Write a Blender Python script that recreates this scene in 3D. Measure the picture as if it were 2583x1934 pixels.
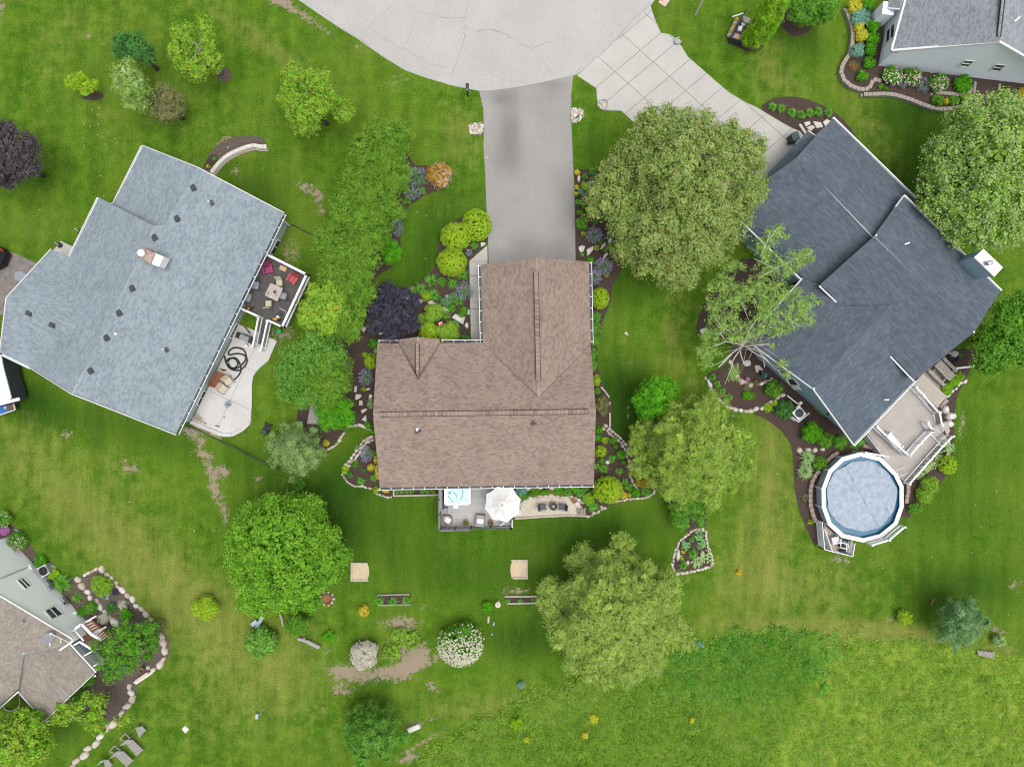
import bpy,math,random
import numpy as np
from mathutils import Vector
random.seed(7);rng=np.random.default_rng(7)
for o in list(bpy.data.objects):bpy.data.objects.remove(o)
sc=bpy.context.scene;col=sc.collection
# ---------------------------------------------------------------- camera, sky, sun, exposure
H=57.4
cd=bpy.data.cameras.new('camera');cam=bpy.data.objects.new('camera',cd);col.objects.link(cam)
cam.location=(0,0,H);cam.rotation_euler=(0,0,0)
cd.sensor_width=36;cd.lens=24;cd.clip_end=1500;cd.clip_start=0.5
sc.camera=cam
SUN_EL,SUN_AZ=math.radians(76),math.radians(120)
wd=bpy.data.worlds.new('World');sc.world=wd;wd.use_nodes=True
nt=wd.node_tree;nt.nodes.clear()
sky=nt.nodes.new('ShaderNodeTexSky');sky.sky_type='NISHITA';sky.sun_disc=False
sky.sun_elevation=SUN_EL;sky.sun_rotation=SUN_AZ;sky.air_density=1.0;sky.dust_density=4.0;sky.ozone_density=1.0
hs=nt.nodes.new('ShaderNodeHueSaturation');hs.inputs['Saturation'].default_value=0.28
bg=nt.nodes.new('ShaderNodeBackground');bg.inputs['Strength'].default_value=0.15
wo=nt.nodes.new('ShaderNodeOutputWorld')
nt.links.new(sky.outputs[0],hs.inputs['Color']);nt.links.new(hs.outputs[0],bg.inputs[0]);nt.links.new(bg.outputs[0],wo.inputs[0])
sd=bpy.data.lights.new('sun','SUN');sd.energy=1.05;sd.angle=math.radians(42);sd.color=(1,0.965,0.91)
sun=bpy.data.objects.new('sun',sd);col.objects.link(sun)
sv=Vector((math.sin(SUN_AZ)*math.cos(SUN_EL),math.cos(SUN_AZ)*math.cos(SUN_EL),math.sin(SUN_EL)))
sun.rotation_euler=sv.to_track_quat('Z','Y').to_euler();sun.location=(0,0,90)
sc.view_settings.view_transform='Standard';sc.view_settings.look='None'
sc.view_settings.gamma=1;sc.view_settings.use_curve_mapping=False
sc.view_settings.exposure=0.66
sc.render.resolution_x=1024;sc.render.resolution_y=766
try:sc.cycles.filter_width=1.1
except Exception:pass
# ---------------------------------------------------------------- measuring: views of the survey picture -> metres
VIEW={}
for c,ox in zip('ABCD',(0,600,1200,1883)):
 for r,oy in zip('1234',(0,475,950,1409)):VIEW[c+r]=(ox,oy,3.1543)
VIEW.update(R1=(590,600,9.2),R2=(500,760,9.2),R3=(470,930,9.2),R4=(1080,1190,6.9),R5=(1980,1290,6.9),R6=(2150,880,6.9),
R7=(2120,1080,6.9),R8=(0,1540,6.9),S1=(1040,600,5.9125),S2=(1440,420,5.52),S3=(850,1080,4.88),S4=(1480,1050,3.525),
S5=(1750,780,3.1725),S6=(1800,0,6.345),S7=(0,880,5.29),S8=(1900,260,2.538),P=(0,0,1.0))
def px(t,x,y):
 a,b,s=VIEW[t];return(a+x/s,b+y/s)
def PW(p,z=0.0):
 k=(H-z)/H/30.0;return((p[0]-1291.5)*k,-(p[1]-967)*k,z)
def W(t,x,y,z=0.0):return PW(px(t,x,y),z)
def WL(t,pts,z=0.0):return[W(t,x,y,z)for x,y in pts]
def XY(l):return[(p[0],p[1])for p in l]
def dcam(p):
 return np.array([(p[0]-1291.5)/30.0,-(p[1]-967)/30.0,-H])
class Plane:
 def __init__(s,a,b,c):
  a,b,c=map(np.array,(a,b,c));n=np.cross(b-a,c-a);n=n/np.linalg.norm(n)
  s.a=a;s.n=n
 def hit(s,p):
  d=dcam(p);o=np.array([0,0,H]);t=np.dot(s.a-o,s.n)/np.dot(d,s.n);return o+t*d
 def z(s,x,y):return s.a[2]-((x-s.a[0])*s.n[0]+(y-s.a[1])*s.n[1])/s.n[2]
# ---------------------------------------------------------------- materials
def mat(name,c,rough=0.8,spec=0.3,metal=0.0,var=0.0,scale=4.0,c2=None,bump=0.0,bscale=40.0,island=0.0,alpha=None,trans=0.0,detail=6.0,emis=None):
 m=bpy.data.materials.new(name);m.use_nodes=True;n=m.node_tree.nodes;l=m.node_tree.links
 b=n['Principled BSDF'];b.inputs['Roughness'].default_value=rough
 b.inputs['Specular IOR Level'].default_value=spec;b.inputs['Metallic'].default_value=metal
 c=tuple(x*.84 for x in c)+(1,)
 if c2 is not None:c2=tuple(x*.87 for x in c2)
 tc=n.new('ShaderNodeTexCoord')
 if c2 is None:c2=tuple(max(0,x*(1-var))for x in c[:3])
 nz=n.new('ShaderNodeTexNoise');nz.inputs['Scale'].default_value=scale;nz.inputs['Detail'].default_value=detail;nz.inputs['Roughness'].default_value=0.65
 l.new(tc.outputs['Object'],nz.inputs['Vector'])
 mx=n.new('ShaderNodeMix');mx.data_type='RGBA';mx.inputs[6].default_value=c;mx.inputs[7].default_value=tuple(c2)+(1,)
 rp=n.new('ShaderNodeMapRange');rp.inputs[1].default_value=0.35;rp.inputs[2].default_value=0.65
 l.new(nz.outputs[0],rp.inputs[0]);l.new(rp.outputs[0],mx.inputs[0])
 out=mx.outputs[2]
 if island>0:
  g=n.new('ShaderNodeNewGeometry');mr=n.new('ShaderNodeMapRange');mr.inputs[3].default_value=1-island;mr.inputs[4].default_value=1+island
  l.new(g.outputs['Random Per Island'],mr.inputs[0])
  mm=n.new('ShaderNodeMix');mm.data_type='RGBA';mm.blend_type='MULTIPLY';mm.inputs[0].default_value=1
  l.new(out,mm.inputs[6]);l.new(mr.outputs[0],mm.inputs[7]);out=mm.outputs[2]
 l.new(out,b.inputs['Base Color'])
 if bump>0:
  n2=n.new('ShaderNodeTexNoise');n2.inputs['Scale'].default_value=bscale;n2.inputs['Detail'].default_value=4
  l.new(tc.outputs['Object'],n2.inputs['Vector'])
  bp=n.new('ShaderNodeBump');bp.inputs['Strength'].default_value=bump;bp.inputs['Distance'].default_value=0.05
  l.new(n2.outputs[0],bp.inputs['Height']);l.new(bp.outputs[0],b.inputs['Normal'])
 if trans:b.inputs['Transmission Weight'].default_value=trans
 return m
def leafmat(name,dark,mid,light,tip=None,tipw=0.0,dry=0.0):
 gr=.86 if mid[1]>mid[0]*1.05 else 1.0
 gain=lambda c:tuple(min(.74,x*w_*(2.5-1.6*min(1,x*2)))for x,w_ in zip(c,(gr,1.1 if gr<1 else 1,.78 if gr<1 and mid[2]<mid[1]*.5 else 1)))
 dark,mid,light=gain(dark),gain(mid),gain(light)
 m=bpy.data.materials.new(name);m.use_nodes=True;n=m.node_tree.nodes;l=m.node_tree.links
 b=n['Principled BSDF'];b.inputs['Roughness'].default_value=0.7;b.inputs['Specular IOR Level'].default_value=0.08
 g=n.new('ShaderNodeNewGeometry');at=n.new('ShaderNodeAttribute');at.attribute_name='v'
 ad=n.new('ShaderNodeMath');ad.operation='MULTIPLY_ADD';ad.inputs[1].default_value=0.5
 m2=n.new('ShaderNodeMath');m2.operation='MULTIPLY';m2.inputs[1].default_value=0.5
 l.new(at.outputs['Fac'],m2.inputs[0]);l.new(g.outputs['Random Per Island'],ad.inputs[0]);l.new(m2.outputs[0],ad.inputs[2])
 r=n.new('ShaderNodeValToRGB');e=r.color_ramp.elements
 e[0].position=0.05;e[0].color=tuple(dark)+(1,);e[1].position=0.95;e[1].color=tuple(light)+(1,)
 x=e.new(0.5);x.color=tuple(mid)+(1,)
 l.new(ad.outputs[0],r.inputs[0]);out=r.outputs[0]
 if tip is not None:
  gt=n.new('ShaderNodeMath');gt.operation='GREATER_THAN';gt.inputs[1].default_value=1-tipw
  fr=n.new('ShaderNodeMath');fr.operation='FRACT';mu=n.new('ShaderNodeMath');mu.operation='MULTIPLY';mu.inputs[1].default_value=7.31
  l.new(g.outputs['Random Per Island'],mu.inputs[0]);l.new(mu.outputs[0],fr.inputs[0]);l.new(fr.outputs[0],gt.inputs[0])
  mx=n.new('ShaderNodeMix');mx.data_type='RGBA';mx.inputs[7].default_value=tuple(tip)+(1,)
  l.new(gt.outputs[0],mx.inputs[0]);l.new(out,mx.inputs[6]);out=mx.outputs[2]
 l.new(out,b.inputs['Base Color'])
 tr=n.new('ShaderNodeBsdfTranslucent');l.new(out,tr.inputs['Color'])
 ms=n.new('ShaderNodeMixShader');ms.inputs[0].default_value=0.33
 l.new(b.outputs[0],ms.inputs[1]);l.new(tr.outputs[0],ms.inputs[2]);l.new(ms.outputs[0],n['Material Output'].inputs[0])
 return m
# ---------------------------------------------------------------- objects
def tag(o,label=None,cat=None,group=None,kind=None):
 if label:o['label']=label
 if cat:o['category']=cat
 if group:o['group']=group
 if kind:o['kind']=kind
 return o
def thing(name,label,cat,loc=(0,0,0),group=None,rot=0.0):
 o=bpy.data.objects.new(name,None);o.empty_display_size=0.3;col.objects.link(o)
 o.location=loc;o.rotation_euler=(0,0,rot);return tag(o,label,cat,group)
def origin(p):
 v=np.zeros(3)
 while p is not None:v=v+np.array(p.location);p=p.parent
 return v
class MB:
 def __init__(s):s.v=[];s.f=[]
 def add(s,vs,fs):
  n=len(s.v);s.v+=[tuple(float(c)for c in v)for v in vs];s.f+=[tuple(i+n for i in f)for f in fs];return s
 def poly(s,pts):return s.add(pts,[tuple(range(len(pts)))])
 def prism(s,xy,z0,z1):
  n=len(xy);a=sum(xy[i][0]*xy[(i+1)%n][1]-xy[(i+1)%n][0]*xy[i][1]for i in range(n))
  if a<0:xy=xy[::-1]
  vs=[(x,y,z0)for x,y in xy]+[(x,y,z1)for x,y in xy]
  return s.add(vs,[tuple(range(n))[::-1],tuple(range(n,2*n))]+[(i,(i+1)%n,n+(i+1)%n,n+i)for i in range(n)])
 def box(s,c,d,rot=0.0,tilt=0.0):
  cs,sn=math.cos(rot),math.sin(rot);ct,st=math.cos(tilt),math.sin(tilt);vs=[]
  for sx in(-.5,.5):
   for sy in(-.5,.5):
    for sz in(-.5,.5):
     x,y,z=sx*d[0],sy*d[1],sz*d[2];x,z=x*ct+z*st,-x*st+z*ct
     vs.append((c[0]+x*cs-y*sn,c[1]+x*sn+y*cs,c[2]+z))
  return s.add(vs,[(0,1,3,2),(4,6,7,5),(0,4,5,1),(2,3,7,6),(0,2,6,4),(1,5,7,3)])
 def beam(s,a,b,w,h,up=(0,0,1)):
  a,b=np.array(a,float),np.array(b,float);d=b-a;L=np.linalg.norm(d)
  if L<1e-6:return s
  d/=L;up=np.array(up,float);sd_=np.cross(d,up)
  if np.linalg.norm(sd_)<1e-3:sd_=np.cross(d,np.array([1.0,0,0]))
  sd_/=np.linalg.norm(sd_);u=np.cross(sd_,d);vs=[]
  for p in(a,b):
   for x,y in((-.5,-.5),(.5,-.5),(.5,.5),(-.5,.5)):vs.append(p+sd_*x*w+u*y*h)
  return s.add(vs,[(0,1,2,3),(7,6,5,4),(0,4,5,1),(1,5,6,2),(2,6,7,3),(3,7,4,0)])
 def tube(s,pts,r,n=8,close=False):
  pts=[np.array(p,float)for p in pts];m=len(pts);rs=r if hasattr(r,'__len__')else[r]*m;vs=[];fs=[]
  for i,p in enumerate(pts):
   d=(pts[(i+1)%m]if(close or i<m-1)else p)-(pts[i-1]if(close or i>0)else p);d=d/(np.linalg.norm(d)+1e-9)
   a=np.cross(d,[0,0,1.0]);
   if np.linalg.norm(a)<1e-2:a=np.cross(d,[1.0,0,0])
   a/=np.linalg.norm(a);b=np.cross(a,d)
   for j in range(n):
    t=2*math.pi*j/n;vs.append(p+rs[i]*(a*math.cos(t)+b*math.sin(t)))
  for i in range(m if close else m-1):
   for j in range(n):
    k=((i+1)%m)*n;fs.append((i*n+j,i*n+(j+1)%n,k+(j+1)%n,k+j))
  if not close:fs+=[tuple(range(n))[::-1],tuple((m-1)*n+j for j in range(n))]
  return s.add(vs,fs)
 def lathe(s,c,prof,n=20,sx=1.0,sy=1.0):
  vs=[];fs=[];m=len(prof)
  for r,z in prof:
   for j in range(n):
    t=2*math.pi*j/n;vs.append((c[0]+r*math.cos(t)*sx,c[1]+r*math.sin(t)*sy,c[2]+z))
  for i in range(m-1):
   for j in range(n):fs.append((i*n+j,i*n+(j+1)%n,(i+1)*n+(j+1)%n,(i+1)*n+j))
  fs+=[tuple(range(n))[::-1],tuple((m-1)*n+j for j in range(n))]
  return s.add(vs,fs)
 def rock(s,c,rx,ry,rz,rot=0.0,rough=0.16,n=9):
  vs=[];fs=[];ph=np.random.RandomState(int(abs(c[0]*131+c[1]*577))%99991);rings=((1.0,-.35),(1.04,.1),(.9,.62),(.55,.93));m=len(rings)
  w=1+rough*(ph.rand(n)-.5)*2
  for r,z in rings:
   for j in range(n):
    t=2*math.pi*j/n;q=r*w[j]*(1+.12*(ph.rand()-.5));x,y=q*rx*math.cos(t),q*ry*math.sin(t)
    vs.append((c[0]+x*math.cos(rot)-y*math.sin(rot),c[1]+x*math.sin(rot)+y*math.cos(rot),c[2]+rz*(z+.1*(ph.rand()-.5))))
  for i in range(m-1):
   for j in range(n):fs.append((i*n+j,i*n+(j+1)%n,(i+1)*n+(j+1)%n,(i+1)*n+j))
  fs.append(tuple((m-1)*n+j for j in range(n)))
  return s.add(vs,fs)
 def build(s,name,m,parent=None,local=False,smooth=False):
  me=bpy.data.meshes.new(name);off=np.zeros(3)if local else origin(parent)
  me.from_pydata([(v[0]-off[0],v[1]-off[1],v[2]-off[2])for v in s.v],[],s.f);me.materials.append(m);me.update()
  if smooth:
   for p in me.polygons:p.use_smooth=True
  o=bpy.data.objects.new(name,me);col.objects.link(o);o.parent=parent;return o
def dup(o,parent=None,**kw):
 c=o.copy();col.objects.link(c);c.parent=parent
 for ch in list(o.children):dup(ch,c)
 for k,v in kw.items():
  if k=='loc':c.location=v
  elif k=='rot':c.rotation_euler=(0,0,v)
  elif k=='scale':c.scale=v
  else:c[k]=v
 return c
def arrmesh(name,V,F,m,parent=None,vv=None,attrs=None):
 """fast mesh from numpy arrays; F is (n,4) or (n,3)"""
 off=origin(parent);V=np.asarray(V,np.float32)-off.astype(np.float32);k=F.shape[1]
 me=bpy.data.meshes.new(name);me.vertices.add(len(V));me.vertices.foreach_set('co',V.ravel())
 me.loops.add(F.size);me.loops.foreach_set('vertex_index',F.ravel().astype(np.int32))
 me.polygons.add(len(F));me.polygons.foreach_set('loop_start',np.arange(0,F.size,k,dtype=np.int32))
 me.update(calc_edges=True)
 if vv is not None:
  a=me.attributes.new('v','FLOAT','POINT');a.data.foreach_set('value',np.asarray(vv,np.float32))
 for kx,ar in(attrs or{}).items():
  a=me.attributes.new(kx,'FLOAT','POINT');a.data.foreach_set('value',np.asarray(ar,np.float32))
 me.materials.append(m);me.validate();o=bpy.data.objects.new(name,me);col.objects.link(o);o.parent=parent;return o
# ---------------------------------------------------------------- clipping helpers
def clip(poly,ax,val,keep_gt):
 out=[];n=len(poly)
 for i in range(n):
  a,b=poly[i],poly[(i+1)%n];ia=(a[ax]>=val)==keep_gt;ib=(b[ax]>=val)==keep_gt
  if ia:out.append(a)
  if ia!=ib:
   t=(val-a[ax])/(b[ax]-a[ax]);out.append((a[0]+t*(b[0]-a[0]),a[1]+t*(b[1]-a[1])))
 return out
def cliprect(poly,u0,u1,v0,v1):
 for ax,val,k in((0,u0,True),(0,u1,False),(1,v0,True),(1,v1,False)):
  poly=clip(poly,ax,val,k)
  if len(poly)<3:return[]
 return poly
def area2(p):return abs(sum(p[i][0]*p[(i+1)%len(p)][1]-p[(i+1)%len(p)][0]*p[i][1]for i in range(len(p))))/2
def inside(xy,poly):
 x,y=xy[:,0],xy[:,1];r=np.zeros(len(x),bool);n=len(poly)
 for i in range(n):
  x0,y0=poly[i];x1,y1=poly[(i+1)%n]
  if y0==y1:continue
  c=((y0>y)!=(y1>y))&(x<(x1-x0)*(y-y0)/(y1-y0)+x0);r^=c
 return r
def shingles(name,polypx,plane,a,b,m,parent,tw=0.3,ch=0.145,th=0.02,base_mat=None):
 """a roof plane: deck board below, every shingle a raised tab of its own on top"""
 P3=[plane.hit(p)for p in polypx];A=plane.hit(a);B=plane.hit(b);U=(B-A)/np.linalg.norm(B-A);N=plane.n if plane.n[2]>0 else-plane.n
 Vv=np.cross(N,U)
 if Vv[2]<0:Vv=-Vv
 q=[(float(np.dot(p-A,U)),float(np.dot(p-A,Vv)))for p in P3]
 us=[p[0]for p in q];vs=[p[1]for p in q]
 V=[];F=[]
 def emit(poly,v0,hgt):
  n0=len(V)
  for(u,v)in poly:V.append(A+U*u+Vv*v+N*(0.004+hgt*(1-0.75*(v-v0)/ch)))
  F.append(tuple(range(n0,n0+len(poly))))
 k=0;v=min(vs)
 while v<max(vs):
  u=min(us)-random.random()*tw;c=[]
  while u<max(us):
   w=tw*random.choice((.8,.9,1,1,1.1,1.2));c.append((u,u+w));u+=w
  c=np.array(c);mid=[]
  cor=[inside(np.c_[c[:,i],np.full(len(c),vv)],q)for i in(0,1)for vv in(v+1e-4,v+ch-1e-4)]
  for j,(u0,u1)in enumerate(c):
   h=th*random.choice((.45,.6,1.0,1.1));s_=cor[0][j]+0+cor[1][j]+cor[2][j]+cor[3][j]
   if cor[0][j]and cor[1][j]and cor[2][j]and cor[3][j]:
    emit([(u0,v),(u1,v),(u1,v+ch),(u0,v+ch)],v,h)
    n0=len(V);V.append(A+U*u0+Vv*v);V.append(A+U*u1+Vv*v);F.append((n0,n0+1,n0-3,n0-4))
   else:
    pc=cliprect(q,u0,u1,v,v+ch)
    if len(pc)>=3 and area2(pc)>1e-4:emit(pc,v,h)
  v+=ch;k+=1
 mb=MB();mb.v=[tuple(map(float,x))for x in V];mb.f=F;o=mb.build(name,m,parent);o['kind']='stuff'
 n=len(P3);T=[tuple(p-N*0.006)for p in P3];Bm=[tuple(p-N*0.16)for p in P3]
 d=MB().add(T+Bm,[tuple(range(n)),tuple(range(n,2*n))[::-1]]+[(i,n+i,n+(i+1)%n,(i+1)%n)for i in range(n)])
 d.build('roof_deck',base_mat or M['fascia'],parent)
 return P3
def boards(poly,z,direction,w,gap,th,m,parent,name='deck_board'):
 """planks clipped to an outline; every plank an object"""
 d=np.array(direction,float);d/=np.linalg.norm(d);e=np.array([-d[1],d[0]])
 q=[(p[0]*d[0]+p[1]*d[1],p[0]*e[0]+p[1]*e[1])for p in poly];v=min(p[1]for p in q)+0.001;out=[]
 umin,umax=min(p[0]for p in q)-1,max(p[0]for p in q)+1
 while v<max(p[1]for p in q)-0.01:
  pc=cliprect(q,umin,umax,v,v+w-gap)
  if len(pc)>=3 and area2(pc)>0.004:
   xy=[(u*d[0]+vv*e[0],u*d[1]+vv*e[1])for u,vv in pc]
   out.append(MB().prism(xy,z-th,z+random.uniform(-.002,.002)).build(name,m,parent))
  v+=w
 return out
# ---------------------------------------------------------------- palette
M={}
def shinglemat(name,cols,k=1.0,c_=.6):
 av=[sum(c[i]for c in cols)/len(cols)for i in range(3)];cols=[tuple(k*(av[i]+(c[i]-av[i])*c_)for i in range(3))for c in cols]
 m=bpy.data.materials.new(name);m.use_nodes=True;n=m.node_tree.nodes;l=m.node_tree.links
 b=n['Principled BSDF'];b.inputs['Roughness'].default_value=0.95;b.inputs['Specular IOR Level'].default_value=0.15
 g=n.new('ShaderNodeNewGeometry');r=n.new('ShaderNodeValToRGB');r.color_ramp.interpolation='CONSTANT';e=r.color_ramp.elements
 e[0].position=0;e[0].color=tuple(cols[0])+(1,);e[1].position=1/len(cols);e[1].color=tuple(cols[1])+(1,)
 for i in range(2,len(cols)):x=e.new(i/len(cols));x.color=tuple(cols[i])+(1,)
 l.new(g.outputs['Random Per Island'],r.inputs[0])
 tc=n.new('ShaderNodeTexCoord');nz=n.new('ShaderNodeTexNoise');nz.inputs['Scale'].default_value=0.5;nz.inputs['Detail'].default_value=8;nz.inputs['Roughness'].default_value=.75
 l.new(tc.outputs['Object'],nz.inputs['Vector'])
 mr=n.new('ShaderNodeMapRange');mr.inputs[1].default_value=.3;mr.inputs[2].default_value=.7;mr.inputs[3].default_value=.86;mr.inputs[4].default_value=1.12;l.new(nz.outputs[0],mr.inputs[0])
 mm=n.new('ShaderNodeMix');mm.data_type='RGBA';mm.blend_type='MULTIPLY';mm.inputs[0].default_value=1
 l.new(r.outputs[0],mm.inputs[6]);l.new(mr.outputs[0],mm.inputs[7]);l.new(mm.outputs[2],b.inputs['Base Color'])
 return m
M['sh_brown']=shinglemat('brown_shingle',[(.25,.19,.155),(.275,.21,.17),(.19,.143,.122),(.255,.196,.16),(.225,.17,.14),(.29,.222,.18)],.86,.8)
M['sh_grey']=shinglemat('blue_grey_shingle',[(.25,.295,.32),(.20,.245,.28),(.28,.325,.345),(.23,.275,.30),(.18,.225,.265),(.26,.305,.33)],.84,.7)
M['sh_dark']=shinglemat('dark_slate_shingle',[(.062,.079,.099),(.074,.092,.113),(.052,.067,.084),(.068,.086,.106),(.09,.108,.128)],1.12,.6)
M['sh_tan']=shinglemat('tan_grey_shingle',[(.27,.235,.20),(.30,.265,.225),(.21,.185,.16),(.25,.22,.19)],.86,.7)
M['sh_silver']=shinglemat('silver_shingle',[(.23,.25,.27),(.27,.285,.30),(.18,.20,.225),(.25,.27,.29)],.86,.7)
M['fascia']=mat('white_fascia',(.72,.72,.72),.5,var=.06)
M['white']=mat('white_vinyl',(.80,.81,.82),.45,var=.05,scale=1.5)
M['offwhite']=mat('off_white_fabric',(.66,.65,.63),.9,var=.05,scale=3)
M['side_blue']=mat('blue_siding',(.26,.38,.45),.55,var=.08,scale=1.2,bump=.1)
M['side_pale']=mat('pale_blue_siding',(.90,.95,1.04),.55,var=.04,scale=1.0)
M['side_white']=mat('white_siding',(1.04,1.05,1.05),.55,var=.05,scale=1.0)
M['side_greyblue']=mat('grey_blue_siding',(.40,.475,.53),.55,var=.06,scale=1.0)
M['side_brown']=mat('taupe_siding',(.36,.31,.27),.6,var=.06)
M['glass']=mat('window_glass',(.035,.05,.055),.08,spec=.8,var=.5,scale=2)
M['dark']=mat('dark_metal',(.03,.032,.035),.45,var=.2)
M['black']=mat('black_plastic',(.018,.018,.02),.45,var=.2)
M['charcoal']=mat('charcoal_metal',(.05,.055,.065),.5,var=.15)
M['steel']=mat('galvanised_steel',(.42,.44,.46),.4,metal=.5,var=.15,scale=8)
M['copper']=mat('rusty_flashing',(.33,.13,.07),.7,c2=(.22,.09,.05),scale=6)
M['brick']=mat('red_brick',(.30,.095,.055),.9,c2=(.42,.36,.31),scale=1.6)
M['mortar']=mat('cement_cap',(.42,.40,.37),.9,c2=(.30,.14,.09),scale=1.8)
M['wood_grey']=mat('weathered_wood',(.36,.33,.29),.85,var=.35,scale=5,bump=.2)
M['wood_red']=mat('red_stained_wood',(.30,.115,.055),.7,var=.3,scale=6)
M['wood_pale']=mat('pale_timber',(.50,.45,.38),.85,var=.25,scale=4)
M['wood_tan']=mat('varnished_pine',(.60,.42,.22),.6,var=.25,scale=7)
M['wood_brown']=mat('brown_timber',(.17,.10,.055),.8,var=.3,scale=5)
M['deck_grey']=mat('grey_composite_board',(.46,.45,.44),.75,c2=(.36,.355,.35),scale=1.2,island=.12)
M['deck_taupe']=mat('taupe_composite_board',(.44,.40,.365),.75,c2=(.37,.335,.305),scale=.9)
M['deck_dark']=mat('dark_weathered_board',(.115,.105,.10),.8,c2=(.075,.068,.066),scale=2.5)
M['concrete']=mat('broom_concrete',(.47,.455,.425),.9,c2=(.41,.39,.36),scale=.5,bump=.1,detail=10)
M['concrete_w']=mat('pale_patio_concrete',(.56,.555,.54),.9,c2=(.47,.455,.43),scale=.35,bump=.1,detail=10)
M['joint']=mat('concrete_joint',(.16,.15,.14),.95)
M['mulch']=mat('bark_mulch',(.042,.027,.022),.95,c2=(.095,.064,.052),scale=14,bump=.9,bscale=28,detail=10)
M['soil']=mat('grey_soil',(.14,.11,.09),.95,c2=(.085,.062,.05),scale=5,bump=.8,bscale=22,detail=10)
M['gravel']=mat('tan_pea_gravel',(.72,.64,.53),.95,c2=(.36,.30,.24),scale=11,bump=.6,bscale=22,detail=8)
M['sand']=mat('sandbox_sand',(.58,.46,.31),.95,c2=(.48,.375,.24),scale=5,bump=.3)
M['stone']=mat('field_stone',(.56,.50,.43),.9,c2=(.40,.355,.30),scale=4,island=.32,bump=.3,bscale=14)
M['stone_pale']=mat('pale_limestone',(.66,.63,.58),.9,c2=(.50,.47,.43),scale=5,bump=.3,bscale=14)
M['stone_pink']=mat('pink_granite',(.50,.40,.34),.9,c2=(.40,.33,.29),scale=5,bump=.3,bscale=14)
M['block']=mat('retaining_block',(.36,.315,.27),.9,c2=(.29,.25,.215),scale=7,bump=.3)
M['block_red']=mat('reddish_block',(.33,.26,.22),.9,c2=(.25,.20,.17),scale=5,bump=.3)
M['terracotta']=mat('terracotta',(.36,.16,.09),.8,var=.2)
M['teal']=mat('teal_plastic',(.02,.20,.17),.5)
M['green_p']=mat('green_plastic',(.01,.30,.10),.4)
M['bark']=mat('tree_bark',(.16,.13,.105),.95,c2=(.09,.07,.058),scale=8,bump=.5)
M['bark_pale']=mat('pale_bark',(.42,.40,.37),.9,c2=(.26,.24,.22),scale=6)
M['tub']=mat('acrylic_tub_shell',(.80,.81,.82),.2,spec=.6)
M['water']=mat('spa_water',(.22,.50,.58),.06,spec=.7,c2=(.34,.62,.68),scale=1.6)
M['cover']=mat('pool_cover_fabric',(.37,.425,.485),.8,c2=(.25,.305,.37),scale=2.6,detail=9)
M['liner']=mat('pool_liner',(.02,.13,.22),.3)
M['poolwall']=mat('pool_wall_panel',(.42,.50,.55),.5,var=.08,scale=2)
M['magenta']=mat('magenta_plastic',(.34,.045,.15),.5,var=.1)
M['coral']=mat('coral_red_plastic',(.50,.085,.095),.5,var=.1)
M['sling']=mat('beige_sling',(.52,.46,.34),.8,var=.1)
M['sling_grey']=mat('grey_sling',(.27,.30,.33),.8,var=.1)
M['tabletop']=mat('stone_tabletop',(.42,.36,.33),.4,var=.1)
M['cushion']=mat('taupe_cushion',(.33,.31,.29),.9,var=.08)
M['wicker']=mat('taupe_wicker',(.24,.21,.185),.8,var=.25,scale=30)
M['red']=mat('red_paint',(.5,.02,.02),.35)
M['yellow']=mat('yellow_plastic',(.62,.36,.05),.5)
M['blue']=mat('blue_tarp',(.03,.17,.42),.5,var=.3,scale=2)
M['orange']=mat('orange_plastic',(.6,.17,.03),.5)
M['lattice']=mat('tan_lattice',(.48,.43,.37),.8,var=.1)
M['chair_lounge']=mat('grey_resin_slat',(.36,.335,.33),.6,var=.08)
M['aqua']=mat('pale_aqua_paint',(.36,.47,.49),.6,var=.15)
def LM(k,*a,**kw):M[k]=leafmat(k,*a,**kw)
LM('lf_maple',(.03,.07,.006),(.09,.19,.015),(.20,.34,.035))
LM('lf_maple_y',(.04,.09,.008),(.14,.25,.02),(.28,.40,.045),tip=(.40,.40,.06),tipw=.12)
LM('lf_linden',(.04,.062,.014),(.168,.19,.05),(.33,.36,.13),tip=(.42,.37,.14),tipw=.14)
LM('lf_silver',(.05,.10,.01),(.20,.29,.05),(.40,.50,.17),tip=(.40,.50,.24),tipw=.16)
LM('lf_thuja',(.022,.062,.008),(.088,.15,.016),(.175,.25,.04))
LM('lf_column',(.05,.11,.004),(.13,.25,.012),(.24,.37,.025))
LM('lf_pine',(.09,.115,.018),(.27,.305,.055),(.48,.48,.12))
LM('lf_pine2',(.065,.10,.014),(.225,.285,.042),(.42,.46,.09))
LM('lf_pinegrey',(.075,.10,.035),(.17,.225,.085),(.30,.35,.16))
LM('lf_bluespruce',(.03,.065,.03),(.10,.165,.075),(.21,.27,.14))
LM('lf_juniper',(.02,.06,.006),(.075,.16,.025),(.17,.28,.05))
LM('lf_birch',(.075,.12,.02),(.19,.27,.06),(.33,.42,.12))
LM('lf_lime',(.06,.14,.006),(.20,.34,.012),(.40,.52,.035),tip=(.55,.50,.05),tipw=.10)
LM('lf_bright',(.02,.08,.004),(.055,.19,.008),(.12,.30,.02))
LM('lf_mid',(.022,.06,.006),(.065,.15,.016),(.14,.25,.035))
LM('lf_dark',(.015,.045,.012),(.04,.10,.028),(.085,.16,.05))
LM('lf_yellow',(.34,.35,.015),(.66,.62,.02),(.85,.80,.06))
LM('lf_gold',(.35,.25,.01),(.66,.46,.02),(.80,.62,.05))
LM('lf_orange',(.16,.07,.012),(.66,.15,.02),(.88,.28,.05),tip=(.10,.20,.02),tipw=.22)
LM('lf_barberry',(.08,.09,.01),(.55,.22,.015),(.75,.34,.03),tip=(.08,.16,.02),tipw=.25)
LM('lf_plum',(.010,.010,.014),(.030,.029,.042),(.075,.07,.10))
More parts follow.
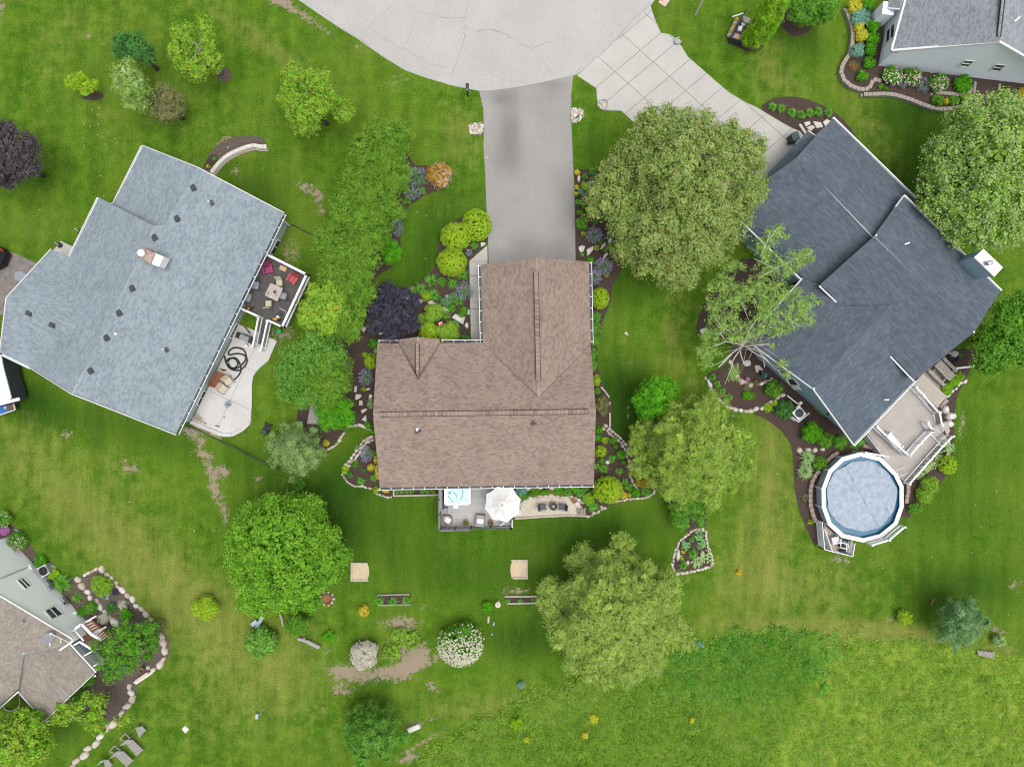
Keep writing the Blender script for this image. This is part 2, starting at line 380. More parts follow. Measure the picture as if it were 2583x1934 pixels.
LM('lf_purple',(.018,.015,.017),(.045,.037,.042),(.095,.075,.078))
LM('lf_redgreen',(.05,.055,.02),(.12,.13,.05),(.22,.17,.10),tip=(.26,.12,.10),tipw=.25)
LM('lf_bluegreen',(.05,.11,.08),(.12,.22,.17),(.22,.33,.27))
LM('lf_variegated',(.12,.18,.06),(.38,.40,.24),(.62,.60,.45),tip=(.60,.42,.32),tipw=.12)
LM('lf_hosta',(.04,.10,.03),(.10,.20,.08),(.20,.30,.14))
LM('lf_hosta_v',(.08,.15,.05),(.25,.32,.12),(.45,.47,.24))
LM('lf_blade',(.02,.075,.008),(.065,.18,.02),(.15,.30,.05))
LM('lf_catmint',(.03,.065,.03),(.08,.13,.062),(.15,.20,.11))
LM('fl_blue',(.11,.10,.24),(.21,.195,.42),(.36,.34,.58))
LM('fl_white',(.62,.60,.52),(.75,.73,.66),(.82,.80,.76))
LM('fl_cream',(.55,.52,.32),(.72,.68,.48),(.80,.77,.62))
LM('fl_pink',(.55,.25,.30),(.70,.42,.46),(.80,.62,.62))
LM('fl_red',(.40,.02,.02),(.55,.04,.05),(.65,.10,.08))
LM('fl_mag',(.35,.02,.22),(.5,.05,.32),(.6,.12,.4))
LM('fl_yellow',(.5,.38,.01),(.65,.52,.02),(.7,.6,.05))
LM('fl_orange',(.6,.16,.02),(.7,.28,.04),(.75,.40,.25))
LM('lf_field',(.03,.075,.008),(.15,.25,.022),(.36,.42,.07),tip=(.36,.36,.16),tipw=.06)
LM('lf_field_d',(.03,.09,.010),(.085,.20,.03),(.17,.31,.06))
LM('lf_dwarfwhite',(.34,.33,.15),(.58,.56,.29),(.78,.74,.45))
# ---------------------------------------------------------------- plants
def unit(v):return v/(np.linalg.norm(v,axis=1,keepdims=True)+1e-9)
def quads(C,N,ln,wd_,T=None):
 n=len(C)
 if T is None:T=rng.normal(size=(n,3))
 T=T-(T*N).sum(1,keepdims=True)*N;T=unit(T);B=np.cross(N,T)
 ln=(ln*rng.uniform(.7,1.3,n))[:,None];wd_=(wd_*rng.uniform(.7,1.3,n))[:,None]
 V=np.stack([C-T*ln*.5,C+B*wd_*.5+N*wd_*.1,C+T*ln*.5,C-B*wd_*.5+N*wd_*.1],1).reshape(-1,3)
 return V,np.arange(n*4).reshape(n,4)
def ellpts(n,lo=-0.25):
 z=rng.uniform(lo,1,n);a=rng.uniform(0,2*math.pi,n);r=np.sqrt(np.maximum(0,1-z*z))
 return np.stack([r*np.cos(a),r*np.sin(a),z],1)
def crown(lobes,leaf,m,parent,dens=34,clump=0.55,per=22,asp=.6,needle=False,up=.45,rnd=.55,lo=-.25,name='crown',flat=0.6,depth=.35,core=1.6):
 dens*=2.1;leaf*=.84;up*=.55;rnd*=.8
 Vs=[];vals=[];lobes=[np.array(l,float)for l in lobes]
 for i,L in enumerate(lobes):
  c,r=L[:3],L[3:6];ar=4*math.pi*((r[0]*r[1])**1.6/3+(r[0]*r[2])**1.6/3+(r[1]*r[2])**1.6/3)**(1/1.6)*(1-lo)/2
  nl=ar*dens;nc=max(3,int(nl/per));D=ellpts(nc,lo);R=1-depth*rng.uniform(0,1,nc)**1.6
  Cc=c+D*r*R[:,None];keep=np.ones(nc,bool)
  for j,K in enumerate(lobes):
   if j!=i:keep&=(((Cc-K[:3])/K[3:6])**2).sum(1)>.55
  Cc,D,R=Cc[keep],D[keep],R[keep];nc=len(Cc)
  if nc==0:continue
  v=np.clip(.25+.75*rng.uniform(0,1,nc)-.5*(1-R)/max(depth,.01)*.6,0,1)  # deeper clumps coloured darker: shade inside the crown painted into leaf tone
  off=rng.normal(size=(nc,per,3));off=off/np.linalg.norm(off,axis=2,keepdims=True)*(rng.uniform(0,1,(nc,per,1))**.5)*clump*rng.uniform(.6,1.25,(nc,1,1));off[:,:,2]*=flat
  C=(Cc[:,None,:]+off).reshape(-1,3);Do=np.repeat(D/r*r.min(),per,0)
  N=unit(Do*(1-up)+np.array([0,0,up])+rng.normal(size=C.shape)*rnd*.6)
  V,_=quads(C,N,leaf,leaf*asp,T=(off.reshape(-1,3)+Do*.3 if needle else None))
  Vs.append(V);vals.append(np.repeat(np.repeat(v,per),4))
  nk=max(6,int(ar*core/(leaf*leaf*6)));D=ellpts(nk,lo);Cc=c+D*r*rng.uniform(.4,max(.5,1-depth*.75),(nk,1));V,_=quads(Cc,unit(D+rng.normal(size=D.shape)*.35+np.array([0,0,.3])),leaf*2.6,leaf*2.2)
  Vs.append(V);vals.append(np.repeat(rng.uniform(.0,.35,nk),4))  # inner fill leaves kept dark, as painted shade between clumps
 V=np.concatenate(Vs);F=np.arange(len(V)).reshape(-1,4)
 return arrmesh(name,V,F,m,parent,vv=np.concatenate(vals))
def trunk(parent,base,top,r,m=None,limbs=(),n=8):
 m=m or M['bark'];b,t=np.array(base),np.array(top);mid=(b+t)/2+np.array([random.uniform(-.1,.1),random.uniform(-.1,.1),0])
 MB().tube([b,b*.8+t*.2,mid,t],[r*1.25,r*.9,r*.6,r*.2],n).build('trunk',m,parent,smooth=True)
 if len(limbs):
  mb=MB()
  for e,st in limbs:
   e=np.array(e);s0=b+(t-b)*st;c=(s0+e)/2+np.array([0,0,.12*np.linalg.norm(e-s0)]);mb.tube([s0,c,e],[r*.34,r*.2,r*.05],6)
  mb.build('limb',m,parent,smooth=True)
def tree(name,label,cat,lobes,m,leaf=.2,z=None,trunk_r=.16,group=None,bark=None,nl=9,base=None,lumpy=True,**kw):
 """lobes: (view, x, y, rx, ry, zc, rz) with x, y, rx, ry in view pixels"""
 L=[]
 for t,x,y,rx,ry,zc,rz in lobes:
  s=VIEW[t][2];p=W(t,x,y,zc);k=(H-zc)/H/30/s;L.append((p[0],p[1],p[2],rx*k,ry*k,rz))
 L0=list(L)
 for l in L0:
  if l[3]>.7 and lumpy:
   for _ in range(int(5+l[3]*1.5)):
    a=random.uniform(0,6.28);e=random.uniform(-.05,.8);q=math.sqrt(max(0,1-e*e));r_=random.uniform(.2,.36)*min(l[3],2.2);L.append((l[0]+l[3]*.93*q*math.cos(a),l[1]+l[4]*.93*q*math.sin(a),l[2]+l[5]*.9*e,r_,r_,r_*.8))
 w=np.array([l[3]*l[4]for l in L]);cx,cy=(np.array([l[:2]for l in L])*w[:,None]).sum(0)/w.sum()
 if base is not None:b=W(*base);cx,cy=b[0],b[1]
 T=thing(name,label,cat,(cx,cy,0),group)
 zt=max(l[2]for l in L)
 limbs=[]
 for l in L0:
  for _ in range(max(1,nl//len(L0))):
   d=ellpts(1,-.1)[0];limbs.append(((l[0]+d[0]*l[3]*.8,l[1]+d[1]*l[4]*.8,l[2]+d[2]*l[5]*.75),random.uniform(.35,.85)))
 trunk(T,(cx,cy,-.05),(cx+.1,cy,zt),trunk_r,bark,limbs)
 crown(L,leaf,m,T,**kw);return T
GR={}
def ball(label,t,x,y,r,m='lf_mid',h=None,ry=None,leaf=.10,dens=130,name='round_shrub',cat='shrub',group=None,z0=0,loose=0.0,flower=None,fn=60,fsize=.08,fside=None,needle=False,lumps=0):
 s=VIEW[t][2];rr=r/s/30;r2=(ry or r)/s/30;h=h or rr*1.25;p=W(t,x,y,h*.55+z0);T=thing(name,label,cat,(p[0],p[1],z0),group)
 L=[(p[0],p[1],z0+h*.45,rr*.93,r2*.93,h*.55)]
 if loose or lumps:
  L[0]=(p[0],p[1],z0+h*.42,rr*.74,r2*.74,h*.5)
  for i in range(lumps or 6):
   a=2*math.pi*(i+random.random()*.7)/(lumps or 6);q=rr*random.uniform(.28,.42);L.append((p[0]+math.cos(a)*rr*.58,p[1]+math.sin(a)*r2*.58,z0+h*random.uniform(.4,.6),q,q,h*.36))
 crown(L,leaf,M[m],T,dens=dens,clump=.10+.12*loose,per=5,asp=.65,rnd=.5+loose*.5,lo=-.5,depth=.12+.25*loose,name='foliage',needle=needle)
 MB().tube([(p[0],p[1],z0-.03),(p[0]+.02,p[1],z0+h*.5)],[.035,.02],6).build('stem',M['bark'],T)
 if flower:
  D=ellpts(fn,.25)
  if fside is not None:D=D[(D[:,0]*fside[0]+D[:,1]*fside[1])>rng.normal(size=len(D))*.35-.2]
  C=np.array(L[0][:3])+D*np.array([rr,r2,h*.6])*rng.uniform(.86,1.04,(len(D),1));N=unit(D+np.array([0,0,.8]));V,F=quads(C,N,fsize,fsize)
  arrmesh('blossoms',V,F,M[flower],T,vv=rng.uniform(0,1,len(V)))
 return T
def bladeset(c,n,ln,w,droop=.5,spread=1.0,hgt=.6):
 V=[];a=rng.uniform(0,2*math.pi,n);L=ln*rng.uniform(.6,1.05,n);Vall=[];vals=[]
 e=rng.uniform(.25,1.0,n)*spread;wv=w*rng.uniform(.7,1.2,n);rv=rng.uniform(0,1,n)
 d=np.stack([np.cos(a),np.sin(a),0*a],1);sd2=np.stack([-np.sin(a),np.cos(a),0*a],1)
 st=[]
 for k,(tt,wf)in enumerate(((0,.7),(.4,1.0),(.75,.8),(1.0,.08))):
  hor=L*e*tt;z=ln*hgt*(1.15-.35*e)*(np.sin(tt*1.9)-droop*tt*tt*e)
  p=np.array(c)+d*hor[:,None]+np.array([0,0,1.0])*z[:,None];st+=[p-sd2*(wv*wf*.5)[:,None],p+sd2*(wv*wf*.5)[:,None]]
 V=np.stack(st,1).reshape(-1,3);base=np.arange(n)[:,None]*8;F=np.concatenate([base+np.array([[0,1,3,2]]),base+np.array([[2,3,5,4]]),base+np.array([[4,5,7,6]])])
 return V,F,np.repeat(rv,8)
def lily(label,t,x,y,r,m='lf_blade',n=110,w=.035,name='daylily_clump',cat='perennial',group=None,z0=0,h=.6,flower=None):
 rr=r/VIEW[t][2]/30;p=W(t,x,y,z0+.15);T=thing(name,label,cat,(p[0],p[1],z0),group)
 V,F,vv=bladeset((p[0],p[1],z0),n,rr*1.05,w,hgt=h/max(rr,.2)*.8);arrmesh('blades',V,F,M[m],T,vv=vv)
 if flower:
  k=26;a=rng.uniform(0,6.28,k);q=rr*rng.uniform(.2,.9,k);C=np.stack([p[0]+q*np.cos(a),p[1]+q*np.sin(a),np.full(k,z0+h*.8)],1)
  V,F=quads(C,unit(rng.normal(size=(k,3))*.4+np.array([0,0,1])),.07,.07);arrmesh('blossoms',V,F,M[flower],T,vv=rng.uniform(0,1,len(V)))
 return T
def catmint(label,t,x,y,r,group=None,ry=None,n=220,z0=0):
 s=VIEW[t][2];rr=r/s/30;r2=(ry or r)/s/30;p=W(t,x,y,z0+.3);T=thing('catmint_clump',label,'perennial',(p[0],p[1],z0),group)
 crown([(p[0],p[1],z0+.22,rr*.8,r2*.8,.3)],.08,M['lf_catmint'],T,dens=150,clump=.12,per=6,name='foliage',lo=-.2)
 a=rng.uniform(0,6.28,n);q=rng.uniform(.1,1,n)**.5;D=np.stack([np.cos(a)*rr*q,np.sin(a)*r2*q,.22+.38*(1-q*q*.7)],1);C=np.array([p[0],p[1],z0])+D
 out=np.stack([np.cos(a),np.sin(a),.7+0*a],1);N=unit(np.cross(out,rng.normal(size=(n,3))));V,F=quads(C,N,.26,.05,T=out)
 arrmesh('flower_spikes',V,F,M['fl_blue'],T,vv=rng.uniform(0,1,len(V)));return T
def hosta(label,t,x,y,r,m='lf_hosta',n=60,group=None,z0=0,name='hosta_clump'):
 rr=r/VIEW[t][2]/30;p=W(t,x,y,z0+.2);T=thing(name,label,'perennial',(p[0],p[1],z0),group);a=rng.uniform(0,6.28,n);q=rr*rng.uniform(.15,.85,n)
 C=np.stack([p[0]+q*np.cos(a),p[1]+q*np.sin(a),z0+.35-.22*(q/rr)],1);N=unit(np.stack([np.cos(a)*.5,np.sin(a)*.5,1+0*a],1)+rng.normal(size=(n,3))*.12)
 V,F=quads(C,N,.2,.13,T=np.stack([np.cos(a),np.sin(a),0*a],1));arrmesh('leaves',V,F,M[m],T,vv=np.repeat(rng.uniform(0,1,n),4));return T
# ---------------------------------------------------------------- ground: one sheet to the horizon, finer where the lawns are looked at
gx=np.concatenate([-np.geomspace(500,52,9),np.linspace(-50,50,334),np.geomspace(52,500,9)])
gy=np.concatenate([-np.geomspace(500,42,9),np.linspace(-40,40,267),np.geomspace(42,500,9)])
GX,GY=np.meshgrid(gx,gy);PX=GX*30+1291.5;PY=967-GY*30
def field(bl,X,Y):
 out=np.zeros_like(X)
 for x,y,rx,ry,an,w in bl:
  a=math.radians(an);dx,dy=X-x,Y-y;u=(dx*math.cos(a)+dy*math.sin(a))/rx;v=(-dx*math.sin(a)+dy*math.cos(a))/ry
  out+=w*np.exp(-(u*u+v*v)*.9)
 return out
DRY=[(270,1340,430,95,41,.85),(520,1560,240,110,35,.45),(560,1790,260,150,0,.4),(330,1180,110,40,35,.35),(60,1130,60,50,0,.25),(690,130,170,22,33,.5),(610,60,220,30,33,.35),
(130,160,60,120,30,.3),(250,300,90,40,50,.3),(430,250,120,90,0,.2),(600,370,120,50,20,.3),(100,560,60,60,0,.2),(1170,350,70,90,0,.45),(1150,300,60,60,0,.2),(1140,480,35,110,5,.2),
(1950,1150,60,200,0,.65),(1905,1380,90,170,20,.6),(2080,1585,300,28,2,.95),(1960,1480,160,60,0,.5),(2240,1600,200,30,3,.7),(2500,1640,90,20,5,.6),(1700,830,35,170,8,.55),(1750,960,20,70,-30,.6),
(1930,150,60,90,0,.55),(1990,210,60,30,30,.5),(2175,300,40,110,-30,.5),(2240,400,50,80,-35,.3),(1700,170,40,60,0,.4),(2120,1480,140,60,0,.35),(1560,1370,80,60,0,.1),(1500,1740,260,30,-10,.55),
(1200,1780,180,30,-10,.5),(1380,1560,50,40,0,.35),(2280,1250,40,90,40,.3),(1000,1640,80,60,0,.3),(770,1620,60,120,30,.35),(700,1240,50,40,0,.4),(850,640,40,40,0,.3),(1530,880,60,40,0,.12),(1580,900,30,80,0,.15),(240,60,200,60,0,.3)]
LUSH_SHADE=[(1100,600,70,140,20,.75),(1050,730,80,60,0,.4),(1570,1050,70,140,10,1.0),(1500,1330,200,60,0,.75),(900,1330,230,110,0,.7),(1250,1450,260,70,0,.55),(1330,1610,110,60,0,.9),(760,1300,90,90,0,.8),  # darker grass: lush patches, plus tree shade painted into the lawn colour
(870,1210,60,120,30,.7),(2430,1480,160,70,0,.85),(2330,270,150,60,-10,.9),(2020,110,70,50,0,.7),(2280,450,120,90,40,.6),(60,1010,90,60,30,.8),(190,1060,170,50,25,.5),(640,480,70,60,0,.7),(700,560,50,50,0,.3),
(1560,730,90,60,0,.55),(1800,740,50,60,0,.3),(2450,1150,150,120,0,.4),(2350,1300,200,60,10,.35),(640,1150,60,50,0,.35),(420,1110,160,40,22,.45),(1750,440,60,60,0,.3),(1490,370,40,60,0,.5),(540,520,60,20,30,.3),
(200,1730,60,60,0,.0),(300,1650,120,50,0,.1),(170,1840,60,50,0,.6),(900,1640,60,30,0,.3),(1620,1560,60,100,0,.4),(1540,980,60,100,0,.5),(2350,1560,60,30,0,.3),(640,1480,60,50,0,.5),(220,170,60,40,0,.2),(950,1180,60,50,0,.5)]
DIRT=[(774,474,26,11,20,1.3),(803,501,14,18,0,1.1),(812,533,11,9,0,1.1),(168,1094,13,11,0,1.1),(225,1099,10,5,0,.8),(330,1183,24,9,0,1.2),(312,1166,12,8,0,.9),(469,1087,13,8,0,1.2),(490,1095,18,14,40,1.2),
(507,1120,9,22,10,1.1),(520,1147,22,10,10,1.1),(483,1143,9,5,0,.9),(528,1180,10,28,-20,1.1),(536,1215,8,26,-10,1.1),(545,1245,9,26,0,1.1),(566,1290,10,34,-8,1.1),(560,1185,20,12,20,1.0),(566,1195,10,15,0,.9),(526,1232,7,8,0,.9),(548,1335,14,6,0,.7),
(651,1209,14,8,0,1.1),(731,638,24,36,20,.8),(700,700,50,40,0,.45),(690,850,30,30,0,.7),(727,835,16,22,0,.7),(1010,1570,46,17,0,1.2),(1040,1680,52,20,-35,1.3),(970,1695,50,16,-10,1.2),(880,1700,50,22,10,1.1),(860,1740,30,14,10,1.0),(1020,1640,24,40,0,.9),(1060,1640,20,30,0,.8),(870,1690,40,14,0,.7),
(1095,1665,30,7,-25,.8),(765,155,50,9,35,.0),(725,15,40,12,36,1.1),(775,45,34,8,38,.9),(820,75,40,5,38,.9),(905,120,26,6,38,.8),(700,5,30,9,0,1.0),(1309,1490,40,9,0,.9),(1274,1508,6,20,0,.5),(1030,1912,26,12,-20,1.2),(1070,1870,60,7,-30,.9),(1050,1826,26,9,-20,.9),
(2560,1475,16,16,0,.9),(2100,1535,16,6,0,.8),(2115,1408,16,9,0,1.0),(2135,1420,18,9,0,.7),(2512,1590,30,10,20,.9),(2550,1640,30,8,10,.7),(1735,1460,12,6,0,.7),(1850,1045,9,9,0,.9),(2395,1110,5,26,10,.7),(2425,1085,10,30,10,.6),(2430,1050,5,40,10,.5),
(2312,345,7,7,0,.8),(570,350,26,12,-30,.9),(500,410,12,12,0,.6),(595,432,12,16,0,.8),(563,400,40,7,-35,.8),(925,1620,9,14,0,.7),(830,1640,12,8,0,.6),(820,1790,16,12,0,.6),(1090,1730,24,14,40,.8),(1068,1530,16,6,0,.8),(1440,865,0.1,.1,0,0),(222,90,8,8,0,.5),(155,20,10,8,0,.4),(100,205,14,10,0,.4),(220,90,10,9,0,.4),(3,10,14,40,0,.8),
(2300,1050,4,4,0,.5),(1010,195,26,5,20,.8),(990,210,16,4,0,.7),(945,125,16,5,38,.7),(150,485,8,8,0,.4),(1625,12,5,10,0,.4),(2260,1560,30,18,0,.5),(1585,1040,4,20,0,.6),(1170,1788,14,9,0,.6),(1093,1811,10,6,0,.8),(1765,1625,8,9,0,.7),(640,1620,10,6,0,.6),(780,1632,12,9,0,.5),
(1535,905,6,6,0,.4)]
FIELD=[(2330,1800,330,190,-3,1.6),(2300,1680,300,60,5,1.0),(2060,1900,200,70,0,1.4),(2583,1850,120,140,0,1.2)]
dry,lush_shade,dirt,fld=[field(b,PX,PY)for b in(DRY,LUSH_SHADE,DIRT,FIELD)]
fld*=1/(1+np.exp(-(PY-(1625+np.maximum(0,PX-2300)*.12))/7))
gv=np.stack([GX.ravel(),GY.ravel(),np.zeros(GX.size)],1)
ny,nx=GX.shape;ii=np.arange(ny-1)[:,None]*nx+np.arange(nx-1)[None,:];gf=np.stack([ii,ii+1,ii+nx+1,ii+nx],2).reshape(-1,4)
m=bpy.data.materials.new('lawn');m.use_nodes=True;n=m.node_tree.nodes;l=m.node_tree.links;b=n['Principled BSDF']
b.inputs['Roughness'].default_value=1;b.inputs['Specular IOR Level'].default_value=.03
tc=n.new('ShaderNodeTexCoord')
def noise(sc_,det=6,rough=.6,vec=None,stretch=None,rot=0):
 z=n.new('ShaderNodeTexNoise');z.inputs['Scale'].default_value=sc_;z.inputs['Detail'].default_value=det;z.inputs['Roughness'].default_value=rough
 mp=n.new('ShaderNodeMapping');l.new(tc.outputs['Object'],mp.inputs[0]);mp.inputs['Rotation'].default_value=(0,0,rot)
 if stretch:mp.inputs['Scale'].default_value=stretch
 l.new(mp.outputs[0],z.inputs['Vector']);return z.outputs[0]
def rng_(x,a,b_,c=0,d=1):
 r=n.new('ShaderNodeMapRange');r.inputs[1].default_value=a;r.inputs[2].default_value=b_;r.inputs[3].default_value=c;r.inputs[4].default_value=d;l.new(x,r.inputs[0]);return r.outputs[0]
def mixc(f,a,b_,mode='MIX'):
 x=n.new('ShaderNodeMix');x.data_type='RGBA';x.blend_type=mode
 for s_,v in((0,f),(6,a),(7,b_)):
  if isinstance(v,tuple):x.inputs[s_].default_value=v+(1,)
  elif isinstance(v,(int,float)):x.inputs[s_].default_value=v
  else:l.new(v,x.inputs[s_])
 return x.outputs[2]
def mth(op,a,b_=0.0):
 x=n.new('ShaderNodeMath');x.operation=op
 for s_,v in((0,a),(1,b_)):
  if isinstance(v,(int,float)):x.inputs[s_].default_value=v
  else:l.new(v,x.inputs[s_])
 return x.outputs[0]
def att(k):
 a=n.new('ShaderNodeAttribute');a.attribute_name=k;return a.outputs['Fac']
fine=noise(9,10,.75);mid=noise(.9,8,.65);big=noise(.13,5,.55);grain=noise(26,6,.8);streak=noise(1.0,5,.6,stretch=(3.2,.5,1),rot=-.8)
base=mixc(rng_(mid,.38,.62),(.047,.125,.009),(.10,.195,.015))
base=mixc(mth('MULTIPLY',rng_(big,.42,.66),.7),base,(.115,.190,.020))
base=mixc(rng_(mth('ADD',att('lush_shade'),mth('MULTIPLY',mth('SUBTRACT',mid,.5),1.2)),.1,1.0),base,(.030,.082,.008))  # lush grass and painted tree shade both darken the colour here
dr=mth('ADD',att('dry'),mth('ADD',mth('MULTIPLY',mth('SUBTRACT',mid,.5),1.8),mth('MULTIPLY',mth('SUBTRACT',streak,.5),1.3)))
base=mixc(mth('MULTIPLY',rng_(dr,.22,1.1),.8),base,(.20,.225,.05))
base=mixc(mth('MULTIPLY',rng_(mth('ADD',att('field'),mth('SUBTRACT',mid,.5)),.3,.9),.85),base,mixc(rng_(noise(.8,5,.7,stretch=(.25,3,1)),.38,.62),(.17,.27,.028),(.235,.32,.045)))
base=mixc(1.0,base,mixc(rng_(fine,.36,.64),(.55,.60,.5),(1.50,1.42,1.6)),'MULTIPLY')
base=mixc(1.0,base,mixc(rng_(grain,.38,.62),(.58,.62,.5),(1.45,1.40,1.6)),'MULTIPLY')
base=mixc(1.0,base,mixc(rng_(noise(.35,6,.65,stretch=(2.6,.35,1),rot=-.8),.36,.64),(.70,.70,.66),(.97,.92,.92)),'MULTIPLY')
di=mth('ADD',att('dirt'),mth('ADD',mth('MULTIPLY',mth('SUBTRACT',fine,.5),3.6),mth('MULTIPLY',mth('SUBTRACT',noise(2.6,8,.7),.5),5.0)))
dc=mixc(rng_(grain,.35,.65),(.31,.25,.18),(.17,.135,.098))
base=mixc(mth('MULTIPLY',rng_(di,.55,1.0),rng_(att('dirt'),.1,.4)),base,dc)
l.new(base,b.inputs['Base Color'])
bp=n.new('ShaderNodeBump');bp.inputs['Strength'].default_value=.8;bp.inputs['Distance'].default_value=.06
l.new(mth('ADD',mth('MULTIPLY',fine,.7),mth('MULTIPLY',grain,.5)),bp.inputs['Height']);l.new(bp.outputs[0],b.inputs['Normal'])
M['lawn']=m
g=arrmesh('ground',gv,gf,m,None,attrs=dict(dry=dry.ravel(),lush_shade=lush_shade.ravel(),dirt=dirt.ravel(),field=fld.ravel()));tag(g,kind='structure')
NOGRASS=[]
def sheet(name,pts,mt,z=.004,label=None,nog=True,kind='structure',parent=None):
 xy=[(p[0],p[1])for p in pts]
 if nog:NOGRASS.append(xy)
 from mathutils.geometry import tessellate_polygon
 mb=MB();tri=tessellate_polygon([[Vector((x,y,0))for x,y in xy]])
 mb.add([(x,y,z)for x,y in xy],[t if(Vector(xy[t[1]])-Vector(xy[t[0]])).cross(Vector(xy[t[2]])-Vector(xy[t[0]]))>0 else t[::-1]for t in tri])
 o=mb.build(name,mt,parent)
 if parent is None:tag(o,kind=kind)
 return o
def smooth(pts,k=2):
 for _ in range(k):
  q=[];n_=len(pts)
  for i in range(n_):
   a,b_=np.array(pts[i]),np.array(pts[(i+1)%n_]);q+=[tuple(a*.75+b_*.25),tuple(a*.25+b_*.75)]
  pts=q
 return pts
# ---------------------------------------------------------------- cul-de-sac, driveways, walk
def asphalt(name,c1,c2,crack=True,stains=False):
 global n,l,tc
 m=bpy.data.materials.new(name);m.use_nodes=True;n=m.node_tree.nodes;l=m.node_tree.links;b=n['Principled BSDF'];tc=n.new('ShaderNodeTexCoord')
 b.inputs['Roughness'].default_value=.93;b.inputs['Specular IOR Level'].default_value=.2
 base=mixc(rng_(noise(.25,6,.6),.35,.65),c1,c2)
 base=mixc(1.0,base,mixc(rng_(noise(5.5,8,.95),.38,.62),(.86,.86,.85),(1.12,1.12,1.12)),'MULTIPLY')
 base=mixc(1.0,base,mixc(rng_(noise(.8,4,.6,stretch=(4,.4,1)),.3,.7),(.975,.975,.975),(1.02,1.02,1.02)),'MULTIPLY')
 if stains:
  st=att('stain');base=mixc(mth('MULTIPLY',rng_(st,0,1),.5),base,(.085,.080,.080))
 l.new(base,b.inputs['Base Color']);return m
M['road']=asphalt('worn_asphalt',(.36,.35,.333),(.325,.316,.302));M['drive']=asphalt('driveway_asphalt',(.27,.258,.245),(.235,.225,.214),stains=True)
M['crack']=mat('crack_line',(.27,.262,.25),.95,var=.3)
redge=[(700,-60),(752,0),(803,35),(860,73),(901,98),(965,143),(1022,178),(1075,197),(1139,216),(1209,230),(1280,226),(1350,214),(1410,200),(1455,188),(1485,166),(1517,138),(1545,112),(1571,87),(1608,50),(1641,16),(1652,0),(1700,-120),(1720,-260),(1680,-420),(1560,-560),(1400,-640),(1200,-670),(1000,-640),(820,-540),(700,-400),(660,-230)]
sheet('road',[PW(p)for p in redge],M['road'],.006)
def jag(pts,amp=2.2,sub=7):
 out=[]
 for i in range(len(pts)-1):
  a,b_=np.array(pts[i]),np.array(pts[i+1])
  for k in range(sub):
   t=k/sub;out.append(a+(b_-a)*t+rng.normal(size=2)*amp*(0 if k==0 else 1))
 return out+[np.array(pts[-1])]
def ribbon(mb,pts,w,z):
 P_=[np.array(PW(p)[:2])for p in pts];Ls=[];
 for i,p in enumerate(P_):
  d=P_[min(i+1,len(P_)-1)]-P_[max(i-1,0)];d=d/(np.linalg.norm(d)+1e-9);e=np.array([-d[1],d[0]])*w*random.uniform(.4,1.3)/2;Ls+=[tuple(p+e)+(z,),tuple(p-e)+(z,)]
 mb.add(Ls,[(2*i,2*i+1,2*i+3,2*i+2)for i in range(len(P_)-1)])
RD=bpy.data.objects['road'];mb=MB()
for t,pts,w in[('B1',[(1845,0),(1805,130),(1812,240),(1790,360),(1740,480),(1700,620)],.055),('B1',[(1430,100),(1560,120),(1690,145),(1800,140)],.04),('B1',[(1812,225),(1900,250),(2010,235),(2200,300)],.035),
('C1',[(0,250),(60,236),(200,260),(330,320),(380,370),(470,392),(560,335),(740,310)],.04),('C1',[(500,400),(560,520),(600,600)],.03),('B1',[(1400,110),(1390,240),(1340,350)],.028),('B1',[(560,20),(620,60),(740,140),(820,220),(1000,330),(1130,430)],.035),
('B1',[(1050,230),(1200,330),(1330,400),(1500,500),(1680,550)],.025),('B1',[(780,0),(760,60),(730,110)],.025),('B1',[(1240,40),(1160,110),(1080,180),(1040,240)],.022),('B1',[(1840,370),(1770,450)],.02),('C1',[(1400,30),(1280,130),(1170,260),(1000,430),(800,580)],.05),('C1',[(180,720),(420,705),(600,670),(750,620)],.06),('C1',[(900,200),(1000,160)],.02),('B1',[(1500,600),(1640,600),(1800,560)],.02)]:
 ribbon(mb,jag([px(t,x,y)for x,y in pts]),w*.75,.0085)
o=mb.build('crack_lines',M['crack'],RD);o['kind']='stuff'
dl=[(1209,231),(1213,250),(1219,275),(1220,320),(1220,380),(1224,440),(1227,520),(1231,600),(1233,670)];dr_=[(1446,189),(1441,240),(1441,300),(1444,380),(1447,440),(1450,520),(1455,600),(1459,670)]
def interp(ed,y):return float(np.interp(y,[p[1]for p in ed],[p[0]for p in ed]))
ys=np.linspace(0,1,70);V=[];st=[]
STAIN=[(1262,245,26,20,0,.7),(1275,330,30,90,0,.55),(1287,340,24,70,0,.45),(1270,410,45,50,0,.35),(1400,215,40,22,0,.5),(1360,212,50,12,0,.3),(1325,440,20,30,0,.12),(1400,620,45,22,0,.5),(1316,615,30,22,0,.45),(1300,300,14,120,0,.25),(1355,250,100,16,0,.2),(1270,640,60,12,0,.3),(1420,640,40,20,0,.3)]
for t in ys:
 for s_ in np.linspace(0,1,30):
  top=231+(189-231)*s_+6*math.sin(s_*3.1);y=top+(672-top)*t;x=interp(dl,y)*(1-s_)+interp(dr_,y)*s_;V.append(PW((x,y),.009));st.append(float(field(STAIN,np.array([x]),np.array([y]))[0]))
ii=np.arange(69)[:,None]*30+np.arange(29)[None,:];F=np.stack([ii,ii+30,ii+31,ii+1],2).reshape(-1,4)
o=arrmesh('asphalt_driveway',V,F,M['drive'],None,attrs=dict(stain=st));tag(o,kind='structure')
NOGRASS.append([PW(p)[:2]for p in dl]+[PW(p)[:2]for p in dr_[::-1]])
CD=thing('concrete_driveway',None,None,W('C1',1500,600));tag(CD,kind='structure')
